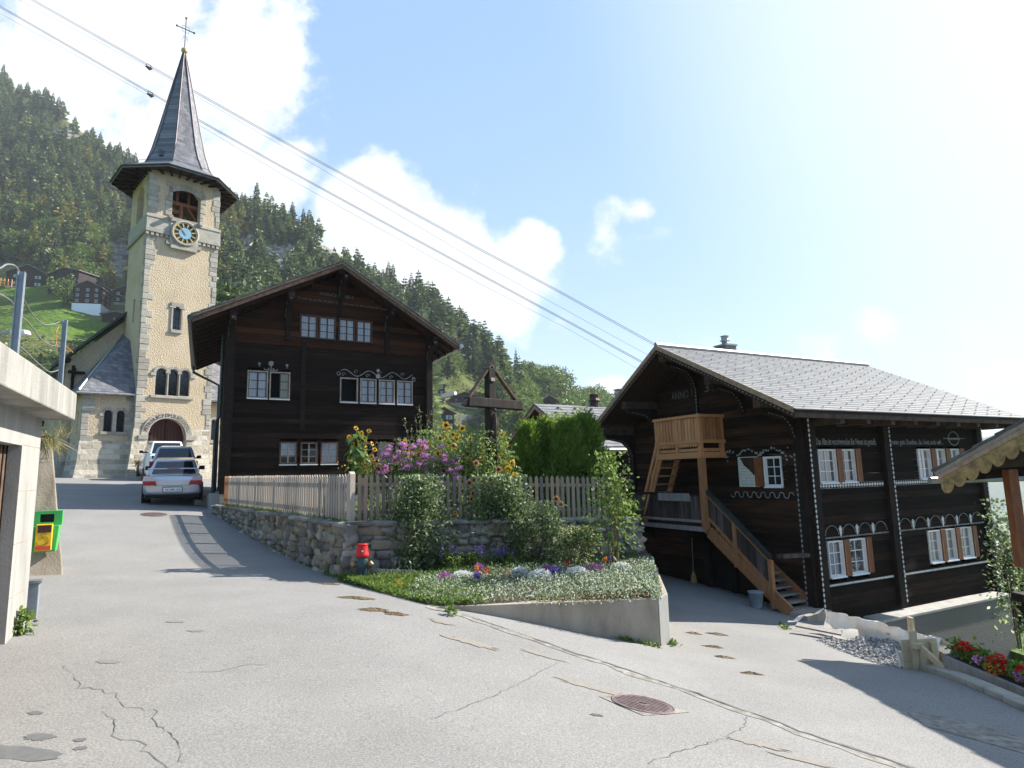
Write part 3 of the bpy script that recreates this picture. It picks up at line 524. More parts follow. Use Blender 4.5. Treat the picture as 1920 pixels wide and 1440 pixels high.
for i, (lb, pts) in enumerate(cracks):
    V, Q = ribbon([on_road(*p) for p in pts], [.003, .006, .004, .006, .003], .004, .012, .06, 20+i); o = mesh_np('road_crack', V, Q, mats=M['crack']); tag(o, lb, 'crack', 'cracks in the asphalt')
for i, (x, y, rx, ry, lb) in enumerate([(20, 1413, .36, .1, 'largest dark oil stain at the left bottom corner'), (76, 1384, .12, .06, 'round dark oil stain above the largest one'), (150, 1390, .05, .03, 'small dark oil stain right of the round one, upper of a pair'), (150, 1404, .05, .03, 'small dark oil stain right of the round one, lower of a pair'),
                                       (328, 1166, .1, .06, 'grey damp spot on the road left of the fence shadow'), (202, 1241, .12, .05, 'faint grey damp spot near the concrete garage'), (66, 1339, .06, .03, 'little oil stain well above the other stains'), (367, 1183, .1, .05, 'pale grey damp spot nearest the fence shadow')]):
    p = on_road(x, y); o = blob(p, rx, ry, -.15, .004, seed=i, jit=.45).build('oil_stain', M['stain'] if i < 4 or i == 6 else M['asphalt']); 
    if not (i < 4 or i == 6): o.data.materials.clear(); o.data.materials.append(M['damp'] if 'damp' in M else M.setdefault('damp', mat('damp_spot', [(.3, g(.155)), (.7, g(.195))], 12, bump=0, fine=.5, fscale=260)))
    tag(o, lb, 'stain', 'stains on the asphalt')
for i, (x, y, rx, ry, m, lb) in enumerate([(668, 1122, .27, .1, 'dung', 'flat dung patch nearest the red hydrant'), (700, 1144, .22, .09, 'dung', 'crumbly dung patch in the middle of three below the hydrant'), (741, 1152, .16, .08, 'dung', 'dark topped dung patch closest to the grass edge'),
        (828, 1166, .2, .07, 'sand', 'faint sandy smear above the hairline crack start'), (885, 1205, .33, .1, 'sand', 'widest sandy smear on the open asphalt'), (1020, 1230, .26, .06, 'sand', 'long sandy smear beside the mortar joint'), (1110, 1290, .34, .09, 'sand', 'sandy smear left of the manhole cover'),
        (1415, 1395, .22, .07, 'sand', 'sandy smear right of the curved crack'), (1500, 1425, .22, .06, 'sand', 'sandy smear in the right bottom of the asphalt'), (1345, 1190, .17, .07, 'dung', 'dark dung heap in the shaded lane edge'), (1340, 1214, .16, .06, 'dung', 'trampled dung patch just outside the lane shade'),
        (1357, 1233, .14, .06, 'dung', 'dung patch below the trampled one'), (1410, 1264, .13, .05, 'dung', 'lowest small dung patch on the sunlit lane'), (1300, 1188, .13, .06, 'dung', 'scattered dung bits inside the lane shade'), (620, 1096, .2, .07, 'dung', 'brown dung patch at the foot of the stone wall')]):
    p = on_road(x, y); o = blob(p, rx, ry, -.1 if m == 'dung' else -.45, .005, seed=40+i, jit=.7, dome=.025 if m == 'dung' else .001, n=28).build('dung_patch' if m == 'dung' else 'sand_smear', M[m], smooth=False)
    tag(o, lb, 'dung' if m == 'dung' else 'sand', 'dung on the road' if m == 'dung' else 'sandy smears on the road')
# manholes
def manhole(px, py, r, lb, frame=True):
    p = on_road(px, py, 0); e = .1; nx = (G(p[0]+e, p[1])-G(p[0]-e, p[1]))/(2*e); ny = (G(p[0], p[1]+e)-G(p[0], p[1]-e))/(2*e)
    t = thing('manhole', lb, 'manhole cover', p); t.rotation_mode = 'QUATERNION'; t.rotation_quaternion = Vector((0, 0, 1)).rotation_difference(Vector((-nx, -ny, 1)).normalized())
    if frame:
        a = .82*r*1.25; c, s = math.cos(.62), math.sin(.62); poly = [((x*c-y*s), (x*s+y*c), .003) for x, y in ((-a, -a*.95), (a, -a), (a, a), (-a, a*.95))]
        MB().prism(poly, (0, 0, .006)).build('concrete_surround', M['mortar_strip'], t)
    MB().lathe([(r*1.03, .002), (r*1.03, .014), (r*.97, .016), (r*.97, .012)], 40).build('rim', M['rust'], t, True)
    b = MB(); b.lathe([(r*.96, .004), (r*.96, .013), (r*.9, .0145)], 40)
    k = int(r/.03)
    for i in range(-k, k+1):
        for j in range(-k, k+1):
            x, y = (i+.5*(j % 2))*.042, j*.037
            if x*x+y*y < (r*.86)**2 and x*x+y*y > .004: b.box(x-.012, x+.012, y-.012, y+.012, .0145, .019)
    b.build('cover', M['rust'], t); MB().box(-.035, .035, -.008, .008, .0146, .02).build('lifting_slot', M['black'], t)
manhole(1205, 1322, .285, 'round ribbed manhole cover set in a square concrete surround')
manhole(289, 965, .33, 'small rusty manhole cover on the road behind the silver car', False)
V = blob(on_road(1118, 1342), .06, .035, 0, .004, seed=5, jit=.8).build('pothole', M['crack']); tag(V, 'tiny dark pothole left of the large manhole cover', 'pothole')
# ------------------------------------------------------------------ wall builder with openings
def arch_top(cx, zs, r): return lambda u: zs+math.sqrt(max(0, r*r-(u-cx)**2))
def seg_top(cx, zs, half, rise): return lambda u: zs+rise*max(0, 1-((u-cx)/half)**2)
def flat_top(z): return lambda u: z
def wall_open(mb, fn, u0, u1, z0, z1, ops, depth=.3, n=12):
    # fn(u, w, z): w outward. ops: (ua, ub, zb, topfn). z0/z1 may be functions of u
    f0 = z0 if callable(z0) else (lambda u: z0); f1 = z1 if callable(z1) else (lambda u: z1)
    cuts = {u0, u1}
    for a, b, zb, tf in ops:
        for i in range(n+1): cuts.add(a+(b-a)*i/n)
    for i in range(1, 9): cuts.add(u0+(u1-u0)*i/9)
    cuts = sorted(c for c in cuts if u0-1e-6 <= c <= u1+1e-6)
    for a, b in zip(cuts[:-1], cuts[1:]):
        if b-a < 1e-5: continue
        mid = (a+b)/2; spans = sorted([(o[2], o[3]) for o in ops if o[0] < mid < o[1]], key=lambda s: s[0])
        la, lb = f0(a), f0(b)
        for zb, tf in spans+[(None, None)]:
            ha, hb = (f1(a), f1(b)) if zb is None else (zb, zb)
            if max(ha-la, hb-lb) > 1e-4: mb.add([fn(a, 0, la), fn(b, 0, lb), fn(b, 0, hb), fn(a, 0, ha)], [(0, 1, 2, 3)])
            if tf: la, lb = tf(a), tf(b)
    for a, b, zb, tf in ops:
        us_ = [a+(b-a)*i/n for i in range(n+1)]
        path = [(a, zb)]+[(u, tf(u)) for u in us_]+[(b, zb)]
        for p, q in zip(path, path[1:]+path[:1]):
            if abs(p[0]-q[0])+abs(p[1]-q[1]) > 1e-5: mb.add([fn(p[0], 0, p[1]), fn(q[0], 0, q[1]), fn(q[0], -depth, q[1]), fn(p[0], -depth, p[1])], [(0, 3, 2, 1)])
def arch_ring(mb, fn, cx, zs, ri, ro, w0, w1, n=18, a0=0, a1=math.pi):
    for i in range(n):
        t0, t1 = a0+(a1-a0)*i/n, a0+(a1-a0)*(i+1)/n; P = []
        for w in (w0, w1):
            P += [fn(cx+ri*math.cos(t0), w, zs+ri*math.sin(t0)), fn(cx+ro*math.cos(t0), w, zs+ro*math.sin(t0)), fn(cx+ro*math.cos(t1), w, zs+ro*math.sin(t1)), fn(cx+ri*math.cos(t1), w, zs+ri*math.sin(t1))]
        mb.hexa(P)
def fbox(mb, fn, u0, u1, w0, w1, z0, z1):
    mb.hexa([fn(u0, w0, z0), fn(u1, w0, z0), fn(u1, w1, z0), fn(u0, w1, z0), fn(u0, w0, z1), fn(u1, w0, z1), fn(u1, w1, z1), fn(u0, w1, z1)])
# ------------------------------------------------------------------ church
K = Fr(at(231, 897, 34), 45.69)
ch = thing('church', 'yellow plastered village church with clock tower and tall slate spire', 'church', K.o, K.rz())
TX0, TX1, TD = .38, 4.28, 3.9; CX, CY = 2.33, 1.95
fr = lambda u, w, z: (u, -w, z); lf = lambda u, w, z: (TX0-w, u, z); rt = lambda u, w, z: (TX1+w, TD-u, z); bk = lambda u, w, z: (u, TD+w, z)
mb = MB(); belf = (1.62, 3.16, 15.2, seg_top(2.39, 16.85, .77, .55))
ops = [(1.28, 1.86, 4.62, arch_top(1.57, 5.88, .29)), (1.92, 2.46, 4.64, arch_top(2.19, 5.9, .27)), (2.54, 3.08, 4.66, arch_top(2.81, 5.9, .27)), (1.98, 2.42, 8.49, flat_top(9.87)), (1.04, 2.98, -.3, arch_top(2.01, 2.35, .97)), belf]
wall_open(mb, fr, TX0, TX1, -.3, 18.0, ops, .45)
wall_open(mb, lf, 0, TD, -.3, 18.0, [(1.1, 2.6, 15.2, seg_top(1.85, 16.85, .75, .5)), (1.6, 2.0, 9.0, flat_top(10.4))], .4)
wall_open(mb, rt, 0, TD, -.3, 18.0, [(1.3, 2.8, 15.2, seg_top(2.05, 16.85, .75, .5))], .4)
wall_open(mb, bk, TX0, TX1, -.3, 18.0, [(1.6, 3.1, 15.2, seg_top(2.35, 16.85, .75, .5))], .4)
tw = mb.build('tower_wall', M['plaster'], ch)
mb = MB(); mb.box(TX0+.02, TX1-.02, .02, TD-.02, 14.9, 15.05); mb.box(TX0+.5, TX1-.5, .5, TD-.5, 4.2, 10.6); mb.box(.9, 3.1, .46, .5, -.3, 3.5); mb.build('tower_floor', M['dark_room'], ch)
# battered rubble base
mb = MB(); prof = [(-.3, .42), (0, .36), (.6, .25), (1.4, .15), (2.2, .09), (2.65, .05), (2.75, .03)]
def base_side(mb, fn, ulen, ua, ops_, z_max=2.75):
    pass
for i in range(len(prof)-1):
    (z0, o0), (z1, o1) = prof[i], prof[i+1]
    A = lambda o, z: [(TX0-o, -o, z), (TX1+.6*o*.1, -o, z), (TX1+.1*o, TD+o, z), (TX0-o, TD+o, z)]
    a, b = A(o0, z0), A(o1, z1)
    d0, d1 = .98, 3.04
    for za, zb, oa, ob in [(z0, z1, o0, o1)]:
        mb.add([a[0], (d0, -oa, za), (d0, -ob, zb), b[0]], [(0, 1, 2, 3)]); mb.add([(d1, -oa, za), a[1], b[1], (d1, -ob, zb)], [(0, 1, 2, 3)])
        mb.add([(d0, -oa, za), (d0, .05, za), (d0, .05, zb), (d0, -ob, zb)], [(0, 1, 2, 3)]); mb.add([(d1, -ob, zb), (d1, .05, zb), (d1, .05, za), (d1, -oa, za)], [(0, 1, 2, 3)])
    for k in (1, 2, 3): mb.add([a[k], a[(k+1) % 4], b[(k+1) % 4], b[k]], [(0, 1, 2, 3)])
mb.build('stone_base', M['ashlar'], ch)
# quoins
r = random.Random(3); mb = MB(); z = 2.7
while z < 17.6:
    h = r.uniform(.26, .4)
    if not (13.9 < z+h/2 < 15.1):
        for side in (0, 1):
            a = r.choice((.3, .52))+r.uniform(-.05, .05); b = r.choice((.3, .5)); p = r.uniform(.012, .035)
            if side == 0: mb.box(TX0-p, TX0+a, -p, .1, z+.01, z+h-.01); mb.box(TX0-p+.004, TX0+.1, -p+.004, b, z+.014, z+h-.014)
            else: mb.box(TX1-a*.8, TX1+p, -p, .1, z+.01, z+h-.01); mb.box(TX1-.1, TX1+p-.004, -p+.004, b, z+.014, z+h-.014)
    z += h
for zz in np.arange(15.3, 17.1, .3):
    a = r.choice((.2, .34)); mb.box(1.6-a, 1.615, -.045, .1, zz+.01, zz+.29); a = r.choice((.2, .34)); mb.box(3.165, 3.165+a, -.045, .1, zz+.01, zz+.29)
mb.split_build('cornerstones', M['granite'], ch, bevel=.02)
# string course, clock panel, window surrounds
mb = MB()
for a, b in ((TX0-.1, 1.55), (3.1, TX1+.1)):
    mb.box(a, b, -.16, .02, 14.05, 14.3); mb.box(a+.03, b-.002, -.1, .02, 14.3, 14.95); mb.box(a, b, -.14, .02, 14.95, 15.12)
    n = 5
    for i in range(n):
        u = a+(b-a)*(i+.08)/n; mb.box(u, u+(b-a)/n*.62, -.13, .02, 13.86, 14.05)
mb.box(TX0-.12, TX0, 0, TD, 14.05, 14.3); mb.box(TX0-.09, TX0, 0.02, TD-.02, 14.3, 15.1); mb.box(TX1, TX1+.12, 0, TD, 14.05, 14.3); mb.box(TX1, TX1+.09, .02, TD-.02, 14.3, 15.1)
mb.box(1.45, 3.22, -.2, .02, 14.95, 15.2); mb.box(1.55, 3.12, -.14, .02, 13.72, 14.95); mb.box(1.35, 3.28, -.2, .02, 13.5, 13.72); mb.box(1.6, 3.05, -.24, -.0, 13.3, 13.5)
for u in (1.5, 3.17): mb.tube([(u, -.42, 15.12), (u, 0, 15.12)], .13, 12)
arch_ring(mb, fr, 2.39, 15.73, 1.33, 1.66, -.02, .045, 14, .93, math.pi-.93)
mb.split_build('string_course', M['granite'], ch, bevel=.015)
mb = MB()
for cx, zs, ri in ((1.57, 5.88, .29), (2.19, 5.9, .27), (2.81, 5.9, .27)): arch_ring(mb, fr, cx, zs, ri, ri+.16, -.05, .07+.002*cx, 14)
for u in (1.86, 2.46): mb.box(u, u+.08, -.06, .1, 4.62, 5.95)
mb.box(1.0, 1.28, -.07, .05, 5.72, 5.9); mb.box(3.08, 3.36, -.07, .05, 5.72, 5.9); mb.box(1.05, 3.3, -.12, .05, 4.46, 4.62)
mb.box(1.86, 2.54, -.07, .05, 9.87, 10.12); mb.box(1.78, 2.1, -.065, .05, 9.78, 9.875); mb.box(2.3, 2.62, -.065, .05, 9.78, 9.875); mb.box(1.9, 2.5, -.1, .05, 8.3, 8.49)
for a, b in ((1.88, 1.98), (2.42, 2.52)): mb.box(a, b, -.05, .05, 8.49, 9.78)
mb.split_build('window_surround', M['granite'], ch, bevel=.012)
mb = MB(); arch_ring(mb, fr, 2.01, 2.35, .97, 1.32, -.3, .1, 22); mb.box(.55, 1.04, -.16, .3, 2.1, 2.35); mb.box(2.98, 3.5, -.16, .3, 2.1, 2.35); mb.box(.9, 1.05, -.07, .4, -.3, 2.1); mb.box(2.97, 3.12, -.07, .4, -.3, 2.1)
arch = mb.build('door_arch', M['granite'], ch, bevel=.012)
me = text_mesh('PETRI.HUIC.P.DM.SUICU.SCOLI', .26)
xs = np.array([v.co.x for v in me.vertices]); tot = xs.max()
for v in me.vertices:
    t = math.pi-.2-(v.co.x/tot)*(math.pi-.4); rr = 1.05+v.co.y; v.co = (2.01+rr*math.cos(t), -.105-v.co.z, 2.35+rr*math.sin(t))
me.materials.append(M['iron']); link('carved_lettering', me, arch)
mb = MB(); mb.prism([(1.04, .3, -.3), (2.98, .3, -.3), (2.98, .3, 2.35)]+[(2.01+.97*math.cos(t), .3, 2.35+.97*math.sin(t)) for t in np.linspace(.1, math.pi-.1, 16)]+[(1.04, .3, 2.35)], (0, .08, 0)); dr = mb.build('door', M['door_red'], ch)
mb = MB()
for u in np.arange(1.1, 2.95, .17): mb.box(u, u+.012, .285, .3, -.2, 2.9)
mb.box(1.99, 2.03, .27, .3, -.2, 3.3); mb.box(1.2, 1.26, .28, .3, 1.6, 2.5); mb.box(2.05, 2.1, .24, .3, .95, 1.15); mb.build('door_boards', M['wood_dark'], dr)
for a, b, zb, zt in ((1.28, 1.86, 4.62, 6.2), (1.92, 2.46, 4.64, 6.2), (2.54, 3.08, 4.66, 6.2), (1.98, 2.42, 8.49, 9.87)):
    w = MB().box(a, b, .2, .22, zb, zt).build('window', M['lead_glass'], ch); m2 = MB()
    for k in range(1, 6): zz = zb+(zt-zb)*k/6; m2.box(a, b, .19, .2, zz-.008, zz+.008)
    m2.box((a+b)/2-.008, (a+b)/2+.008, .188, .199, zb, zt); m2.build('lead_bars', M['iron'], w)
# belfry beams
mb = MB()
for u in (2.25,): mb.beam((u, .5, 15.1), (u, .5, 16.3), .16, .16)
mb.beam((1.4, .5, 16.35), (3.4, .5, 16.35), .18, .2); mb.beam((1.4, .55, 15.75), (2.2, .55, 15.9), .12, .14); mb.beam((1.5, .56, 15.72), (2.2, .56, 15.2), .12, .12); mb.beam((2.6, .56, 16.3), (3.3, .56, 15.3), .12, .12)
for u in (2.05, 2.7): mb.beam((u, .7, 16.4), (u, .7, 17.4), .14, .14)
mb.beam((1.4, 2.4, 16.35), (3.4, 2.4, 16.35), .18, .2); mb.build('bell_frame', M['larch_red'], ch)
mb = MB(); mb.lathe([(.02, .0), (.3, .02), (.34, .1), (.36, .25), (.42, .5), (.5, .75), (.56, .86), (.5, .88)][::-1], 18, (2.6, 1.9, 15.3)); b_ = mb
b_.v = [(x, y, 15.3+16.2-z) for x, y, z in b_.v]; b_.build('bell', M['rust'], ch, True)
# clock
mb = MB(); R3 = np.array([[1, 0, 0], [0, 0, -1], [0, 1, 0]])   # z -> -y
cz = 14.33; cu = 2.335
clk = MB().lathe([(.78, .0), (.78, .1), (.73, .17), (.66, .17), (.64, .1)], 40, (cu, -.14, cz), R3).build('clock', M['granite'], ch, True)
MB().lathe([(.635, .0), (.635, .11)], 40, (cu, -.14, cz), R3).build('clock_face', M['clock_black'], clk)
MB().lathe([(.345, .0), (.345, .118)], 40, (cu, -.14, cz), R3).build('clock_centre', M['clock_blue'], clk)
mb = MB()
for k in range(12):
    t = math.radians(30*k+15); c, s = math.sin(t), math.cos(t); n_ = np.array([s, 0, -c])*.035
    p0, p1 = np.array([cu+.36*c, -.258, cz+.36*s]), np.array([cu+.6*c, -.258, cz+.6*s]); mb.prism([p0-n_*.7, p0+n_*.7, p1+n_*1.3, p1-n_*1.3], (0, -.012, 0))
for k in range(32):
    t0, t1 = 2*math.pi*k/32, 2*math.pi*(k+1)/32; mb.prism([(cu+q*math.sin(t), -.256, cz+q*math.cos(t)) for q, t in ((.6, t0), (.635, t0), (.635, t1), (.6, t1))], (0, -.012, 0))
mb.build('numeral_ring', M['gold'], clk)
mb = MB()
for ang, ln, w in ((-31, .34, .05), (-38, .5, .035)):
    t = math.radians(ang); d = np.array([math.sin(t), 0, math.cos(t)]); n_ = np.array([d[2], 0, -d[0]])*w; c0 = np.array([cu, -.275-.008*(w < .04), cz])
    mb.prism([c0-d*.14, c0-n_, c0+d*ln, c0+n_], (0, -.006, 0))
mb.build('clock_hands', M['gold'], clk)
# eave skirt and spire
def octo(a, z): b = a*math.tan(math.pi/8); return [(CX+x, CY+y, z) for x, y in ((-b, -a), (b, -a), (a, -b), (a, b), (b, a), (-b, a), (-a, b), (-a, -b))]
def octloft(mb, rings):
    for (a0, z0), (a1, z1) in zip(rings[:-1], rings[1:]):
        p, q = octo(a0, z0), octo(a1, z1)
        for k in range(8): mb.add([p[k], p[(k+1) % 8], q[(k+1) % 8], q[k]], [(0, 1, 2, 3)])
mb = MB(); octloft(mb, [(3.25, 17.72), (3.3, 17.86), (1.98, 18.72), (1.62, 19.5), (1.37, 20.35), (1.06, 21.9), (.06, 27.25)]); mb.build('spire', M['slate'], ch)
mb = MB(); octloft(mb, [(1.9, 18.0), (3.25, 17.715)]); mb.build('eave_soffit', M['wood_soffit'], ch)
mb = MB()
for k in range(8):
    p = octo(3.2, 17.69)
    for q in (0, .25, .5, .75):
        e = np.array(p[k])*(1-q)+np.array(p[(k+1) % 8])*q; c_ = np.array([CX, CY, 17.98]); mb.beam(e, c_+(e-c_)*.55, .1, .1)
mb.build('eave_rafters', M['wood_dark'], ch)
mb = MB()
for k in range(8):
    path = [octo(a+.012, z)[k] for a, z in ((1.98, 18.72), (1.62, 19.5), (1.37, 20.35), (1.06, 21.9), (.08, 27.2))]; mb.tube(path, .035, 6)
mb.build('ridge_rolls', M['copper_trim'], ch)
mb = MB(); p = octo(3.31, 17.84); 
for k in range(8): mb.tube([p[k], p[(k+1) % 8]], .05, 6)
p = octo(2.35, 18.66)
for k in range(8): mb.tube([p[k], p[(k+1) % 8]], .015, 5)
mb.build('eave_gutter', M['zinc_dark'], ch)
mb = MB().box(.95, 1.35, .62, .85, 19.2, 19.62); mb.warp(lambda x, y, z: (x, y+(z-19.2)*.42, z)); mb.build('roof_hatch', M['zinc_dark'], ch)
fin = MB().ball((CX, CY, 27.42), .2, 10).build('gilded_ball', M['gold'], ch, True)
mb = MB(); mb.tube([(CX, CY, 27.5), (CX, CY, 29.75)], .03, 6); mb.tube([(CX-.5, CY, 28.95), (CX+.5, CY, 28.95)], .03, 6)
for x, z in ((-.52, 28.95), (.52, 28.95), (0, 29.75)): mb.ball((CX+x, CY, z), .07, 6)
for sx in (-1, 1):
    for sz in (-1, 1): mb.tube([(CX+sx*.05, CY, 28.95+sz*.22), (CX+sx*.2, CY, 28.95+sz*.2), (CX+sx*.22, CY, 28.95+sz*.05)], .014, 5)
mb.tube([(CX-.15, CY, 28.2), (CX-.08, CY, 28.45), (CX, CY, 28.3), (CX+.08, CY, 28.45), (CX+.15, CY, 28.2)], .016, 5)
mb.build('spire_cross', M['iron'], ch)
# stair annex on the left
AX0, AX1, AY = -1.96, .4, .46
mb = MB(); fa = lambda u, w, z: (u, AY-w-.06*(u), z); la = lambda u, w, z: (AX0-w, AY+.11+u, z)
wall_open(mb, fa, AX0, AX1, -.3, 4.62, [(-.98, -.58, 2.52, arch_top(-.78, 3.5, .2)), (-.4, .0, 2.52, arch_top(-.2, 3.5, .2))], .3); wall_open(mb, la, 0, 3, -.3, 4.62, [(1.0, 1.25, 2.4, flat_top(3.7))], .2)
mb.build('annex_wall', M['plaster'], ch)
mb = MB()
for z0, z1, o0, o1 in ((-.3, 0, .3, .26), (0, .9, .26, .12), (.9, 2.0, .12, .05)):
    mb.add([fa(AX0-o0, o0, z0), fa(AX1, o0, z0), fa(AX1, o1, z1), fa(AX0-o1, o1, z1)], [(0, 1, 2, 3)]); mb.add([la(3, o0, z0), fa(AX0-o0, o0, z0), fa(AX0-o1, o1, z1), la(3, o1, z1)], [(0, 1, 2, 3)])
mb.add([fa(AX0-.05, .05, 2), fa(AX1, .05, 2), fa(AX1, -.02, 2.03), fa(AX0, -.02, 2.03)], [(0, 1, 2, 3)])
mb.build('annex_base', M['ashlar'], ch)
mb = MB(); z = 2.0
while z < 4.45:
    h = r.uniform(.26, .34); a = r.choice((.3, .55)); fbox(mb, fa, AX0-.035, AX0+a, -.1, .035, z+.01, z+h-.01); a = r.choice((.1, .3)); fbox(mb, fa, AX1-a-.1, AX1, -.1, .03, z+.01, z+h-.01); mb.box(AX0-.03, AX0+.1, AY+.15, AY+.4, z+.014, z+h-.014); z += h
for cx in (-.78, -.2): arch_ring(mb, fa, cx, 3.5, .2, .34, -.05, .06+.003*cx, 12)
fbox(mb, fa, -1.21, -.98, -.05, .055, 3.35, 3.51); fbox(mb, fa, .0, .25, -.05, .055, 3.35, 3.51); fbox(mb, fa, -.58, -.4, -.05, .058, 2.52, 3.55); fbox(mb, fa, -1.13, .17, -.05, .1, 2.36, 2.52)
mb.split_build('annex_cornerstones', M['granite'], ch, bevel=.012)
for a in (-.98, -.4):
    mb = MB(); fbox(mb, fa, a, a+.4, -.22, -.2, 2.45, 3.75); mb.build('window', M['lead_glass'], ch)
mb = MB()   # lean-to slate roof of the annex
e = [(AX0-.3, AY-.25, 4.58), (AX1+.02, AY-.32, 4.62)]; rg = [(-.12, 3.9, 6.6), (AX1, 2.3, 8.15)]
mb.prism([e[0], e[1], (AX1, 2.2, 8.0), (AX1, 3.92, 8.6)], (0, 0, .07)); mb.prism([e[0], (AX1, 3.92, 8.6), (AX0-.3, 3.92, 4.62)], (0, 0, .08))
mb.build('annex_roof', M['slate'], ch)
mb = MB(); mb.tube([(AX0-.34, 3.9, 4.55), (AX0-.34, AY-.3, 4.53), (AX1, AY-.37, 4.57)], .07, 8); mb.tube([(AX0-.3, AY-.25, 4.68), (AX1-.02, 3.8, 8.66)], .06, 6); mb.build('annex_gutter', M['zinc'], ch)
# nave behind
NX0, NY = -2.35, 3.95; ap = 2.15; nz = lambda u: 6.95+(min(u, 2*ap-u)-NX0)*1.06-.35
fn_ = lambda u, w, z: (u, NY-w, z); mb = MB()
wall_open(mb, fn_, NX0, 2*ap-NX0, 2.6, nz, [], .3); mb.box(NX0, NX0+.02, NY, 22, 2.6, 6.6); mb.box(2*ap-NX0-.02, 2*ap-NX0, NY, 22, 2.6, 6.6); mb.build('nave_wall', M['plaster'], ch)
mb = MB().box(NX0-.06, 2*ap-NX0+.06, NY-.06, 22, -.5, 2.62); mb.build('nave_base', M['ashlar'], ch)
mb = MB(); ov = .75
for sgn in (1, -1):
    e0 = ap-sgn*(ap-NX0+ov); z0 = 6.95-ov*1.06
    mb.prism([(e0, NY-.6, z0), (ap, NY-.6, 6.95+(ap-NX0)*1.06), (ap, NY-.6, 7.13+(ap-NX0)*1.06), (e0, NY-.6, z0+.18)], (0, 19, 0))
mb.build('nave_roof', M['zinc_dark'], ch)
mb = MB(); mb.beam((NX0+.05, NY-.5, 6.75), (NX0+.05, NY+.2, 6.75), .2, .22); mb.beam((NX0+.35, NY-.12, 4.9), (NX0+.35, NY-.12, 6.5), .13, .13); mb.beam((NX0+.1, NY-.3, 6.1), (NX0+.9, NY-.14, 6.1), .14, .16); mb.beam((NX0+.35, NY-.5, 6.3), (NX0+.35, NY, 5.7), .14, .16); mb.beam((.55, NY-.08, 8.7), (.55, NY-.08, 9.9), .12, .14); mb.beam((.55, NY-.5, 9.95), (.55, NY+.1, 9.95), .14, .16)
mb.split_build('roof_bracket', M['wood_dark'], ch)
mb = MB(); mb.tube([(NX0-.6, NY-.5, 6.1), (NX0-.5, NY-.3, 4.9), (NX0+.42, NY-.16, 4.75), (NX0+.5, NY-.16, 4.4), (NX0+.5, NY-.16, -.2)], .085, 8); mb.build('downpipe', M['zinc_dark'], ch)
MB().box(NX0+.0, NX0+.7, NY-.5, NY-.08, 4.2, 4.5).build('stone_corbel', M['granite'], ch, bevel=.04)
# right-hand side annex
RY = .75; fra = lambda u, w, z: (u, RY-w, z); mb = MB(); wall_open(mb, fra, TX1, 7.2, -.3, 4.6, [(4.62, 4.92, 2.2, arch_top(4.77, 3.3, .15)), (5.6, 5.9, 2.2, arch_top(5.75, 3.3, .15))], .25); mb.box(7.18, 7.2, RY, 5, -.3, 4.6); mb.build('annex_wall', M['plaster'], ch)
mb = MB(); arch_ring(mb, fra, 4.77, 3.3, .15, .29, -.05, .06, 12); fbox(mb, fra, 4.45, 4.62, -.05, .055, 2.2, 3.32); fbox(mb, fra, 4.92, 5.1, -.05, .055, 2.2, 3.32); fbox(mb, fra, 4.4, 5.15, -.05, .1, 2.02, 2.2); mb.split_build('window_surround', M['granite'], ch, bevel=.012)
MB().box(4.62, 4.92, RY+.18, RY+.2, 2.2, 3.5).build('window', M['lead_glass'], ch)
mb = MB(); mb.add([fra(TX1, .3, -.3), fra(7.25, .3, -.3), fra(7.2, .05, 1.9), fra(TX1, .05, 1.9)], [(0, 1, 2, 3)]); mb.add([fra(TX1, .05, 1.9), fra(7.2, .05, 1.9), fra(7.2, -.05, 1.93), fra(TX1, -.05, 1.93)], [(0, 1, 2, 3)]); mb.build('annex_base', M['ashlar'], ch)
mb = MB().prism([(TX1, RY-.3, 4.5), (7.4, RY-.3, 4.5), (7.4, 3.9, 7.0), (TX1, 3.9, 8.2)], (0, 0, .08)); mb.build('annex_roof', M['slate'], ch)
MB().tube([(TX1, RY-.35, 4.47), (7.45, RY-.35, 4.47)], .07, 8).build('annex_gutter', M['zinc_dark'], ch)
# flower pot by the church door
pz = at(266, 891, 33.2); t = thing('flower_pot', 'terracotta pot of orange flowers beside the church door', 'flower pot', (pz[0], pz[1], float(G(pz[0], pz[1])+.12)))
MB().box(-.5, .45, -.3, .3, -.25, 0).build('stone_slab', M['granite'], t, bevel=.03)
MB().lathe([(.12, 0), (.19, .38), (.22, .4), (.22, .46), (.17, .46)], 16).build('pot', M['terra'], t, True)
lv = LV(); lv.leaves(RS.normal(size=(260, 3))*[.15, .15, .12]+[0, 0, .62], .11, .07); lv.leaves(RS.normal(size=(140, 3))*[.17, .17, .1]+[0, 0, .72], .09, .08, mi=1); lv.build('flowers', [M['lf_shrub'], M['p_orange']], t)
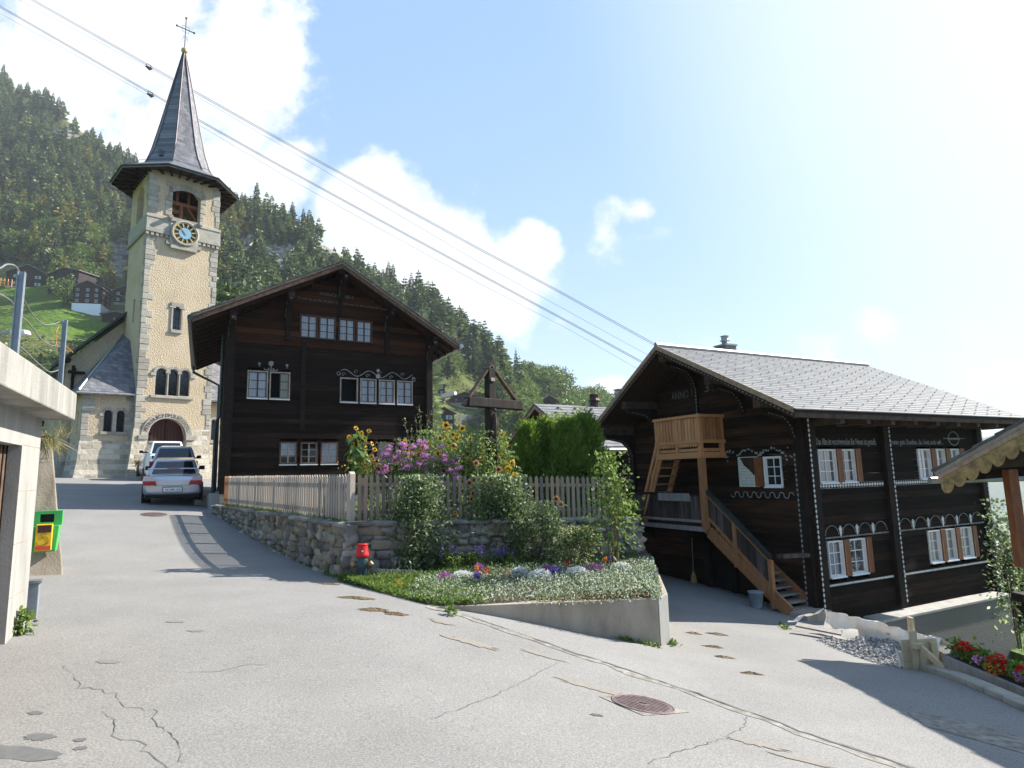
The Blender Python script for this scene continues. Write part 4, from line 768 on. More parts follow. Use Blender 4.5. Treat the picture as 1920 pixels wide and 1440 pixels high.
# ------------------------------------------------------------------ timber building helpers
def log_wall(mb, fn, ulim, z0, z1, holes=(), course=.165, seed=0, thick=.14, jit=.012, split=True):
    r = random.Random(seed); z = z0
    while z < z1-.02:
        h = min(course*r.uniform(.9, 1.12), z1-z); zm = z+h*.5; ua, ub = ulim(zm) if callable(ulim) else ulim
        if ub-ua > .05:
            segs = [(ua, ub)]
            for a, b, c, d in holes:
                if c < z+h-.03 and d > z+.03:
                    segs = [q for s_ in segs for q in ((s_[0], min(s_[1], a)), (max(s_[0], b), s_[1])) if q[1]-q[0] > .02]
            for a, b in segs:
                w = r.uniform(0, jit)
                fbox(mb, fn, a, b, -thick, w, z+.003, z+h-.003)
        z += h
def win(parent, fn, u0, u1, z0, z1, casing='casing', sash='sash_brown', bars='sash_brown', rows=3, curtain='curtain', sill=None, openpart=None, deep=.015, cas=.04, cov=1.0, cols=1, gl='glass'):
    """a two-casement window with glazing bars, glass, curtain and sill"""
    mb = MB(); c = cas
    fbox(mb, fn, u0-c, u0, -.13, .035, z0-c, z1+c); fbox(mb, fn, u1, u1+c, -.13, .035, z0-c, z1+c); fbox(mb, fn, u0, u1, -.13, .033, z1, z1+c); fbox(mb, fn, u0, u1, -.13, .033, z0-c, z0)
    w = mb.build('window', M[casing], parent); um = (u0+u1)/2
    leaves_ = [(u0, um), (um, u1)] if cols == 1 else [(u0, u1)]
    for i, (a, b) in enumerate(leaves_):
        if openpart == i or openpart == 'both': continue
        ms, mb2 = MB(), MB(); f = .022; d0, d1 = -deep-.03, -deep
        fbox(ms, fn, a, a+f, d0, d1, z0, z1); fbox(ms, fn, b-f, b, d0, d1, z0, z1); fbox(ms, fn, a+f, b-f, d0, d1, z0, z0+f); fbox(ms, fn, a+f, b-f, d0, d1, z1-f, z1)
        for k in range(1, rows): zz = z0+(z1-z0)*k/rows; fbox(mb2, fn, a+f, b-f, d0+.004, d1-.004, zz-.009, zz+.009)
        if cols == 2: fbox(mb2, fn, (a+b)/2-.009, (a+b)/2+.009, d0+.006, d1-.002, z0+f, z1-f)
        ms.build('sash', M[sash], w); mb2.build('glazing_bars', M[bars], w)
    for i, (a, b) in enumerate(leaves_):
        if openpart == i or openpart == 'both': continue
        g_ = MB(); fbox(g_, fn, a+.015, b-.015, -deep-.022, -deep-.016, z0+.015, z1-.015); g_.build('pane', M[gl], w)
        if curtain:
            cv = MB(); n = 14; zz0 = z0 if cov == 1 else z0+(z1-z0)*(1-cov)
            P = [fn(a+(b-a)*k/n, -deep-.042+.008*math.sin(k*1.9+u0*7), z) for z in (zz0, z1) for k in range(n+1)]
            cv.add(P, [(k, k+1, n+2+k, n+1+k) for k in range(n)]); cv.build('curtain', M[curtain], w)
    bk_ = MB(); fbox(bk_, fn, u0-.02, u1+.02, -.42, -.4, z0-.05, z1+.05); bk_.build('dark_interior', M['dark_room'], w)
    if sill: s_ = MB(); fbox(s_, fn, u0-c, u1+c, -.02, .075, z0-c-.03, z0-c+.002); s_.build('sill', M[sill], w)
    return w
def curl(mb, fn, cx, cz, rr, a0, a1, th=.02, w=.012, shrink=.0, n=14):
    pts = []
    for k in range(n+1):
        t = a0+(a1-a0)*k/n; q = rr*(1-shrink*k/n); pts.append((cx+q*math.cos(t), cz+q*math.sin(t)))
    strip(mb, fn, pts, th, w)
def strip(mb, fn, pts, th=.02, w=.012):
    for (x0, z0), (x1, z1) in zip(pts[:-1], pts[1:]):
        d = math.hypot(x1-x0, z1-z0)+1e-6; nx, nz = -(z1-z0)/d*th/2, (x1-x0)/d*th/2
        q = [(x0-nx, z0-nz), (x1-nx, z1-nz), (x1+nx, z1+nz), (x0+nx, z0+nz)]
        mb.hexa([fn(x, 0.0, z) for x, z in q]+[fn(x, w, z) for x, z in q])
def disc(mb, fn, cx, cz, rr, w=.014, n=10): mb.prism([fn(cx+rr*math.cos(2*math.pi*k/n), 0, cz+rr*math.sin(2*math.pi*k/n)) for k in range(n)], np.array(fn(cx, w, cz))-np.array(fn(cx, 0, cz)))
# ------------------------------------------------------------------ the dark chalet in the middle
LF = Fr(at(420, 900, 20.3), 59.13)
SH = .078                                        # the old house is not quite square
chl = thing('wooden_chalet', 'sun blackened log chalet behind the picket fence, its gable facing the road', 'chalet', LF.o, LF.rz())
def lw_(x, y, z): return (x+SH*y, y, z)
LWID, LDEP, LAPX, LAPZ = 7.12, 8.2, 3.5, 7.42
f_ = lambda u, w, z: lw_(u, -w, z)
ls_ = lambda u, w, z: lw_(-w, u, z); rs_ = lambda u, w, z: lw_(LWID+w, u, z)
def Lp(px, py): p = LF.on(px, py, 1, 0); return p[0], p[2]
def Lrect(x0, x1, y0, y1):
    a = Lp(x0, (y0+y1)/2)[0]; b = Lp(x1, (y0+y1)/2)[0]; xm = (x0+x1)/2; return a, b, Lp(xm, y1)[1], Lp(xm, y0)[1]
wpx = [(564.7, 593.5, 590.6, 632), (599.7, 627.8, 596.3, 635.5), (637, 663.6, 600, 638.6), (669.9, 695.8, 604, 642),
       (465.8, 500, 697, 744), (507.5, 541.5, 700, 747), (639.5, 669, 708.5, 752), (677, 703.5, 712.5, 753.5), (712, 737.8, 714.8, 755.2), (746, 771.5, 717.5, 757),
       (526, 554.5, 829, 866.5), (565, 593.4, 829.5, 866.7), (603.3, 631.4, 830.5, 867), (671, 699, 831, 868), (709.5, 734.5, 832, 868.3), (743.5, 768, 833, 868.6)]
wr = [Lrect(*q) for q in wpx]
for grp in ((0, 4), (4, 6), (6, 10), (10, 16)):
    za = np.mean([w[2] for w in wr[grp[0]:grp[1]]]); zb = np.mean([w[3] for w in wr[grp[0]:grp[1]]])
    for i in range(*grp): wr[i] = (wr[i][0], wr[i][1], za, zb)
holes = [(a-.045, b+.045, c-.045, d+.045) for a, b, c, d in wr]
sl = .577
def glim(zm): h = (LAPZ-.1-zm)/sl; return (max(0, LAPX-h), min(LWID, LAPX+h))
mb = MB(); log_wall(mb, f_, glim, -.45, 4.55, holes, seed=1); log_wall(mb, ls_, (.15, LDEP), -.45, 5.2, seed=2); log_wall(mb, rs_, (.15, LDEP), -.45, 5.2, [(2, 2.8, 2.6, 3.6)], seed=3)
bk2 = lambda u, w, z: lw_(u, LDEP+w, z); log_wall(mb, bk2, glim, -.45, 7.3, seed=4)
mb.build('log_wall', M['wood_black'], chl)
mb = MB(); log_wall(mb, f_, glim, 4.55, LAPZ-.05, holes, seed=5); mb.build('gable_wall', M['wood_red'], chl)
mb = MB(); mb.box(-.1, LWID+.1, .1, LDEP, -2.2, -.45); mb.warp(lambda x, y, z: lw_(x, y, z)); mb.build('stone_foundation', M['ashlar'], chl)
mb = MB(); fbox(mb, f_, .2, LWID-.2, -LDEP+.3, -.5, -.44, 0); mb.build('interior_floor', M['dark_room'], chl)
# corner posts and joint posts with carved brackets
def post(name, u, z0, z1, w=.2, p=.1, fn=f_, m='wood_dark'):
    mb = MB(); fbox(mb, fn, u-w/2, u+w/2, -.05, p, z0, z1); return mb.build(name, M[m], chl, bevel=.02)
post('corner_post', .02, -.45, 5.35, .3, .13); post('corner_post', LWID-.02, -.45, 5.1, .26, .13); post('corner_post', .16, -.45, 5.2, .3, .1, ls_)
jx = [Lp(540, 600)[0], Lp(568, 720)[0], Lp(638, 560)[0], Lp(725, 610)[0]]
post('joint_post', jx[0], 4.72, 6.1, .17); post('joint_post', jx[1], 1.62, 4.75, .17, .06); post('joint_post', jx[2], 5.75, 7.2, .16); post('joint_post', jx[3], 4.5, 6.0, .17)
for u, z in ((jx[0], 6.1), (jx[2]+.04, 7.12), (jx[3], 5.98), (.05, 5.25), (LWID-.03, 5.02)):
    mb = MB(); mb.prism([lw_(u-.09, -.02, z), lw_(u-.09, -.82, z+.02), lw_(u-.09, -.84, z-.16), lw_(u-.09, -.55, z-.24), lw_(u-.09, -.3, z-.34), lw_(u-.09, -.14, z-.62), lw_(u-.09, -.02, z-.66)], (.18, 0, 0)); b_ = mb.build('carved_bracket', M['wood_dark'], chl, bevel=.02)
    mb = MB(); fr2 = lambda x, w, zz: lw_(x, -.845-w, zz); curl(mb, fr2, u, z-.05, .05, 0, 6, .018, .01, .5); fr3 = lambda x, w, zz: lw_(u-.095-w, x, zz); curl(mb, fr3, -.42, z-.17, .07, .5, 5, .02, .006, .4); strip(mb, fr3, [(-.3, z-.3), (-.18, z-.45), (-.12, z-.6)], .02, .006); mb.build('bracket_paint', M['orn_paint'], b_)
# roof: two slopes of stone slabs, verge boards, soffit, gutters
RO = .95; eL, eR = -1.12, 8.02; zL, zR = LAPZ-(LAPX-eL)*sl, LAPZ-(eR-LAPX)*sl
zL, zR = 4.98, 4.82
for nm, e, ze, sd_ in (('roof_slope', eL, zL, 0), ('roof_slope', eR, zR, 1)):
    mb = MB(); mb.prism([lw_(e, -RO, ze), lw_(LAPX, -RO, LAPZ), lw_(LAPX, -RO, LAPZ+.1), lw_(e, -RO, ze+.1)], np.array(lw_(0, LDEP+2*RO, 0))); rs0 = mb.build(nm, M['wood_soffit'], chl)
    mb = MB(); r = random.Random(8+sd_); n = 17; ln = math.hypot(LAPX-e, LAPZ-ze)
    for i in range(n):                                       # overlapping slab courses with ragged ends
        t0, t1 = i/n-.012, (i+1)/n+.02; y0 = -RO-.07-r.uniform(0, .06)
        A = lambda t, dz: (e+(LAPX-e)*t, ze+(LAPZ-ze)*t+dz)
        p0, p1 = A(t0, .155+r.uniform(0, .02)), A(min(t1, 1), .125); q0, q1 = A(t0, .1), A(min(t1, 1), .1)
        mb.prism([lw_(p0[0], y0, p0[1]), lw_(p1[0], y0, p1[1]), lw_(q1[0], y0, q1[1]), lw_(q0[0], y0, q0[1])], np.array(lw_(0, LDEP+2*RO+.1, 0)))
    mb.build('slab_courses', M['roof_edge'], rs0)
    mb = MB(); mb.prism([lw_(e, -RO-.035, ze-.12), lw_(LAPX, -RO-.035, LAPZ-.13), lw_(LAPX, -RO-.035, LAPZ+.02), lw_(e, -RO-.035, ze+.03)], (0, .034, 0)); mb.build('verge_board', M['wood_fascia2'], rs0)
    mb = MB(); mb.prism([lw_(e-.02, -RO-.06, ze+.035), lw_(LAPX, -RO-.06, LAPZ+.03), lw_(LAPX, -RO-.06, LAPZ+.085), lw_(e-.02, -RO-.06, ze+.095)], (0, .05, 0)); mb.build('verge_batten', M['wood_fascia'], rs0)
    mb = MB()
    for y in np.arange(-.5, LDEP+.8, .75): mb.prism([lw_(e+.08*(1 if e < 0 else -1), y, ze-.09), lw_(LAPX+(-.9 if e < 0 else .9), y, LAPZ-.66), lw_(LAPX+(-.9 if e < 0 else .9), y, LAPZ-.54), lw_(e+.08*(1 if e < 0 else -1), y, ze+.03)], (0, .12, 0))
    mb.build('rafters', M['wood_soffit'], rs0)
for u, z in ((LAPX, LAPZ-.16), (.06, 5.36), (LWID-.04, 5.14), (jx[0], 6.2), (jx[3], 6.05)):
    mb = MB().box(u-.1, u+.1, -RO+.06, LDEP+.6, z-.13, z+.07); mb.warp(lw_); mb.build('purlin', M['wood_dark'], chl)
gut = MB(); pts = [(-.02, .07), (-.07, .02), (-.085, -.05), (-.05, -.1), (.0, -.12)]
gut.tube([lw_(eL-.06, -RO-.1, zL+.02), lw_(eL-.06, LDEP+.5, zL)], .085, 10); gl_ = gut.build('gutter', M['zinc_dark'], chl)
MB().tube([lw_(eL-.05, LDEP-.3, zL-.02), lw_(eL-.02, LDEP-.6, zL-.35), lw_(-.12, LDEP-1.2, zL-.95), lw_(-.12, LDEP-1.2, -.6)], .06, 8).build('downpipe', M['zinc_dark'], gl_)
MB().tube([lw_(eR+.07, -RO-.14, zR+.04), lw_(eR+.07, LDEP+.5, zR)], .085, 10).build('gutter', M['zinc'], chl)
MB().tube([lw_(-.18, 1.2, 5), lw_(-.18, 1.2, 2.2), lw_(-.3, 1.0, 1.9), lw_(-.3, 1.0, -.9)], .05, 8).build('downpipe', M['zinc_dark'], chl)
# windows
for i, (a, b, c, d) in enumerate(wr):
    kw = dict(casing='casing' if 4 <= i < 10 else 'sash_brown', sash='sash_brown', bars='sash_brown' if i < 10 else 'casing', sill='white_paint' if 4 <= i else 'wood_dark')
    if i >= 10: kw['sash'] = 'casing'; kw['cov'] = .62 if i in (10, 13) else 1; kw['curtain'] = 'curtain' if i in (10, 12, 14) else None
    if i == 5: kw['openpart'] = 0; kw['curtain'] = 'curtain_yellow'
    if i == 6: kw['openpart'] = 'both'; kw['curtain'] = None
    w = win(chl, f_, a, b, c, d, **kw)
    if i == 6: tag(w, 'wide open black window')
    if i == 5: tag(w, 'window with its left casement open')
# painted scrollwork and inscription
mb = MB(); fo = lambda u, w, z: f_(u, .016+w, z)
a0, a1 = wr[6][0], wr[9][1]; zt = wr[7][3]+.1; n = 6; L_ = (a1-a0)/n
pts = []
for k in range(n*14+1):
    u = k/(n*14); ph = u*n*math.pi; pts.append((a0-.02+(a1-a0+.04)*u, zt+.12+.11*math.sin(ph+.6)))
strip(mb, fo, pts, .024, .012)
for k in range(n+1):
    x = a0+L_*k; curl(mb, fo, x+.07, zt+(.17 if k % 2 else .04), .075, 0, 5.2, .017, .012, .6)
disc(mb, fo, (a0+a1)/2+.02, zt+.06, .09, .016); disc(mb, fo, (a0+a1)/2+.02, zt+.27, .06, .014); curl(mb, fo, a0-.1, zt+.07, .06, 0, 6.2, .022); curl(mb, fo, a1+.08, zt-.0, .06, 0, 6.2, .022)
mb.split_build('painted_scrollwork', M['orn_paint'], chl, .12)
mb = MB(); xm = (wr[5][0]-.06); zt2 = wr[5][3]+.28; disc(mb, fo, xm+.05, zt2+.03, .085, .014, 12)
curl(mb, fo, xm-.1, zt2-.12, .08, 3.6, 6.2, .025); curl(mb, fo, xm+.2, zt2-.12, .08, 3.2, 5.8, .025); strip(mb, fo, [(xm-.05, zt2-.2), (xm+.15, zt2-.2)], .025); strip(mb, fo, [(xm+.05, zt2-.05), (xm+.05, zt2-.2)], .02)
for x in (wr[4][0]+.32, wr[5][1]-.08): disc(mb, fo, x, zt2+.0, .045, .014, 10); disc(mb, fo, x+.01, zt2-.08, .02)
mb.split_build('painted_rosette', M['orn_paint'], chl, .1)
fa_ = lambda u, w, z: f_(u, .017+w, z)
p0 = Lp(598, 548)
p1 = Lp(563, 556); M['faint_paint'] = mat('faint_lettering', [(.3, g(.07)), (.7, g(.2))], 12, bump=0)
text_on('inscription', 'ANNO x 1854', 1.25, .17, lambda x, w, z: fa_(p0[0]+x, w, p0[1]-.1+z), M['faint_paint'], chl)
text_on('inscription', 'Durch die gnaden ist Jesus und Maria sey mit uns und auf allen wegen', 3.3, .13, lambda x, w, z: fa_(p1[0]-.05+x, w, p1[1]-.09+z-.012*x), M['faint_paint'], chl)
# the concrete steps by its corner
p = at(405, 938, 20.6); t = thing('concrete_step', 'pale concrete step block at the chalet corner beside the silver car', 'step', (p[0]-.05, p[1], float(G(p[0], p[1])-.1)), LF.rz())
MB().box(-.18, .25, -.15, .9, 0, .62).build('block', M['concrete'], t, bevel=.02); MB().box(-.5, .2, .92, 1.7, 0, .45).build('lower_step', M['old_concrete'], t, bevel=.02)
# ------------------------------------------------------------------ the decorated chalet on the right
RF = Fr(at(1538, 1145, 14.9), 62.41)
chr_ = thing('wooden_chalet', 'dark log house with white bead trim, stone slab roof and new orange larch balcony', 'chalet', RF.o, RF.rz())
RL, RD = 7.55, 6.62
s_ = lambda u, w, z: (u, -w, z); gb = lambda u, w, z: (-w, u, z)
APY, APZ = 3.44, 6.62; rsl = (APZ-4.42)/(APY+.86); lsl = (APZ-4.3)/(7.15-APY)
def Sp(px, py): p = RF.on(px, py, 1, 0); return p[0], p[2]
def Gp(px, py, c=0): p = RF.on(px, py, 0, c); return p[1], p[2]
def Srect(x0, x1, y0, y1): xm = (x0+x1)/2; return Sp(x0, (y0+y1)/2)[0], Sp(x1, (y0+y1)/2)[0], Sp(xm, y1)[1], Sp(xm, y0)[1]
spx = [(1535, 1566, 846, 903), (1573, 1601, 845, 901), (1722, 1743.5, 843, 897), (1751, 1771, 842, 896), (1780, 1798, 841, 895),
       (1554, 1580, 1017, 1081), (1592, 1622, 1013, 1075), (1742, 1762, 996, 1053), (1769, 1790, 992, 1048), (1800, 1821, 987, 1043)]
sw = [Srect(*q) for q in spx]
for grp in ((0, 5), (5, 10)):
    za = np.mean([w[2] for w in sw[grp[0]:grp[1]]]); zb = np.mean([w[3] for w in sw[grp[0]:grp[1]]])
    for i in range(*grp): sw[i] = (sw[i][0], sw[i][1], za, zb)
gw0 = (*sorted((Gp(1465, 884)[0], Gp(1436, 884)[0])), 2.82, 3.5); gsh = (*sorted((Gp(1424, 886)[0], Gp(1388, 886)[0])), 2.78, 3.55)
hol = [(a-.045, b+.045, c-.045, d+.045) for a, b, c, d in sw]
def rlim(zm): return (max(0, APY-(APZ-.1-zm)/rsl), min(RD, APY+(APZ-.1-zm)/lsl))
mb = MB(); log_wall(mb, s_, (.16, RL-.1), -.9, 4.55, hol, seed=21, jit=.01)
log_wall(mb, lambda u, w, z: (RL+w, u, z), rlim, -2.5, APZ-.1, seed=23); log_wall(mb, lambda u, w, z: (u, RD+w, z), (0, RL), -.9, 4.5, seed=24); mb.build('log_wall', M['wood_black'], chr_)
dy0, dy1 = sorted((Gp(1338, 1060)[0], Gp(1374, 1060)[0]))
uy0, uy1 = sorted((Gp(1322, 880)[0], Gp(1352, 880)[0]))
mb = MB(); log_wall(mb, gb, rlim, -.95, APZ-.12, [(gw0[0]-.045, gw0[1]+.045, gw0[2]-.045, gw0[3]+.045), (dy0, dy1, -.6, 1.35)], seed=22); mb.build('gable_wall', M['wood_gable'] if 'wood_gable' in M else M.setdefault('wood_gable', mat('gable_logs', [(.3, (.009, .006, .0045)), (.5, (.024, .0135, .0085)), (.68, (.055, .027, .015)), (.85, (.12, .065, .038))], 2.2, stretch=(5, .5, 5), rough=.75, bump=.6, bscale=5, bstretch=(26, .8, 26), island=.3, detail=9, spec=.07)), chr_)
MB().box(.3, RL-.3, .3, RD-.3, -.9, -.85).build('interior_floor', M['dark_room'], chr_)
mb = MB(); mb.box(-.06, RL, -.02, RD+.05, -1.6, -.9); mb.build('stone_foundation', M['old_concrete'], chr_)
# corner and joint posts, all edged with white beads
def rpost(u, z0, z1, fn, w=.26, p=.1, nm='corner_post'):
    mb = MB(); fbox(mb, fn, u-w/2, u+w/2, -.1, p, z0, z1); return mb.build(nm, M['wood_dark'], chr_, bevel=.015)
def beads(fn, pts, size=.05, gap=.115, w=.014, parent=None, nm='bead_trim', diamond=False, mt='bead', tall=1.8):
    mb = MB()
    for (x0, z0), (x1, z1) in zip(pts[:-1], pts[1:]):
        ln = math.hypot(x1-x0, z1-z0); n = max(1, int(ln/gap)); dx, dz = (x1-x0)/ln, (z1-z0)/ln
        for k in range(n):
            t = (k+.5)/n; x, z = x0+(x1-x0)*t, z0+(z1-z0)*t; a, b = size*.5, size*.5*tall
            P = [(x-dz*a, z+dx*a), (x+dx*b, z+dz*b), (x+dz*a, z-dx*a), (x-dx*b, z-dz*b)]
            mb.prism([fn(px_, 0, pz_) for px_, pz_ in P], np.array(fn(x, w, z))-np.array(fn(x, 0, z)))
    return mb.build(nm, M[mt], parent or chr_)
pw = lambda fn, o: (lambda u, w, z: fn(u, w+o, z))
rpost(.14, -.6, 4.5, s_, .28, .1); rpost(2.99, -.2, 4.5, s_, .26, .12, 'joint_post'); rpost(RL-.13, -2.4, 4.55, s_, .26, .1); rpost(.14, -.6, 4.4, gb, .26, .1); rpost(RD-.15, -.9, 4.3, gb, .26, .1)
beads(pw(s_, .1), [(.04, -.3), (.03, 4.4)]); beads(pw(s_, .12), [(3.1, -.15), (3.1, 4.4)]); beads(pw(s_, .1), [(RL-.03, -.6), (RL-.03, 4.4)]); beads(pw(gb, .1), [(.24, -.4), (.24, 3.6)], mt='orn_paint'); beads(pw(gb, .1), [(RD-.06, 1.5), (RD-.06, 4.2)], mt='orn_paint', size=.04)
# bead friezes and arches along the long wall
zu = 2.79; zl1 = sw[5][3]+.1; zl0 = sw[5][2]-.2; s2 = pw(s_, .012)
for a, b in ((.33, 2.82), (3.2, RL-.3)):
    beads(s2, [(a, zu), (b, zu)], .085, .1, .014, nm='bead_frieze', tall=1.0); mb = MB(); fbox(mb, s2, a, b, 0, .006, zu+.055, zu+.066); fbox(mb, s2, a, b, 0, .006, zu-.066, zu-.055); mb.build('frieze_line', M['orn_paint'], chr_)
    beads(s2, [(a, zl1), (b, zl1)], .045, .055, .012, nm='bead_frieze', tall=1.0, mt='orn_paint'); beads(s2, [(a, zl0), (b, zl0)], .06, .06, .012, nm='bead_frieze', tall=1.0)
    n = 4 if a < 1 else 6; st = (b-a)/n; ma, mf = MB(), MB()
    for k in range(n):
        c = a+st*(k+.5); curl(ma, s2, c, zl1+.03, st*.4, .1, math.pi-.1, .01, .012, 0, 16)
        if k: x = a+st*k; disc(mf, s2, x, zl1+.1, .038); disc(mf, s2, x, zl1+.17, .046); disc(mf, s2, x-.035, zl1+.2, .022); disc(mf, s2, x+.035, zl1+.2, .022); disc(mf, s2, x, zl1+.24, .022); fbox(mf, s2, x-.022, x+.022, 0, .012, zl1+.02, zl1+.18)
    ma.build('painted_arches', M['orn_paint'], chr_); mf.build('painted_lilies', M['bead'], chr_)
# inscriptions
M['script_paint'] = mat('thin_script_paint', [(.3, g(.1)), (.7, g(.36))], 16, bump=0)
q0 = Sp(1523, 840); q1 = Sp(1634, 833); text_on('inscription', 'Das Alte ist verschwunden Ein Neues ist gestellt', 2.3, .2, lambda x, w, z: s2(.38+x, w, sw[0][3]+.13+z*1.15), M['script_paint'], chr_)
q0 = Sp(1665, 837); text_on('inscription', 'Benutze gute Stunden, die Gott noch will ..', 2.5, .17, lambda x, w, z: s2(q0[0]+x, w, sw[0][3]+.14+z*1.15), M['script_paint'], chr_)
q0 = Sp(1790, 834); mb = MB(); curl(mb, s2, q0[0]-.05, sw[0][3]+.2, .3, .25, math.pi-.25, .018, n=16); curl(mb, s2, q0[0]-.05, sw[0][3]+.42, .3, math.pi+.35, 2*math.pi-.35, .018, n=16); strip(mb, s2, [(q0[0]-.55, sw[0][3]+.31), (q0[0]+.5, sw[0][3]+.31)], .018)
for k in range(5): disc(mb, s2, q0[0]-.27+.11*k, sw[0][3]+.3, .035)
mb.build('painted_emblem', M['orn_paint'], chr_)
# windows of the long wall
for i, (a, b, c, d) in enumerate(sw):
    w = win(chr_, s_, a, b, c, d, casing='white_paint', sash='white_paint', bars='white_paint', rows=3, curtain='curtain_brick' if i in (2, 3, 4) else ('curtain_brick' if i in (7, 8, 9) else None), sill='white_paint', cols=2, cas=.02, deep=.03, gl='dim_glass' if i in (0, 1, 5, 6) else 'soft_glass')
    mb = MB(); fbox(mb, s_, b+.035, b+.035+min(.24, .2), .016, .06, c-.03, d+.03); mb.build('shutter', M['larch_red'], w)
    mb = MB(); fbox(mb, s_, b+.05, b+.06, .061, .066, c, d); 
    mb.build('shutter_edge', M['larch'], w)
# gable: shuttered window, glazed window, painted trims
w = win(chr_, gb, *gw0, casing='white_paint', sash='white_paint', bars='white_paint', rows=3, curtain=None, cols=2, cas=.035, deep=.03, gl='dim_glass', sill='white_paint')
mb = MB(); fbox(mb, gb, gw0[1]+.06, gw0[1]+.3, .015, .07, gw0[2]-.03, gw0[3]+.03); mb.build('shutter', M['larch_red'], w)
mb = MB(); fbox(mb, gb, gsh[0], gsh[1], .012, .06, gsh[2], gsh[3]); sh = mb.build('painted_shutter', M['shutter_pale'], chr_)
mb = MB(); mb.prism([gb(gsh[0]+.02, .061, gsh[2]+.3), gb(gsh[0]+.02, .061, gsh[3]-.02), gb(gsh[1]-.08, .061, gsh[3]-.02), gb(gsh[1]-.2, .061, gsh[3]-.22), gb(gsh[0]+.25, .061, gsh[2]+.42), gb(gsh[0]+.13, .061, gsh[2]+.3)], gb(0, .004, 0)); mb.build('bare_wood_patch', M['wood_soffit'], sh)
mb = MB()
for k in range(9):
    z = gsh[2]+.06+k*.08; fbox(mb, gb, gsh[0]+.06, (gsh[0]+gsh[1])/2-.03, .06, .064, z, z+.016); fbox(mb, gb, (gsh[0]+gsh[1])/2+.03, gsh[1]-.06, .06, .064, z, z+.016)
mb.build('louvre_lines', M['casing'], sh)
g2 = pw(gb, .012); ya, yb = .42, gsh[1]+.35; mb = MB(); n = 7
for k in range(n*2):
    x = ya+(yb-ya)*(k+.5)/(2*n); curl(mb, g2, x, 2.58, (yb-ya)/(4*n), 0 if k % 2 == 0 else math.pi, math.pi if k % 2 == 0 else 2*math.pi, .02, .012, 0, 10)
mb.build('painted_wave', M['orn_paint'], chr_)
mb = MB(); rr_ = random.Random(5)
for c0 in ((gw0[0]+gw0[1])/2, (gsh[0]+gsh[1])/2):
    for k in range(13): t = math.pi*(k+.5)/13; disc(mb, g2, c0+.34*math.cos(t)+rr_.uniform(-.02, .02), gw0[3]+.06+.16*math.sin(t)+rr_.uniform(-.03, .03), rr_.uniform(.018, .04), n=6)
for c0 in (.42, gsh[1]+.3):
    for k in range(9): disc(mb, g2, c0+rr_.uniform(-.16, .16), gw0[3]+.08+rr_.uniform(-.15, .15), rr_.uniform(.018, .035), n=6)
mb.split_build('painted_garland', M['orn_paint'], chr_, .12)
a_ = Gp(1258, 718); text_on('inscription', 'ANNO 17', 1.05, .34, lambda x, w, z: g2(a_[0]-x, w, 5.35+z), M['faint_paint'], chr_); text_on('inscription', '36', .45, .36, lambda x, w, z: g2(3.1-x, w, 5.42+z), M['faint_paint'], chr_)
rpost(3.44, 3.6, 6.4, gb, .2, .08, 'joint_post'); beads(pw(gb, .08), [(3.38, 4.1), (3.38, 6.0)], .04, .1, mt='orn_paint')
# purlin ends with carved brackets
OG = 1.35
def zroof(y): return APZ-(APY-y)*rsl if y < APY else APZ-(y-APY)*lsl
for y in (3.44, 1.75, .25, 5.25, RD-.2):
    z = zroof(y)-.1; mb = MB().box(-OG+.1, .5, y-.1, y+.1, z-.24, z-.02); b_ = mb.build('purlin', M['wood_grey2'] if 'wood_grey2' in M else M.setdefault('wood_grey2', mat('purlin_wood', [(.3, (.03, .02, .014)), (.7, (.1, .065, .045))], 6, bump=.3)), chr_, bevel=.01)
    mb = MB(); mb.prism([(-OG+.2, y-.08, z-.24), (-.02, y-.08, z-.24), (-.02, y-.08, z-1.0), (-.12, y-.08, z-.95), (-.2, y-.08, z-.7), (-.45, y-.08, z-.48), (-.9, y-.08, z-.4), (-OG+.25, y-.08, z-.36)], (0, .16, 0)); mb.build('carved_bracket', M['wood_dark'], chr_)
    fnb = lambda u, w, zz, y=y: (u, y-.082-w, zz); beads(fnb, [(-OG+.35, z-.36), (-.9, z-.37), (-.45, z-.46), (-.22, z-.68), (-.13, z-.95)], .03, .09, .008, mt='orn_paint', nm='bracket_beads')
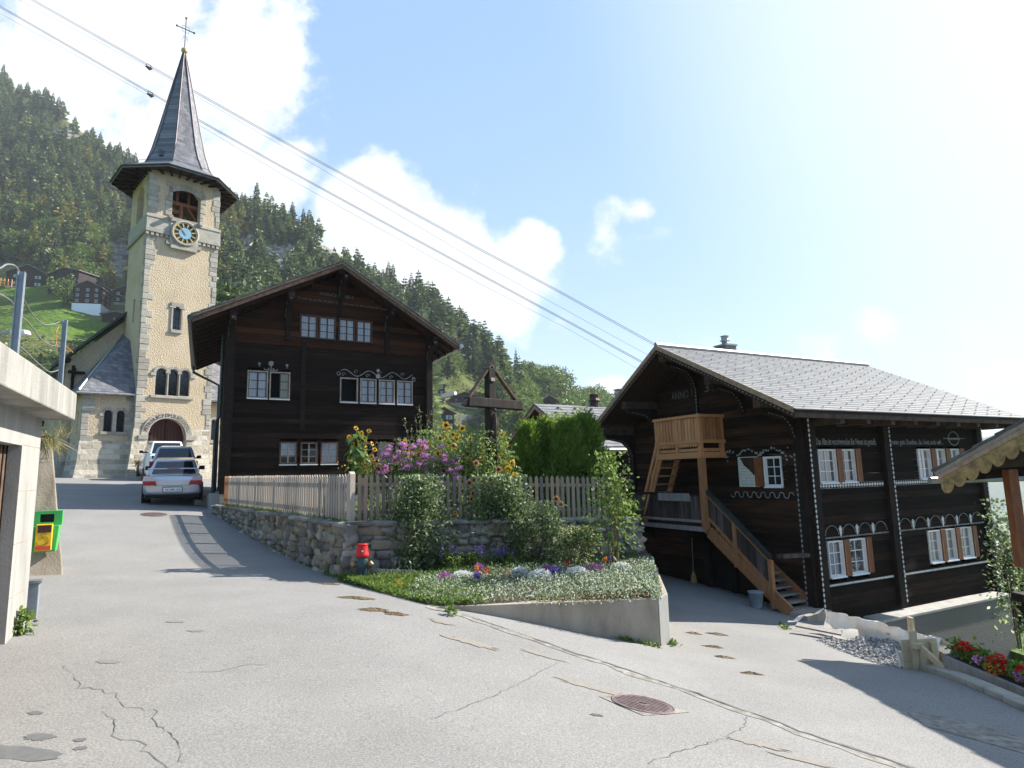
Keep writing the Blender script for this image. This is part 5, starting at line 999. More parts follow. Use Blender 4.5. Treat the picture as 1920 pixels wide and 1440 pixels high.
# roof: main slope with a hipped far end, stone slabs in courses, snow hooks
RX1 = RF.on(1625, 683, 1, APY)[0]; EX1 = RF.on(1921, 775, 1, -.86)[0]; EY = -.86; EZ = zroof(EY)
mb = MB(); mb.prism([(-OG, EY, EZ), (EX1, EY, EZ), (RX1, APY, APZ), (-OG, APY, APZ)], (0, 0, .09)); mb.prism([(-OG, APY, APZ), (RX1, APY, APZ), (EX1, 7.15, zroof(7.15)), (-OG, 7.15, zroof(7.15))], (0, 0, .09)); mb.prism([(RX1, APY, APZ-.005), (EX1, EY, EZ-.005), (EX1, 7.15, zroof(7.15)-.005)], (0, 0, .09)); rf = mb.build('roof', M['wood_soffit'], chr_)
mb = MB(); r = random.Random(31); n = 32
for i in range(n):
    t0, t1 = i/n, (i+1)/n+.006; yA, yB = EY-.06+(APY-EY+.06)*t0, EY-.06+(APY-EY+.06)*t1
    xe = lambda y: EX1+(RX1-EX1)*min(1, max(0, (y-EY)/(APY-EY)))+.02
    za, zb = zroof(yA)+.116, zroof(min(yB, APY))+.104
    x = -OG-.05; 
    while x < xe(yA)-.05:
        w = r.uniform(.3, .46); x1 = min(x+w, xe(yA)); j = 0; xb1 = min(x1, xe(yB)); xb0 = min(x, xe(yB)); yj = 0
        mb.hexa([(x+.001, yA+yj, za-.022), (x1-.001, yA+yj, za-.022), (xb1-.003, yB, zb-.018), (xb0+.003, yB, zb-.018), (x+.003, yA+yj, za+j), (x1-.001, yA+yj, za+j), (xb1-.003, yB, zb+j), (xb0+.003, yB, zb+j)]); x = x1
M['slab'] = mat('grey_stone_slabs', [(.2, (.14, .14, .143)), (.5, (.185, .184, .184)), (.85, (.235, .233, .23))], 2.2, rough=.75, bump=.2, bscale=25, island=.4, spec=.2)
mb.build('roof_slabs', M['slab'], rf)
mb = MB()
for k in range(0, n-1, 2):
    y = EY+(APY-EY)*(k+.25)/n; z = zroof(y)+.15; off = 0
    for c in np.arange(-OG+.35, EX1, .62):
        x = c
        if x < EX1+(RX1-EX1)*((y-EY)/(APY-EY))-.1 and k % 1 == 0: mb.box(x-.009, x+.009, y-.028, y+.01, z-.03, z+.004)
hk = mb.build('snow_hooks', M['bead'], rf); tag(hk, kind='stuff')
mb = MB(); mb.tube([(-OG-.06, APY, APZ+.14), (RX1+.05, APY, APZ+.14)], .07, 8); mb.build('ridge_cap', M['zinc'], rf)
for y0, z0, dx in ((EY, EZ, 0), (7.15, zroof(7.15), 0)):
    mb = MB(); mb.prism([(-OG-.04, y0, z0-.12), (-OG-.04, APY, APZ-.13), (-OG-.04, APY, APZ+.02), (-OG-.04, y0, z0+.03)], (.035, 0, 0)); mb.build('verge_board', M['wood_soffit'], rf)
    mb = MB(); mb.prism([(-OG-.075, y0, z0-.0), (-OG-.075, APY, APZ-.0), (-OG-.075, APY, APZ+.13), (-OG-.075, y0, z0+.13)], (.034, 0, 0)); mb.build('verge_trim', M['wood_fascia'], rf)
    sg = 1; fnv = lambda u, w, zz: (-OG-.042-w, u, zz); beads(fnv, [(y0, z0-.06), (APY, APZ-.07)], .025, .12, .006, mt='orn_paint', nm='verge_beads', parent=rf)
mb = MB(); mb.box(-OG, EX1-.3, EY-.0, EY+.03, EZ-.1, EZ+.01); mb.build('eave_board', M['wood_grey2'], rf)
mb = MB()
for x in np.arange(.3, EX1-.2, .95): mb.box(x-.08, x+.08, EY+.06, .3, EZ-.2, EZ-.03)
mb.build('rafter_ends', M['wood_grey2'], rf)
cx, cyy = RF.on(1371, 655, 1, APY)[0], APY
cb = MB().box(cx-.22, cx+.22, APY-.0, APY+.44, APZ-.4, APZ+.34).build('chimney', M['stone'], rf); MB().box(cx-.25, cx+.25, APY-.03, APY+.47, APZ+.34, APZ+.39).build('chimney_cap', M['zinc'], cb)
MB().lathe([(.1, .38), (.1, .5), (.15, .52), (.12, .55), (.1, .64), (.14, .67), (.02, .7)], 14, (cx, APY+.22, APZ)).build('flue', M['zinc'], cb, True)
# stable door in the ground floor
mb = MB(); fbox(mb, gb, dy0-.2, dy0, -.1, .12, -.75, 1.5); fbox(mb, gb, dy1, dy1+.26, -.1, .12, -.75, 1.5); fbox(mb, gb, dy0-.2, dy1+.26, -.1, .14, 1.38, 1.6); fr0 = mb.build('stable_door_frame', M['wood_dark'], chr_, bevel=.02)
mb = MB(); fbox(mb, gb, dy0, dy1, -.1, -.06, -.65, 1.38); dd = mb.build('stable_door', M['dark_door'] if 'dark_door' in M else M.setdefault('dark_door', mat('stable_boards', [(.3, g(.006)), (.7, (.016, .013, .011))], 5, stretch=(1, 6, 1))), chr_)
mb = MB(); fbox(mb, gb, dy0-.1, dy1+.15, .0, .4, -.95, -.68); mb.build('doorstep', M['old_concrete'], chr_, bevel=.02)
# old balcony, upper larch balcony, stairs
BX = -.9
ya, yb = RF.on(1186, 950, 0, BX)[1], RF.on(1322, 950, 0, BX)[1]; zt = RF.on(1250, 925, 0, BX)[2]; zf = RF.on(1250, 982, 0, BX)[2]
bal = MB(); bal.box(BX, 0, yb, ya+.5, zf-.1, zf); ba = bal.build('old_balcony', M['wood_grey3'] if 'wood_grey3' in M else M.setdefault('wood_grey3', mat('old_balcony_wood', [(.25, (.02, .014, .011)), (.5, (.05, .036, .028)), (.8, (.14, .115, .1))], 3, stretch=(3, 3, .5), bump=.3, island=.3)), chr_)
mb = MB(); yy = yb+.02
while yy < ya+.45: mb.box(BX-.02, BX+.01, yy, yy+.11, zf+.16, zt-.04); yy += .128
mb.build('baluster_boards', M['wood_grey3'], ba)
mb = MB(); mb.box(BX-.05, BX+.05, yb, ya+.5, zt-.04, zt+.03); mb.build('handrail', M['wood_dark'], ba); mb = MB(); mb.box(BX-.05, BX+.02, yb, ya+.5, zf+.1, zf+.17); mb.build('lower_rail', M['wood_grey'], ba); mb = MB().box(BX-.07, BX-.021, yb+.5, yb+1.75, zt-.2, zt+.01); mb.build('nailed_board', M['wood_grey'], ba); mb = MB().box(BX-.06, BX+.04, yb, ya+.5, zf-.12, zf+.0); mb.build('edge_beam', M['wood_grey'], ba)
for y in (yb+.9, ya+.2): mb = MB(); mb.prism([(BX-.05, y-.1, zf-.12), (0, y-.1, zf-.12), (0, y-.1, zf-.6), (-.3, y-.1, zf-.4), (BX-.05, y-.1, zf-.3)], (0, .2, 0)); mb.build('bracket', M['wood_dark'], ba)
# upper balcony
uy1_, uy0_ = RF.on(1228, 800, 0, BX)[1], RF.on(1310, 785, 0, BX)[1]; uzt = RF.on(1309, 776, 0, BX)[2]; uzf = RF.on(1312, 826, 0, BX)[2]; uzb = uzf-.36
mb = MB(); mb.box(BX, -.1, uy0_, uy1_, uzf-.28, uzf-.2); ub = mb.build('larch_balcony', M['larch'], chr_)
def slats(fn, a, b, z0, z1, nm, m='larch', step=.125, wd=.1):
    mb = MB(); u = a
    while u < b-.02:
        w = min(wd, b-u); fbox(mb, fn, u, u+w, 0, .022, z0, z1); u += step
    return mb.build(nm, M[m], ub)
fr_ = lambda u, w, z: (BX-w, u, z); sd = lambda u, w, z: (u, uy0_-w, z)
slats(fr_, uy0_+.06, uy1_-.05, uzf+.03, uzt-.09, 'railing_boards'); slats(sd, BX+.1, -.12, uzf+.03, uzt-.09, 'railing_boards', 'larch_mid' if 'larch_mid' in M else (M.setdefault('larch_mid', mat('larch_side', [(.25, (.2, .08, .03)), (.5, (.3, .135, .055)), (.8, (.42, .21, .09))], 3, stretch=(5, 5, .8), rough=.7, bump=.2, bscale=25, island=.3)) and 'larch_mid'))
mb = MB(); mb.box(BX-.06, BX+.07, uy0_-.06, uy1_+.03, uzt-.08, uzt+.0); mb.box(BX+.07, -.02, uy0_-.06, uy0_+.06, uzt-.083, uzt-.004); mb.build('handrail', M['larch'], ub)
mb = MB(); mb.box(BX-.045, BX-.002, uy0_-.03, uy1_, uzf-.06, uzf+.03); mb.box(BX, -.02, uy0_-.045, uy0_-.002, uzf-.063, uzf+.028); mb.build('lower_rail', M['larch'], ub)
for x, y in ((BX+.03, uy0_+.03), (BX+.03, uy1_-.05), (BX+.03, (uy0_+uy1_)/2), (-.1, uy0_+.03)): mb = MB(); mb.box(x-.055, x+.055, y-.05, y+.05, uzb-.08, uzt-.08); mb.build('post', M['larch'], ub)
mb = MB(); mb.box(BX-.04, BX, uy0_, uy1_, uzb-.1, uzb+.06); mb.box(BX+.001, -.02, uy0_-.04, uy0_-.001, uzb-.097, uzb+.057); mb.build('floor_beam', M['larch'], ub)
mb = MB(); z = uzf-.12
k = 0; u = uy0_
while u < uy1_: mb.prism([fr_(u, .005, uzf-.06), fr_(u+.1, .005, uzf-.06), fr_(u+.1, .005, uzf-.12), fr_(u+.05, .005, uzf-.17), fr_(u, .005, uzf-.12)], (-.02, 0, 0)); u += .1
mb.build('scalloped_skirt', M['larch'], ub)
pz_ = RF.on(1326, 985, 0, BX)[2]
py_ = RF.on(1318, 900, 0, BX)[1]; mb = MB().box(BX-.075, BX+.075, py_-.075, py_+.075, zf-.05, uzb-.1); mb.build('tall_post', M['larch_mid'], ub)
# stair from the old balcony up to the larch balcony
sa = RF.on(1212, 922, 0, BX+.05); sb = RF.on(1246, 848, 0, BX+.05)
mb = MB()
for x in (BX+.02, BX+.68):
    mb.beam((x, sa[1]+.1, zf+.02), (x, uy1_-.15, uzb), .05, .16)
us1 = mb.build('upper_stair', M['larch'], chr_)
mb = MB()
for k in range(8): t = (k+.5)/8; y = sa[1]+.1+(uy1_-.15-sa[1]-.1)*t; z = zf+.02+(uzb-zf)*t; mb.box(BX+.06, BX+.72, y-.12, y+.12, z-.02, z+.03)
mb.build('treads', M['larch_mid'], us1)
A_ = np.array([BX-.02, sa[1]+.05, zf+.62]); B_ = np.array([BX-.02, uy1_-.16, uzb+.56])
for k, dz in enumerate((0, .4)):
    mb = MB(); mb.beam(A_-[0, 0, dz], B_-[0, 0, dz], .05, .09 if k == 0 else .07); mb.build('handrail' if k == 0 else 'slanting_rail', M['larch'], us1)
for q in (.06, .5, .94): p = A_+(B_-A_)*q; MB().box(p[0]+.01, p[0]+.06, p[1]-.04, p[1]+.04, p[2]-.66, p[2]).build('rail_post', M['larch'], us1)
# main stair down to the lane
st0 = np.array([BX+.08, yb-.02, zf]); pb = RF.on(1478, 1172, 2, .05); st1 = np.array([BX+.08, RF.on(1475, 1165, 0, BX)[1], .0])
mb = MB(); mb.beam(st0+[0, 0, -.12], st1+[0, -.05, .02], .07, .3); mb.beam(st0+[.8, 0, -.12], st1+[.8, -.05, .02], .07, .3); ms_ = mb.build('outdoor_stair', M['larch_mid'], chr_)
mb = MB(); n = 13
for k in range(n): t = (k+.6)/n; p = st0+(st1-st0)*t; mb.box(p[0]+.03, p[0]+.77, p[1]-.15, p[1]+.13, p[2]-.03, p[2]+.02)
mb.build('treads', M['wood_grey'], ms_)
ra, rb = st0+[-.02, .05, .95], st1+(st0-st1)*.16+[-.02, 0, .88]
mb = MB(); mb.beam(ra, rb, .1, .05); mb.beam(ra+[0, 0, .05], rb+[0, 0, .05], .13, .04); mb.build('handrail', M['zinc_dark'], ms_)
mb = MB(); mb.beam(ra-[0, 0, .06], rb-[0, 0, .06], .06, .06); mb.beam(ra-[0, 0, .66], rb-[0, 0, .66], .05, .08); mb.build('rail', M['larch_mid'], ms_)
mb = MB()
for k in range(24): t = (k+.5)/24; p = ra+(rb-ra)*t; mb.box(p[0]-.012, p[0]+.012, p[1]-.037, p[1]+.037, p[2]-.64, p[2]-.05)
mb.build('baluster_boards', M['wood_grey3'], ms_)
for t in (0, .48, 1): p = ra+(rb-ra)*t; mb = MB().box(p[0]-.05, p[0]+.04, p[1]-.05, p[1]+.05, p[2]-1.12, p[2]-.03); mb.build('newel_post', M['larch_mid'], ms_)
mb = MB().box(st1[0]-.02, st1[0]+.82, st1[1]-.5, st1[1]+.0, -.45, .06); mb.build('bottom_step', M['old_concrete'], ms_, bevel=.02)
mb = MB(); mb.prism([(-.2, -.02, 1.2), (-.95, .1, 1.22), (-.9, .32, 1.2), (-.2, .3, 1.18)], (0, 0, .09)); mb.build('corner_ledge', M['wood_grey3'], chr_)
mb = MB(); mb.prism([(-.15, RD+.2, 1.15), (-1.15, RD+.1, 1.1), (-1.1, RD+.8, 1.1), (-.15, RD+.9, 1.2)], (0, 0, .08)); mb.build('corner_slab', M['granite'], chr_)
# broom and bucket
q = RF.on(1302, 1105, 0, -.14); t = thing('broom', 'straw broom hanging upright on the dark wall left of the stable door', 'broom', RF.w(*q), RF.rz())
MB().tube([(0, 0, .4), (.05, .02, 1.75)], .014, 6).build('handle', M['wood_grey'], t); MB().lathe([(.1, 0), (.11, .12), (.07, .36), (.03, .48), (.02, .5)], 12).build('bristles', M['straw'], t, True)
p = gnd(1419, 1140); t = thing('bucket', 'grey plastic bucket standing under the outdoor stair', 'bucket', (p[0], p[1], p[2]))
MB().lathe([(.12, 0), (.125, .02), (.165, .34), (.18, .35), (.18, .37), (.16, .37), (.115, .03)], 20).build('pail', M['galv'], t, True); MB().tube([(.17*math.cos(a), .03+.05*math.sin(a), .36-.12*math.sin(a)) for a in np.linspace(0, math.pi, 9)], .006, 5).build('handle', M['iron'], t)
# ------------------------------------------------------------------ garage with its concrete roof slab
GF = Fr(at(47, 1172, 7.6), -25.9)
gar = thing('garage', 'raw concrete garage with thick overhanging roof slab on the left', 'garage', GF.o, GF.rz())
gf = lambda u, w, z: (u, -w, z)
du = GF.on(36, 900, 1, 0)[0]; dzt = GF.on(20, 831, 1, 0)[2]
mb = MB(); wall_open(mb, gf, -7.5, 0, -1, 2.42, [(du-2.6, du, -.9, flat_top(dzt))], .18); mb.add([(0, 0, -1), (0, 4, -1), (0, 4, 2.42), (0, 0, 2.42)], [(0, 1, 2, 3)]); mb.add([(-7.5, 4, -1), (0, 4, -1), (0, 4, 2.42), (-7.5, 4, 2.42)], [(0, 3, 2, 1)])
mb.build('concrete_wall', M['concrete'], gar)
mb = MB()
for z in (.42, .98, 1.55, 2.05): mb.box(du+.01, -.004, -.003, .02, z, z+.008)
mb.box(.0, .003, .02, 3.9, .6, .608); mb.build('formwork_joints', M['old_concrete'], gar)
mb = MB(); mb.prism([(-7.6, -.32, 2.42), (.07, -.32, 2.4), (.25, .05, 2.42), (.25, 4.2, 2.42), (-7.6, 4.2, 2.42)], (0, 0, .335)); mb.build('roof_slab', M['slab_concrete'], gar, bevel=.015)
mb = MB(); mb.box(.0, .22, .02, .9, 2.33, 2.4); mb.build('formwork_board', M['wood_dark'], gar)
mb = MB(); mb.box(du-2.6, du-.0, .13, .18, -.9, dzt); dr = mb.build('garage_door', M['wood_fascia2'], gar); mb = MB()
for u in np.arange(du-2.55, du, .14): mb.box(u, u+.015, .118, .13, -.9, dzt)
mb.build('door_battens', M['wood_dark'], dr)
# sloping wing wall beyond it
p0 = at(127, 1078, 11.3); WA = Fr((p0[0], p0[1], p0[2]), 52)
wing = thing('retaining_wall', 'stained concrete wing wall with a slanting end behind the green bin', 'wall', WA.o, WA.rz())
xr = WA.on(99, 828, 1, 0); mb = MB(); mb.hexa([(-2.0, 0, -.5), (0, 0, -.5), (0, .9, -.5), (-2.0, .9, -.5), (-2.0, .25, xr[2]), (xr[0], .25, xr[2]), (xr[0], .9, xr[2]), (-2.0, .9, xr[2])]); mb.build('wall_face', M['old_concrete'], wing, bevel=.02)
mb = MB().box(-.9, xr[0]+.02, .1, .8, xr[2], xr[2]+.1); mb.build('wooden_cap', M['wood_dark'], wing)
lv = LV(); n = 240; P = np.column_stack([RS.uniform(-1.2, xr[0]+.25, n), RS.uniform(-.05, .6, n), np.full(n, xr[2]+.08)]); A = RS.normal(size=(n, 3))*[.6, .6, .3]+[.25, -.25, .75]; lv.leaves(P, RS.uniform(.12, .4, n), .009, A, fold=.6); 
A2 = RS.normal(size=(160, 3))*[.3, .3, .2]+[.35, -.45, -.55]; lv.leaves(np.column_stack([RS.uniform(xr[0]-.2, xr[0]+.05, 160), RS.uniform(-.0, .3, 160), np.full(160, xr[2]+.1)]), RS.uniform(.2, .6, 160), .008, A2); g_ = lv.build('dry_grass_tuft', M['lf_dry']); g_.location = WA.o; g_.rotation_euler = (0, 0, WA.rz()); tag(g_, 'dry grass hanging over the concrete wing wall', 'grass', kind='stuff')
# dog waste bin
bc = at(84, 998, 10.9); BF = Fr(bc, 60)
xl, xr2 = BF.on(59, 998, 1, 0)[0], BF.on(112, 998, 1, 0)[0]; zt, zb = BF.on(100, 958, 1, 0)[2], BF.on(85, 1035, 1, 0)[2]
bn = thing('waste_bin', 'bright green dog waste bin with yellow bag dispenser on the concrete wall', 'waste bin', BF.w(xl, 0, 0), BF.rz()); w_ = xr2-xl
mb = MB(); mb.hexa([(0.02, 0, zb), (w_-.04, 0, zb), (w_-.04, .28, zb), (.02, .28, zb), (0, -.02, zt-.24), (w_-.01, -.02, zt-.24), (w_-.01, .28, zt-.24), (0, .28, zt-.24)]); mb.build('bin_body', M['robi_green'], bn, bevel=.012)
mb = MB(); fbn = lambda u, w, z: (u, -w, z); wall_open(mb, fbn, -.01, w_+.01, zt-.23, zt, [(w_*.26, w_*.76, zt-.185, flat_top(zt-.05))], .1); mb.box(-.01, w_+.01, .1, .28, zt-.23, zt); mb.build('bin_lid', M['robi_green'], bn)
mb = MB().box(w_*.2, w_*.8, .08, .095, zt-.22, zt-.02); mb.build('dark_slot', M['black'], bn)
ds = MB().box(w_*.17, w_*.76, -.1, -.025, zb+.03, zb+.47).build('bag_dispenser', M['robi_yellow'], bn, bevel=.01)
MB().box(w_*.24, w_*.72, -.106, -.1, zb+.33, zb+.45).build('dispenser_window', M['dark_brown'] if 'dark_brown' in M else M.setdefault('dark_brown', mat('brown_window', [(.3, (.05, .02, .02)), (.7, (.09, .04, .04))], 6, bump=0, rough=.2)), ds)
MB().box(w_*.2, w_*.74, -.106, -.1, zb+.04, zb+.11).build('red_strip', M['red_sign'], ds)
mb = MB(); fz = lambda u, w, z: (u, -.101-w, z); curl(mb, fz, w_*.47, zb+.28, .04, .6, 4.8, .004, .003); curl(mb, fz, w_*.47, zb+.2, .065, -1.9, 2.0, .004, .003); curl(mb, fz, w_*.44, zb+.2, .09, 3.4, 6.0, .004, .003); mb.build('drawn_outline', M['black'], ds)
# steel posts with wires, lamp
def steel_post(px, pyb, pyt, Y, lb, wd=.12):
    b = at(px, pyb, Y); t_ = at(px, pyt, Y); h = t_[2]-b[2]+.35; t = thing('steel_post', lb, 'post', (b[0], b[1], b[2]-.35), rad(25), 'steel posts behind the garage roof')
    mb = MB(); mb.box(-wd/2, wd/2, -.006, .006, 0, h); mb.box(-wd/2, -wd/2+.01, -wd/2, wd/2, 0, h-.002); mb.box(wd/2-.01, wd/2, -wd/2, wd/2, 0, h-.002); mb.build('steel_profile', M['galv'], t); return b, t_
b1, t1 = steel_post(27, 660, 510, 7.3, 'taller steel post with wires at the left edge above the slab', .075)
b2, t2 = steel_post(113, 715, 600, 10.2, 'shorter steel post with wires at the end of the garage slab', .065)
def wire(name, lb, pts, r, m='cable_grey', grp='wires between the steel posts'):
    P = [np.array(p, float) for p in pts]; Q = []
    for i in range(len(P)-1):
        a = P[max(i-1, 0)]; b = P[i]; c = P[i+1]; d = P[min(i+2, len(P)-1)]
        for k in range(6):
            t = k/6; Q.append(.5*((2*b)+(c-a)*t+(2*a-5*b+4*c-d)*t*t+(3*b-a-3*c+d)*t**3))
    Q.append(P[-1]); o = MB().tube(Q, r, 6).build(name, M[m], smooth=True); return tag(o, lb, 'wire', grp)
def px_wire(lb, pts, r, Y0=7.3, Y1=10.2, m='cable_grey'):
    x0, x1 = 27, 113; wire('wire', lb, [at(x, y, Y0+(Y1-Y0)*(x-x0)/(x1-x0)) for x, y in pts], r, m)
px_wire('grey hose looping over the top of the taller steel post', [(-12, 506), (2, 502), (12, 496), (25, 497), (33, 504), (37, 512)], .011)
px_wire('grey hose sagging between the tops of the two posts', [(42, 557), (50, 571), (62, 591), (78, 606), (92, 609), (105, 606), (113, 603)], .009)
px_wire('grey hose dropping from the taller post to the middle of the shorter post', [(35, 590), (48, 600), (62, 616), (75, 634), (92, 646), (112, 650)], .009)
px_wire('short grey hose left of the taller post', [(-10, 546), (8, 556), (20, 564), (29, 575)], .009)
px_wire('thin dark wire strung behind both posts', [(-10, 602), (15, 608), (60, 611), (110, 611)], .005, m='zinc_dark')
px_wire('lower thin dark wire strung behind both posts', [(30, 654), (70, 654), (110, 653)], .005, m='zinc_dark')
px_wire('lowest grey hose lying along the slab edge', [(30, 643), (52, 663), (70, 680), (90, 696), (100, 697), (109, 694)], .009)
px_wire('bent rusty rod on the shorter post', [(110, 612), (106, 622), (106, 640), (104, 648)], .006, m='terra')
px_wire('rusty wire ends sticking out right of the shorter post', [(114, 645), (124, 650), (137, 661)], .008, m='terra')
lp = at(8, 624, 13); t = thing('street_lamp', 'flat grey street lamp head on an arm behind the taller steel post', 'street lamp', lp)
MB().tube([(-.6, -.1, -.06), (.1, 0, 0), (.28, 0, .01)], .03, 8).build('lamp_arm', M['galv'], t)
MB().hexa([(.2, -.11, -.05), (.52, -.1, -.05), (.52, .1, -.05), (.2, .11, -.05), (.2, -.09, .06), (.5, -.07, .04), (.5, .07, .04), (.2, .09, .06)]).build('lamp_head', M['white_paint'], t, bevel=.02)
p = at(56, 1163, 7.9); t = thing('metal_post', 'low grey metal post at the foot of the garage wall', 'post', (p[0], p[1], float(G(p[0], p[1]))), rad(30)); MB().box(-.07, .07, -.05, .05, 0, .42).build('post_body', M['galv'], t, bevel=.008); MB().box(-.1, .1, -.08, .08, .42, .46).build('post_cap', M['zinc'], t, bevel=.008)
# ------------------------------------------------------------------ stone walls, garden terrace, planter
def stone(mb, c, ax, rr, noise=.12, n=7, m=9, pw_=.55):
    b = len(mb.v); ph = [rr.uniform(0, 6) for _ in range(6)]; c = np.array(c); A = [np.array(a) for a in ax]; vs = []
    sg = lambda v: math.copysign(abs(v)**pw_, v)
    for i in range(n+1):
        th = math.pi*i/n-math.pi/2
        for k in range(m):
            f = 2*math.pi*k/m; x, y, z = sg(math.cos(th))*sg(math.cos(f)), sg(math.cos(th))*sg(math.sin(f)), sg(math.sin(th))
            q = 1+noise*(math.sin(3*x+ph[0])*math.cos(2*y+ph[1])+.6*math.sin(4*z+ph[2]+2*x)+.5*math.sin(5*y+ph[3]))
            vs.append(c+A[0]*x*q+A[1]*y*q+A[2]*z*q)
    mb.add(vs, [(i*m+k, i*m+(k+1) % m, (i+1)*m+(k+1) % m, (i+1)*m+k) for i in range(n) for k in range(m)])
def rubble(mbs, A, B, bot, top, out, seed, hmin=.1, hmax=.22, wmin=.12, wmax=.36, depth=.13):
    """A,B: ends (2d); bot/top(t) heights; out: outward unit 2d"""
    rr = random.Random(seed); A = np.array(A[:2]); B = np.array(B[:2]); L_ = np.linalg.norm(B-A); d = (B-A)/L_; o3 = np.array([out[0], out[1], 0])
    row = 0; frac = 0
    hs = [];  s = 0
    while s < 1: h = rr.uniform(hmin, hmax); hs.append(h); s += h/max(top(.5)-bot(.5), top(0)-bot(0), top(1)-bot(1))
    tot = sum(hs); acc = 0
    for h in hs:
        f0, f1 = acc/tot, (acc+h)/tot; acc += h; u = -.1
        while u < L_:
            t = min(1, max(0, (u+.15)/L_)); z0, z1 = bot(t)+(top(t)-bot(t))*f0, bot(t)+(top(t)-bot(t))*f1; hh = z1-z0
            w = rr.uniform(wmin, wmax)*min(1.0, .5+hh*2.2); 
            if hh > .03:
                c2 = A+d*(u+w/2); c = np.array([c2[0], c2[1], (z0+z1)/2+rr.uniform(-.02, .02)])+o3*rr.uniform(-.07, .0); tl = rr.uniform(-.14, .14)
                ax = [np.array([d[0]*math.cos(tl), d[1]*math.cos(tl), math.sin(tl)])*w*.56, o3*depth*rr.uniform(.8, 1.2), np.array([-d[0]*math.sin(tl), -d[1]*math.sin(tl), math.cos(tl)])*hh*.6]
                stone(mbs[0 if rr.random() < .6 else 1], c, ax, rr, .26, 8, 10, .45)
            u += w*1.0
W0 = np.append(at(405, 943, 19.9)[:2], 0); W1 = at(652, 1086, 12.3); W2 = at(1192, 1040, 14.35)
F2 = at(421, 893, 19.3); F0 = at(655, 889, 12.75); F1 = at(1163, 893, 14.3); F2b = at(421, 946, 19.3)[2]; F0b = at(655, 979, 12.75)[2]; F1b = at(1163, 971, 14.3)[2]
gw = lambda t, A, B: float(G(A[0]+(B[0]-A[0])*t, A[1]+(B[1]-A[1])*t))-.1
mbs = [MB(), MB()]; o1 = np.array([-(W1-W0)[1], (W1-W0)[0]]); o1 = -unit(o1) if o1[0] > 0 else unit(o1)
top1 = lambda t: F2b-.06+(F0b-.03-F2b+.06)*t
rubble(mbs, W0, W1, lambda t: gw(t, W0, W1), top1, o1, 5)
d2 = unit((W2-W1)[:2]); o2 = np.array([d2[1], -d2[0]])
bedz = lambda t: -.35+.0*t
rubble(mbs, W1, W2, lambda t: bedz(t), lambda t: F0b-.03+(F1b-F0b)*t, o2, 6, hmin=.12, hmax=.3, wmin=.18, wmax=.55)
e3 = np.array(W2[:2])+np.array([-d2[1], d2[0]])*1.8; rubble(mbs, W2, e3, lambda t: -.9, lambda t: F1b-.03, d2, 7, wmin=.3, wmax=.6)
wl = thing('stone_wall', 'rough field stone wall carrying the picket fence round the garden', 'wall', (0, 0, 0))
mbs[0].build('grey_stones', M['stone'], wl, smooth=True); mbs[1].build('tan_stones', M['stone_tan'], wl, smooth=True)
mb = MB()
def slabwall(mb, A, B, out, b0, b1, t0, t1, th=.35, off=-.035):
    o = np.array([out[0], out[1]]); a0, a1 = np.array(A[:2])-o*off, np.array(B[:2])-o*off; c0, c1 = a0-o*th, a1-o*th
    mb.hexa([(*a0, b0), (*a1, b1), (*c1, b1), (*c0, b0), (*a0, t0), (*a1, t1), (*c1, t1), (*c0, t0)])
slabwall(mb, W0, W1, o1, G(*W0[:2])-.4, G(*W1[:2])-.4, top1(0)-.05, top1(1)-.05); slabwall(mb, W1, W2, o2, -.7, -1.2, F0b-.08, F1b-.08, .4); slabwall(mb, W2, e3, d2, -1.2, -1.2, F1b-.07, F1b-.07)
mb.build('mortar_core', M['mortar_dark'], wl)
mb = MB(); rr_ = random.Random(9)
for (A, B, ta, tb, o_, n) in ((W0, W1, top1(0), top1(1), o1, 16), (W1, W2, F0b-.03, F1b-.03, o2, 13)):
    for k in range(n):
        t = (k+.5)/n; c2 = np.array(A[:2])+(np.array(B[:2])-np.array(A[:2]))*t-np.array(o_)*.1; L_ = np.linalg.norm((np.array(B)-np.array(A))[:2]); dd = unit((np.array(B)-np.array(A))[:2])
        stone(mb, (*c2, ta+(tb-ta)*t-.0+rr_.uniform(-.02, .02)), [np.array([dd[0], dd[1], (tb-ta)/L_])*L_/n*.6, np.array([o_[0], o_[1], 0])*.24, np.array([0, 0, .055])], rr_, .1)
mb.build('coping_stones', M['stone'], wl, smooth=True)
# garden soil inside the fence
BL = LF.w(-.2, -.35, -.1); BR = np.array([4.4, 20.5, .55])
def garden(s, t):
    a = F2*(1-s)+0; f_a = np.array([*(F2[:2]*(1-s)+F0[:2]*s), F2b*(1-s)+F0b*s]) if s <= 1 else None
    return f_a
us = np.linspace(0, 1, 22); ws = np.linspace(0, 1, 22)
c00, c10, c11, c01 = np.array([F0[0]+.02, F0[1]+.1, F0b-.05]), np.array([F1[0], F1[1]+.1, F1b-.05]), BR, np.array([F2[0]+.1, F2[1]+.1, F2b-.02])
def gz(u, w): p = c00*(1-u)*(1-w)+c10*u*(1-w)+c11*u*w+c01*(1-u)*w; return p+np.array([0, 0, .05*math.sin(p[0]*7)*math.cos(p[1]*5)*(0 < w < 1)])
o = MB().sheet(lambda u, w: gz(u, w), us, ws).build('garden_soil', M['soil'], smooth=True); tag(o, kind='structure')
def garden_z(x, y):                       # height of the garden soil at a point
    best = min(((np.hypot(*(gz(u, w)[:2]-np.array([x, y]))), gz(u, w)[2]) for u in us[::2] for w in ws[::2]), key=lambda q: q[0]); return best[1]
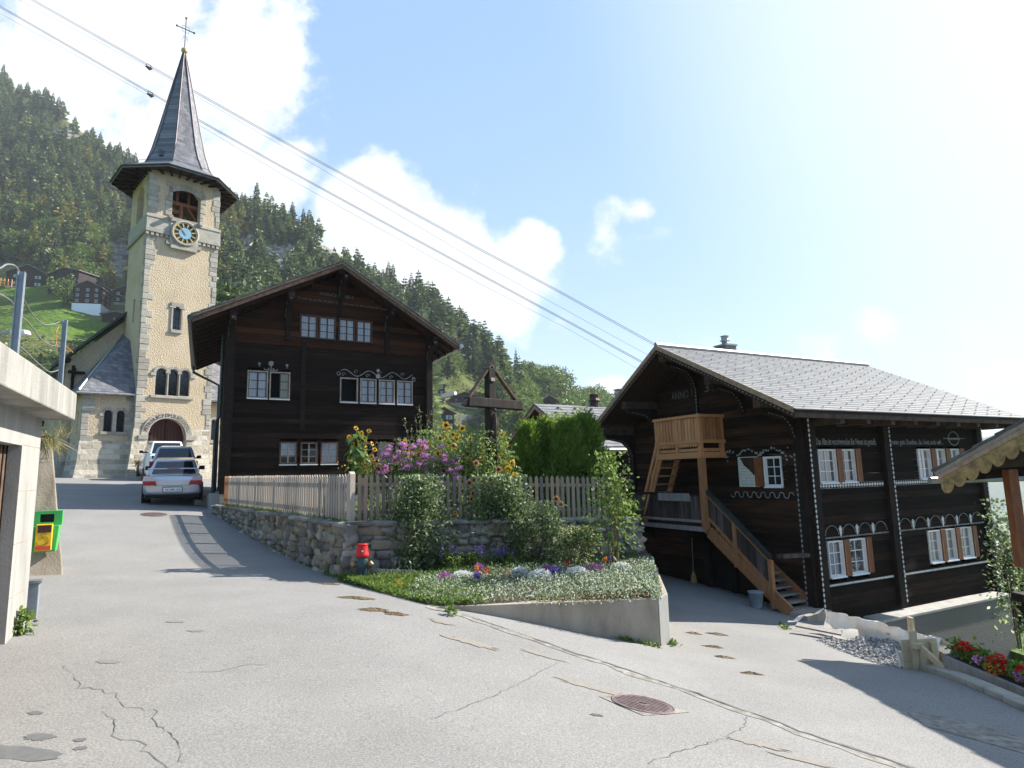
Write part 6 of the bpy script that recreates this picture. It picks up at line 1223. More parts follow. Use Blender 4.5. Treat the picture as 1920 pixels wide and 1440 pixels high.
# planter: bed and concrete wall
PA = on_road(832, 1141, 0); PB = at(1234, 1122, 9.75); PB2 = at(1252, 1113, 10.0); pzt = PB[2]
PA[2] = float(G(PA[0], PA[1])); pw2 = thing('planter_wall', 'low bare concrete wall holding up the flower bed at the road fork', 'wall', (0, 0, 0))
mb = MB(); dd = unit((PB-PA)[:2]); nn = np.array([dd[1], -dd[0]]); a0, a1 = PA[:2]-dd*.3, PB[:2]; b0, b1 = a0-nn*.2, a1-nn*.2
zt0 = max(PA[2]+.03, pzt-.06); mb.hexa([(*a0, -1.2), (*a1, -1.6), (*b1, -1.6), (*b0, -1.2), (*a0, zt0), (*a1, pzt), (*b1, pzt), (*b0, zt0)]); mb.build('front_wall', M['old_concrete'], pw2, bevel=.015)
mb = MB(); c0 = PB[:2]+dd*.004; c1 = PB2[:2]; d3 = unit(W2[:2]+np.array([.35, -.1])-c1); c2 = c1+d3*3.6; n3 = np.array([-d3[1], d3[0]]); 
mb.hexa([(*c0, -1.7), (*c1, -1.7), (*(c1+n3*.22), -1.7), (*(c0-nn*.22), -1.7), (*c0, pzt+.0), (*c1, pzt+.03), (*(c1+n3*.22), pzt+.03), (*(c0-nn*.22), pzt)]); mb.build('corner_pier', M['concrete'], pw2, bevel=.015)
mb = MB(); c1b = c1+d3*.004; mb.hexa([(*c1b, -1.8), (*c2, -1.8), (*(c2+n3*.2), -1.8), (*(c1b+n3*.2), -1.8), (*c1b, pzt+.02), (*c2, pzt+.0), (*(c2+n3*.2), pzt+.0), (*(c1b+n3*.2), pzt+.02)]); mb.build('return_wall', M['old_concrete'], pw2, bevel=.015)
# bed surface between stone wall foot and the front edge
front = [on_road(640, 1090, 0), on_road(700, 1107, 0), on_road(770, 1126, 0), on_road(832, 1140, 0)]+[np.array([*(PA[:2]+(PB[:2]-PA[:2])*t-nn*.1), zt0+(pzt-zt0)*t]) for t in (.35, .7, .97)]+[np.array([*(c1+n3*.1), pzt+.02])]
fs = np.linspace(0, 1, len(front)); frontf = lambda s: np.array([np.interp(s, fs, [p[k] for p in front]) for k in range(3)])
def bed(s, t):
    a = frontf(s); b = np.array([*(W1[:2]+(W2[:2]+d2*.3-W1[:2])*s+o2*-.02), -.22+.12*s]); p = a*(1-t)+b*t
    p[2] += .11*math.sin(math.pi*min(1, t*1.1))*(.35+.65*smooth01(np.array(s*1.6-.2)))+.02*math.sin(17*s+9*t); return p
o = MB().sheet(bed, np.linspace(0, 1, 40), np.linspace(0, 1, 16)).build('flower_bed_soil', M['soil'], smooth=True); tag(o, kind='structure')
# ------------------------------------------------------------------ picket fences
def picket_mesh(h, w=.075, d=.02):
    mb = MB(); mb.prism([(-w/2, 0, 0), (w/2, 0, 0), (w/2, 0, h-.05), (0, 0, h), (-w/2, 0, h-.05)], (0, d, 0)); me = bpy.data.meshes.new('picket'); me.from_pydata(mb.v, [], mb.f); return me
def fence(name, lb, A, B, za, zb, ta, tb, n, m, posts, first_red=0, w=.075, flat=False):
    dd = unit((B-A)[:2]); L_ = np.linalg.norm((B-A)[:2]); t = thing(name, lb, 'fence', (A[0], A[1], 0), math.atan2(dd[1], dd[0]))
    cache = {}
    for k in range(n):
        q = (k+.5)/n; z0 = za+(zb-za)*q; h = round(ta+(tb-ta)*q-z0, 2)
        mm = 'picket_red' if k < first_red else m
        if (h, mm) not in cache: cache[(h, mm)] = picket_mesh(h, w); cache[(h, mm)].materials.append(M[mm])
        o = link('picket', cache[(h, mm)], t); o.location = (L_*q, rnd.uniform(-.003, .003), z0); o.rotation_euler = (0, rnd.uniform(-.012, .012), 0)
    for f in (.2, .78):
        mb = MB(); mb.hexa([(0, .021, za+(ta-za)*f-.035), (L_, .021, zb+(tb-zb)*f-.035), (L_, .06, zb+(tb-zb)*f-.035), (0, .06, za+(ta-za)*f-.035), (0, .021, za+(ta-za)*f+.035), (L_, .021, zb+(tb-zb)*f+.035), (L_, .06, zb+(tb-zb)*f+.035), (0, .06, za+(ta-za)*f+.035)]); mb.build('rail', M['picket_old'], t)
    for q in posts:
        z0, z1 = za+(zb-za)*q, ta+(tb-ta)*q; x = L_*q; big = q in (0, 1)
        if q == 1 and not flat: mb = MB().prism([(x-.0, -.03, z0-.1), (x+.11, -.03, z0-.1), (x+.11, -.03, z1+.0), (x+.055, -.03, z1+.05), (x, -.03, z1)], (0, .11, 0)); mb.build('end_post', M['picket'], t)
        else: MB().box(x-.045, x+.045, .062, .16, z0-.3, z1-.08).build('post', M['picket_old'], t)
    return t
fence('picket_fence', 'closely spaced larch picket fence running up along the road', F2, F0, F2b, F0b-.01, F2[2], F0[2], 66, 'picket', (.0, .17, .34, .5, .66, .83, 1), 3, .082)
fence('picket_fence', 'greyed picket fence with open gaps above the flower bed', F0+np.array([.14, .03, 0]), F1, F0b, F1b, F0[2], F1[2], 48, 'picket_old', (.02, .25, .5, .75, .98), 0, .07, True)
# ------------------------------------------------------------------ wayside cross
cb_ = at(922, 893, 14.6); CF = Fr(cb_, 47); zg = garden_z(cb_[0], cb_[1]); cr = thing('wayside_cross', 'weathered wooden wayside cross with a little pitched roof among the sunflowers', 'cross', (cb_[0], cb_[1], zg), CF.rz()); dz = cb_[2]-zg
ztop = CF.on(926, 684, 1, 0)[2]+dz; zc = CF.on(923, 757, 1, 0)[2]+dz; xa = CF.on(866, 752, 1, 0); xb = CF.on(979, 764, 1, 0)
M['cross_wood'] = mat('weathered_cross_beam', [(.25, (.01, .008, .007)), (.55, (.024, .018, .014)), (.85, (.075, .058, .046))], 4, stretch=(2, 2, .5), rough=.9, bump=.4, bscale=20, bstretch=(3, 3, .4))
MB().hexa([(-.11, -.1, -.3), (.11, -.1, -.3), (.11, .1, -.3), (-.11, .1, -.3), (-.1, -.09, ztop-.1), (.1, -.09, ztop-.1), (.1, .09, ztop-.1), (-.1, .09, ztop-.1)]).build('upright', M['cross_wood'], cr, bevel=.012)
MB().hexa([(xa[0]+.1, -.13, zc-.11), (xb[0]-.08, -.13, zc-.11), (xb[0]-.08, .08, zc-.11), (xa[0]+.1, .08, zc-.11), (xa[0]+.12, -.12, zc+.11), (xb[0]-.1, -.12, zc+.11), (xb[0]-.1, .08, zc+.11), (xa[0]+.12, .08, zc+.11)]).build('crossbeam', M['cross_wood'], cr, bevel=.02)
for x, sg in ((xa[0], 1), (xb[0], -1)):
    mb = MB(); mb.prism([(x, -.08, zc-.07), (0, -.08, ztop), (0, -.08, ztop-.04), (x+sg*.04, -.08, zc-.1)], (0, .12, 0)); mb.build('roof_board', M['wood_fascia2'], cr)
mb = MB(); rr_ = random.Random(2)
mb.tube([(0, -.14, zc-.25), (.0, -.15, zc-.5), (.01, -.14, zc-.75)], [.04, .05, .03], 8); mb.ball((0, -.15, zc-.17), .045, 6); mb.build('small_corpus', M['iron'], cr)
MB().box(-.06, .06, -.12, -.105, zc+.52, zc+.6).build('name_plate', M['casing'], cr)
# ------------------------------------------------------------------ hydrant
hp = on_road(674, 1093, 0); hp = hp+np.array([.03, .06, 0]); hp[2] = float(G(hp[0], hp[1]))-.02; t = thing('hydrant', 'dark blue fire hydrant with a red cap in front of the stone wall', 'hydrant', hp); t.scale = (.8, .8, .88)
MB().lathe([(.105, -.1), (.1, .3), (.11, .32), (.13, .36), (.135, .5), (.12, .54)], 20).build('hydrant_body', M['hyd_blue'], t, True)
MB().lathe([(.125, .535), (.155, .545), (.155, .6), (.145, .62), (.125, .76), (.12, .79), (.13, .8), (.12, .815), (.02, .82)], 20).build('red_cap', M['hyd_red'], t, True)
for sx in (-1, 1):
    Rx = np.array([[0, 0, sx], [0, 1, 0], [-sx, 0, 0]]); MB().lathe([(.05, .1), (.05, .16), (.068, .16), (.068, .23), (.03, .25), (.02, .27)], 12, (0, -.03, .4), Rx).build('outlet', M['brass'], t, True)
MB().box(.02, .05, -.14, -.13, .66, .69).build('number_plate', M['white_paint'], t)
# wire hoop edging
t = thing('wire_edging', 'row of thin wire hoops edging the bed beside the hydrant', 'edging', on_road(700, 1080, 0)); mb = MB(); e0, e1 = at(697, 1083, 11.9)-np.array(t.location), at(772, 1086, 11.7)-np.array(t.location)
for k in range(14):
    c = e0+(e1-e0)*k/13; mb.tube([c+np.array([.12*math.cos(a), .0, .16*math.sin(a)]) for a in np.linspace(0, math.pi, 9)], .005, 5)
mb.build('hoops', M['cable_grey'], t)
t = thing('wire_edging', 'short bent wire mesh at the right end of the bed', 'edging', (0, 0, 0)); mb = MB()
for k in range(3): mb.tube([at(x, y+k*8, 10.6) for x, y in ((1212, 1082), (1226, 1076), (1233, 1066+k*2))], .006, 5)
mb.tube([at(1233, 1064, 10.6), at(1234, 1090, 10.6)], .006, 5); mb.build('mesh_wires', M['cable_grey'], t)
# ------------------------------------------------------------------ base wall of the right chalet, gravel trench, formwork
x1w = RF.on(1893, 1109, 1, -.5)[0]; x0w = RF.on(1655, 1160, 1, -.5)[0]
t = thing('base_wall', 'roughcast grey retaining wall with pale coping along the right chalet', 'wall', RF.o, RF.rz()); mb = MB(); mb.box(x0w, x1w, -.5, -.03, -3.6, -.36); mb.build('roughcast_face', M['roughcast'], t); MB().box(x0w-.02, x1w+.02, -.53, -.03, -.36, -.29).build('coping', M['capstone'], t, bevel=.015)
ga, gb_ = gnd(1532, 1199), gnd(1692, 1253); dT = unit((gb_-ga)[:2]); LT = float(np.linalg.norm((gb_-ga)[:2])); WT = .85
TFm = Fr((ga[0], ga[1], float(G(ga[0], ga[1]))), math.degrees(math.atan2(dT[0], dT[1])))
def tz(x, y): w_ = TFm.w(x, y, 0); return float(G(w_[0], w_[1]))-TFm.o[2]
tr = thing('gravel_heap', 'grey gravel fill in the trench between lane and dark chalet wall', 'gravel', TFm.o, TFm.rz())
_hb = [TFm.on(px, py, 1, WT)[2] for px, py in ((1548, 1176), (1590, 1176), (1640, 1190), (1690, 1214))]
def heap(s, t): return np.array([s*LT, t*WT, tz(s*LT, 0)+.01+(np.interp(s, [0, .2, .6, 1], _hb)-tz(s*LT, 0))*smooth01(np.array(.1+t*.9))+(.03*math.sin(19*s+7*t)+.025*math.sin(43*s-31*t)+.015*math.sin(90*s+60*t))*min(1, t*5)])
MB().sheet(heap, np.linspace(0, 1, 90), np.linspace(0, 1, 36)).build('gravel_bed', M['gravel'], tr)
mb = MB(); rr_ = random.Random(12)
for k in range(2600):
    c = heap(rr_.random(), rr_.random()**1.2); q = rr_.uniform(.008, .028); stone(mb, c, [np.array([q, 0, 0]), np.array([0, q*rr_.uniform(.6, 1), 0]), np.array([0, 0, q*.7])], rr_, .2, 3, 5, .8)
for k in range(420):
    s_g = rr_.random(); c = heap(s_g, 0)+np.array([0, -rr_.random()**2*.35, .0]); q = rr_.uniform(.005, .014); stone(mb, c, [np.array([q, 0, 0]), np.array([0, q, 0]), np.array([0, 0, q*.7])], rr_, .2, 3, 5, .8)
mb.build('loose_stones', M['gravel'], tr)
ss = np.array([0, .2, .5, .78, 1.2]); zt_ = [TFm.on(px, py, 1, WT)[2] for px, py in ((1545, 1142), (1585, 1153), (1650, 1166), (1700, 1182), (1760, 1197))]; xs_ = [TFm.on(px, py, 1, WT)[0] for px, py in ((1545, 1142), (1585, 1153), (1650, 1166), (1700, 1182), (1760, 1197))]
fwk = thing('formwork', 'raw wooden formwork boards with a slanting prop at the end of the gravel trench', 'formwork', TFm.o, TFm.rz())
xe = LT+.02; z0e = tz(LT, 0)-.05; ztop_ = TFm.on(1692, 1199, 0, xe)[2]; ye = TFm.on(1754, 1202, 0, xe)[1]
for k in range(3): za, zb = z0e+k*(ztop_-z0e)/3, z0e+(k+1)*(ztop_-z0e)/3; MB().box(xe, xe+.025, .0, ye, za+.004, zb-.004).build('board', M['raw_board'], fwk)
for y, e_ in ((.16, .12), (ye-.28, .0), (ye-.08, -.04)): MB().box(xe+.026, xe+.075, y-.045, y+.045, z0e-.15, ztop_+e_).build('stake', M['raw_board'], fwk)
MB().box(-.1, xs_[-1]+.02, WT+.03, WT+.055, tz(LT, WT)-.2, min(zt_)-.03).build('back_board', M['raw_board'], fwk)
MB().box(xs_[3]-.05, xs_[3]+.05, WT+.06, WT+.11, tz(LT, WT)-.2, zt_[3]+.2).build('stake', M['raw_board'], fwk)
MB().beam((xe+.1, .2, ztop_-.06), (xe+.62, .26, tz(xe+.62, .26)-.03), .05, .07).build('prop', M['raw_board'], fwk); MB().box(xe+.02, xe+.16, .1, .24, ztop_-.1, ztop_-.03).build('cleat', M['raw_board'], fwk); MB().beam((xs_[-1]-.25, WT+.05, zt_[4]-.05), (xs_[-1]+.3, WT+.1, zt_[4]-.1), .05, .06).build('cross_batten', M['raw_board'], fwk); MB().beam((xe+.08, ye-.35, z0e+.02), (xe+.2, ye+.3, z0e+.08), .08, .04).build('cross_batten', M['raw_board'], fwk); MB().beam((xe+.05, ye-.05, z0e-.02), (xe+.5, ye+.12, z0e-.04), .1, .03).build('cross_batten', M['raw_board'], fwk)
shp = thing('fleece_sheet', 'whitish fleece sheet draped over the back board of the gravel trench', 'sheet', TFm.o, TFm.rz())
def sheet_pt(s, t):
    x = np.interp(s, np.linspace(0, 1, 5), xs_); z1 = np.interp(x, xs_, zt_); z0 = heap(min(1, max(0, x/LT)), 1)[2]-.06
    wob = .022*math.sin(23*s+3*t)+.018*math.sin(57*s+1)+.012*math.sin(11*s-8*t); q = min(t, 1)
    if t <= 1: return (x, WT-.0+wob*(.4+q)-.05*(1-q)*(1+math.sin(9*s)), z0+(z1-z0)*q+.01*math.sin(40*s))
    return (x, WT+.02+.2*(t-1)+wob, z1-.5*(t-1)+.01*math.sin(40*s))
mb = MB(); mb.sheet(sheet_pt, np.linspace(0, 1, 50), np.linspace(0, 1.3, 14)); mb.build('back_fold', M['plastic_sheet'], shp, smooth=True)
mb = MB(); mb.sheet(lambda u, v: (xs_[0]-.02-.12*v*(1-u)+.03*math.sin(9*u), .02+(WT-.02)*u, tz(0, 0)+.02+(zt_[0]-.02)*u**1.3*(1-.15*v)+.03*math.sin(13*u+5*v)+.05*v*(1-u)), np.linspace(0.1, 1, 22), np.linspace(0, .5, 7)); mb.build('side_fold', M['plastic_sheet'], shp, smooth=True)
mb = MB(); mb.sheet(lambda u, v: (LT-.03-.05*v+.02*math.sin(8*u), -.02+.3*u*(1-v), z0e+.02+.28*v+.02*math.sin(9*u+4*v)), np.linspace(0, 1, 8), np.linspace(0, 1, 8)); mb.build('end_fold', M['plastic_sheet'], shp, smooth=True)
bo = TFm.w(-.3, .25, .02); o = MB().box(-.4, .35, -.12, .12, 0, .03).build('loose_plank', M['wood_grey']); o.location = bo+np.array([0, 0, .06]); o.rotation_euler = (.05, .1, TFm.rz()+.9); tag(o, 'grey plank lying by the foot of the outdoor stair', 'plank')
# kerb, flower trough
k0, k1 = on_road(1685, 1248, 0), on_road(1960, 1352, 0); dk = unit((k1-k0)[:2]); nk = np.array([-dk[1], dk[0]]); mb = MB(); n = 9; Lk = np.linalg.norm((k1-k0)[:2])
kb = thing('kerb', 'pale granite kerb stones along the right lane edge', 'kerb', (0, 0, 0))
for k in range(n):
    a, b = k0[:2]+dk*Lk*(k+.01)/n, k0[:2]+dk*Lk*(k+.99)/n; za, zb = float(G(*a)), float(G(*b)); c, d = b+nk*.2, a+nk*.2
    mb = MB(); mb.hexa([(*a, za-.2), (*b, zb-.2), (*c, zb-.2), (*d, za-.2), (*a, za+.07), (*b, zb+.07), (*c, zb+.07), (*d, za+.07)]); mb.build('kerb_stone', M['granite'], kb, bevel=.02)
ta, tb = at(1790, 1257, 9.0), at(1960, 1331, 7.9); tk = thing('flower_trough', 'long weathered wooden trough full of geraniums on the kerb', 'flower box', ta, math.atan2(*(tb-ta)[[1, 0]])); Lt = np.linalg.norm((tb-ta)[:2]); dzt = tb[2]-ta[2]
mb = MB(); 
for y in (-.13, .12): mb.hexa([(0, y, -.03), (Lt, y, dzt-.03), (Lt, y+.03, dzt-.03), (0, y+.03, -.03), (0, y-.03*(y < 0), .2), (Lt, y-.03*(y < 0), dzt+.2), (Lt, y+.03, dzt+.2), (0, y+.03, .2)])
mb.build('side_board', M['wood_grey'], tk); mb = MB().box(-.02, .01, -.15, .15, -.03, .22); mb.build('end_board', M['wood_grey'], tk); MB().hexa([(0, -.1, 0), (Lt, -.1, dzt), (Lt, .12, dzt), (0, .12, 0), (0, -.1, .16), (Lt, -.1, dzt+.16), (Lt, .12, dzt+.16), (0, .12, .16)]).build('potting_soil', M['soil'], tk)
lv = LV(); n = 1700; u = RS.rand(n); P = np.column_stack([u*Lt, RS.normal(size=n)*.05+.02, .25+dzt*u+np.abs(RS.normal(size=n))*.07]); lv.leaves(P, RS.uniform(.03, .07, n), RS.uniform(.03, .06, n)); o = lv.build('foliage', M['lf_grassy'] if 'lf_grassy' in M else M['lf_shrub_dark'] if 'lf_shrub_dark' in M else M['lf_thuja'], tk)
for mname, pts in (('p_red', [(.16, .34), (.22, .37), (.28, .36), (.34, .3), (.12, .3), (.62, .35), (.67, .37), (.72, .31), (.7, .26), (.93, .33), (1.08, .36), (1.0, .25), (1.25, .34)]), ('p_pink', [(.42, .27), (.47, .24), (.53, .27), (.48, .2), (.9, .26), (.95, .28), (1.18, .25)]), ('p_orange', [(.57, .2), (.56, .25)])):
    lv = LV()
    for x, z in pts:
        q = RS.normal(size=(60, 3)); q = unit(q)*[.058, .05, .045]; lv.leaves(q+[x*1.0, RS.uniform(-.06, .03), z+dzt*x/Lt+.03], .036, .032)
    lv.build('blossoms', M[mname], tk)
# old concrete strip in the lane on the right
pts = [on_road(*q) for q in ((1702, 1338), (1725, 1338), (1800, 1352), (1860, 1368), (1960, 1395), (1960, 1425), (1870, 1400), (1790, 1378), (1735, 1362))]
o = MB().add([(p[0], p[1], p[2]+.001) for p in pts], [tuple(range(len(pts)))[::-1]]).build('concrete_strip', M['mortar_strip']); tag(o, 'cracked concrete strip set into the lane at the right edge', 'strip')
# ------------------------------------------------------------------ edge of the chalet at the far right
EP = at(1766, 888, 11.1); hv = np.array([.515, -.857, 0]); ev = np.array([math.sin(rad(84)), math.cos(rad(84)), 0]); up = np.array([0, 0, 1.])
ec = thing('timber_porch', 'chalet porch corner with scalloped yellow verge board at the right edge', 'porch', EP); slv = .55
V0 = lambda a, b, z: hv*a+ev*b+up*(z+a*slv)
mb = MB(); mb.hexa([V0(-.05, 0, 0), V0(4.4, 0, 0), V0(4.4, 5, 0), V0(-.05, 5, 0), V0(-.05, 0, .05), V0(4.4, 0, .05), V0(4.4, 5, .05), V0(-.05, 5, .05)]); rfp = mb.build('porch_roof', M['wood_soffit'], ec)
mb = MB(); r = random.Random(4)
for k in range(13): a0, a1 = -.08+k*.34, -.08+(k+1)*.34+.03; j = r.uniform(0, .02); mb.hexa([V0(a0, -.1-j, .075), V0(a1, -.1-j, .06), V0(a1, 5, .06), V0(a0, 5, .075), V0(a0, -.1-j, .12), V0(a1, -.1-j, .09), V0(a1, 5, .09), V0(a0, 5, .12)])
mb.build('slab_courses', M['roof_edge'], rfp)
mb = MB(); mb.hexa([V0(-.05, -.06, -.0), V0(4.4, -.06, -.0), V0(4.4, -.02, 0), V0(-.05, -.02, 0), V0(-.05, -.06, .07), V0(4.4, -.06, .07), V0(4.4, -.02, .07), V0(-.05, -.02, .07)]); mb.build('verge_board', M['wood_grey'], rfp)
mb = MB(); mb.hexa([V0(-.03, -.05, -.09), V0(4.4, -.05, -.09), V0(4.4, -.015, -.09), V0(-.03, -.015, -.09), V0(-.03, -.05, -.005), V0(4.4, -.05, -.005), V0(4.4, -.015, -.005), V0(-.03, -.015, -.005)]); mb.build('verge_board', M['wood_fascia'], rfp)
poly = [(0, -.095)]+[(4.4, -.095)]; pr_ = []
n = 22
for k in range(n*6+1):
    a = 4.4*(1-k/(n*6)); ph = (k % 6)/6; dpt = .2+.09*abs(math.sin(math.pi*k/6))-.04*(k % 6 == 0); pr_.append((a, -.095-dpt))
mb = MB(); mb.prism([V0(a, -.04, z) for a, z in poly+pr_], ev*.03); mb.build('scalloped_board', M['scallop'], rfp)
MB().tube([V0(-.1, -.12, -.06), V0(-.1, 5, -.06)], .06, 10).build('gutter', M['zinc'], rfp)
def rel(px, py, Y): return at(px, py, Y)-EP
mb = MB(); mb.beam(rel(1800, 893, 11.3), rel(1990, 878, 10.4), .2, .16); mb.build('eave_beam', M['wood_dark'], ec)
ptop, pbot = rel(1893, 882, 10.7), rel(1920, 1052, 10.7); pbot = np.array([ptop[0], ptop[1], pbot[2]-.1]); MB().box(ptop[0]-.08, ptop[0]+.08, ptop[1]-.08, ptop[1]+.08, pbot[2], ptop[2]+.02).build('post', M['larch_red'], ec, bevel=.01)
q = pbot; mb = MB(); mb.box(q[0]-.0, q[0]+3, q[1]-.08, q[1]+.06, q[2]+.32, q[2]+.4); mb.build('handrail', M['wood_fascia2'], ec); mb = MB()
for k in range(20): mb.box(q[0]+k*.15, q[0]+k*.15+.13, q[1]-.02, q[1]+.01, q[2]-.45, q[2]+.32)
mb.build('railing_boards', M['larch_mid'], ec); MB().box(q[0]+.12, q[0]+3, q[1]-.1, q[1]+.5, q[2]-.62, q[2]-.48).build('porch_floor', M['wood_dark'], ec); MB().box(q[0]+.2, q[0]+3, q[1]+.1, q[1]+.4, q[2]-.9, q[2]-.62).build('floor_beam', M['wood_black'], ec)
# small roof and cableway frame behind it
rp = at(1860, 1050, 20); t = thing('shed', 'small brown shed roof low between the right chalet and the porch', 'shed', rp); MB().prism([(0, 0, 0), (1.6, -.3, .75), (1.6, -.3, .9), (0, 0, .15)], (1.2, 1.6, 0)).build('shed_roof', M['wood_fascia2'], t); MB().box(.5, 2.5, .4, 1.6, -4.5, .0).build('shed_wall', M['wood_black'], t)
t = thing('cableway_station', 'steel girders of the cableway station seen under the porch roof', 'cableway station', at(1880, 985, 42)); b = np.array(t.location)
mb = MB(); 
for A_, B_ in (((1853, 960), (1864, 960)), ((1857, 960), (1898, 986)), ((1852, 976), (1900, 986)), ((1893, 985), (1893, 1030))): mb.beam(at(*A_, 42)-b, at(*B_, 42)-b, .14, .14)
mb.build('steel_frame', M['galv'], t); mb = MB(); mb.beam(at(1862, 986, 42)-b, at(1905, 1018, 40)-b, .5, .5); mb.beam(at(1862, 1004, 42)-b, at(1905, 1032, 40)-b, .15, .15); mb.beam(at(1866, 996, 42)-b, at(1905, 1025, 40)-b, .15, .15); mb.build('girder', M['zinc_dark'], t); mb = MB().box(-.5, 4, .5, 4, -14, -1.4); mb.build('station_base', M['concrete'], t)
# ------------------------------------------------------------------ slate roofed house behind the thuja hedge
TA = at(1003, 762, 28.5); TF = Fr(TA, 60); th = thing('slate_house', 'dark log house with a pale slate roof behind the thuja hedge', 'house', TF.w(0, 0, -5), TF.rz())
hr, sl_ = 3.7, .58; Lr = 9.5
for sg in (-1, 1):
    y = sg*hr*1.0; mb = MB(); mb.prism([(0, 0, 5), (Lr, 0, 5), (Lr, y, 5-hr*sl_), (0, y, 5-hr*sl_)], (0, 0, .1)); rf2 = mb.build('roof_slope', M['wood_soffit'], th)
    mb = MB(); r = random.Random(3)
    for k in range(14):
        t0, t1 = k/14, (k+1)/14+.012; f0 = lambda t, dz: (y*t, 5-hr*sl_*t+dz); a, b_ = f0(1-t0, .15), f0(max(0, 1-t1), .12); x = -.05
        while x < Lr: w = min(r.uniform(.3, .5), Lr+.02-x); mb.hexa([(x, a[0], a[1]-.03), (x+w-.006, a[0], a[1]-.03), (x+w-.006, b_[0], b_[1]-.02), (x, b_[0], b_[1]-.02), (x, a[0], a[1]), (x+w-.006, a[0], a[1]), (x+w-.006, b_[0], b_[1]), (x, b_[0], b_[1])]); x += w
    mb.build('roof_slabs', M['slab'], rf2)
    mb = MB(); mb.prism([(-.03, 0, 5.05), (-.03, y, 5.05-hr*sl_), (-.03, y, 4.9-hr*sl_), (-.03, 0, 4.88)], (.03, 0, 0)); mb.build('verge_board', M['wood_fascia'], rf2)
    if sg < 0:
        mb = MB()
        for k in range(1, 8):
            for x in np.arange(.5+.45*(k % 2), Lr, .95): t_ = k/8; mb.box(x-.05, x+.05, y*t_-.04, y*t_+.04, 5-hr*sl_*t_+.12, 5-hr*sl_*t_+.22)
        tag(mb.build('snow_hooks', M['roof_edge'], rf2), kind='stuff')
MB().tube([(-.1, -hr-.06, 5-hr*sl_), (Lr+.1, -hr-.06, 5-hr*sl_)], .09, 8).build('gutter', M['zinc'], th)
mb = MB(); log_wall(mb, lambda u, w, z: (1.0-w, u, z), lambda z: (-min(3, (4.95-z)/sl_), min(3, (4.95-z)/sl_)), -1, 4.9, seed=61, course=.2); log_wall(mb, lambda u, w, z: (u, -3-w, z), (1, Lr-.6), -1, 3.2, seed=62, course=.2); mb.build('log_wall', M['wood_black'], th); MB().box(1, Lr-.6, -2.95, 3, -3, -1).build('stone_foundation', M['ashlar'], th)
cx = TF.on(1117, 762, 1, 0)[0]; MB().lathe([(.22, 4.9), (.22, 5.25), (.3, 5.3), (.22, 5.42), (.24, 5.6), (.1, 5.68)], 10, (cx, .1, .1)).build('chimney', M['iron'], th)
cx2 = TF.on(1163, 742, 1, 0)[0]
MB().lathe([(.2, 5), (.2, 5.5), (.3, 5.55), (.2, 5.6), (.28, 5.7), (.2, 5.85), (.3, 5.92), (.05, 5.98)], 10, (cx2, .1, .1)).build('chimney', M['zinc'], th)
# ------------------------------------------------------------------ houses on the slopes
def slope_house(lb, px0, px1, pyb, Y, az, hpx, d, name='hill_house', walls='wood_black', base=None, basepx=0, roof='slab', win_=(2, 3), shut=None, over=.7, group='houses on the slopes', slope=.5, wm='white_paint'):
    Y = float(on_slope((px0+px1)/2, pyb)[1]); a = at(px0, pyb, Y); s = Y/FPX; rz0 = rad(90-az); w = (px1-px0)*s/max(.35, math.sin(rad(az))); F_ = Fr(a, az); h = hpx*s
    t = thing(name, lb, 'house', a, F_.rz(), group); hb = basepx*s; rise = w*.5*slope
    mb = MB(); mb.prism([(0, 0, hb), (w, 0, hb), (w, 0, h), (w/2, 0, h+rise), (0, 0, h)], (0, d, 0)); mb.build('wall', M[walls], t)
    mb = MB(); mb.box(-.08, w+.08, -.08, d, -2.5, hb+.004); mb.build('base_storey', M[base or 'ashlar'], t)
    for sg in (0, 1):
        e, r_ = (-over, w/2) if sg == 0 else (w+over, w/2); mb = MB(); z0 = h-over*slope; mb.prism([(e, -over, z0+.05), (r_, -over, h+rise+.05), (r_, -over, h+rise+.3), (e, -over, z0+.3)], (0, d+2*over, 0)); mb.build('roof', M[roof], t)
    rows, n = win_; k_ = 0
    for r_ in range(rows):
        for k in range(n):
            u = w*(k+.5)/n+(k % 2)*.2-.1; z = hb+(h-hb)*(r_+.5)/rows; ww, wh = min(1.0, w/n*.5), min(1.1, (h-hb)/rows*.5)
            fr0 = MB().box(u-ww/2, u+ww/2, -.06, .02, z-wh/2, z+wh/2).build('window', M[wm], t); mb = MB()
            for sx in (-1, 1): mb.box(u+sx*ww*.24-ww*.2, u+sx*ww*.24+ww*.2, -.075, -.061, z-wh*.42, z+wh*.42)
            mb.build('pane', M['car_glass'], fr0)
            if shut:
                mb = MB(); mb.box(u-ww*1.0, u-ww*.52, -.09, -.03, z-wh*.55, z+wh*.55); mb.build('shutter', M[shut], t); mb = MB(); mb.box(u+ww*.52, u+ww*1.0, -.09, -.03, z-wh*.55, z+wh*.55); mb.build('shutter', M[shut], t)
    sd_ = MB()
    for r_ in range(rows):
        for k in range(2): y = d*(k+.5)/2; z = hb+(h-hb)*(r_+.5)/rows; f0 = MB().box(w, w+.06, y-.5, y+.5, z-.45, z+.45).build('window', M[wm], t); MB().box(w+.061, w+.075, y-.42, y+.42, z-.38, z+.38).build('pane', M['car_glass'], f0)
    return t
slope_house('green shuttered log house highest on the left of the meadow', 10, 72, 541, 178, 68, 34, 10, walls='wood_brown' if 'wood_brown' in M else M.setdefault('wood_brown', mat('hill_logs', [(.3, (.014, .01, .008)), (.7, (.04, .025, .019))], 1, stretch=(.3, .3, 4), bump=.3)) and 'wood_brown', base='ashlar', basepx=6, shut='shutter_green', win_=(2, 2))
slope_house('long dark barn house with a grey roof behind the lone round tree', 88, 160, 558, 215, 105, 46, 9, walls='wood_brown', win_=(1, 3), slope=.25, wm='casing')
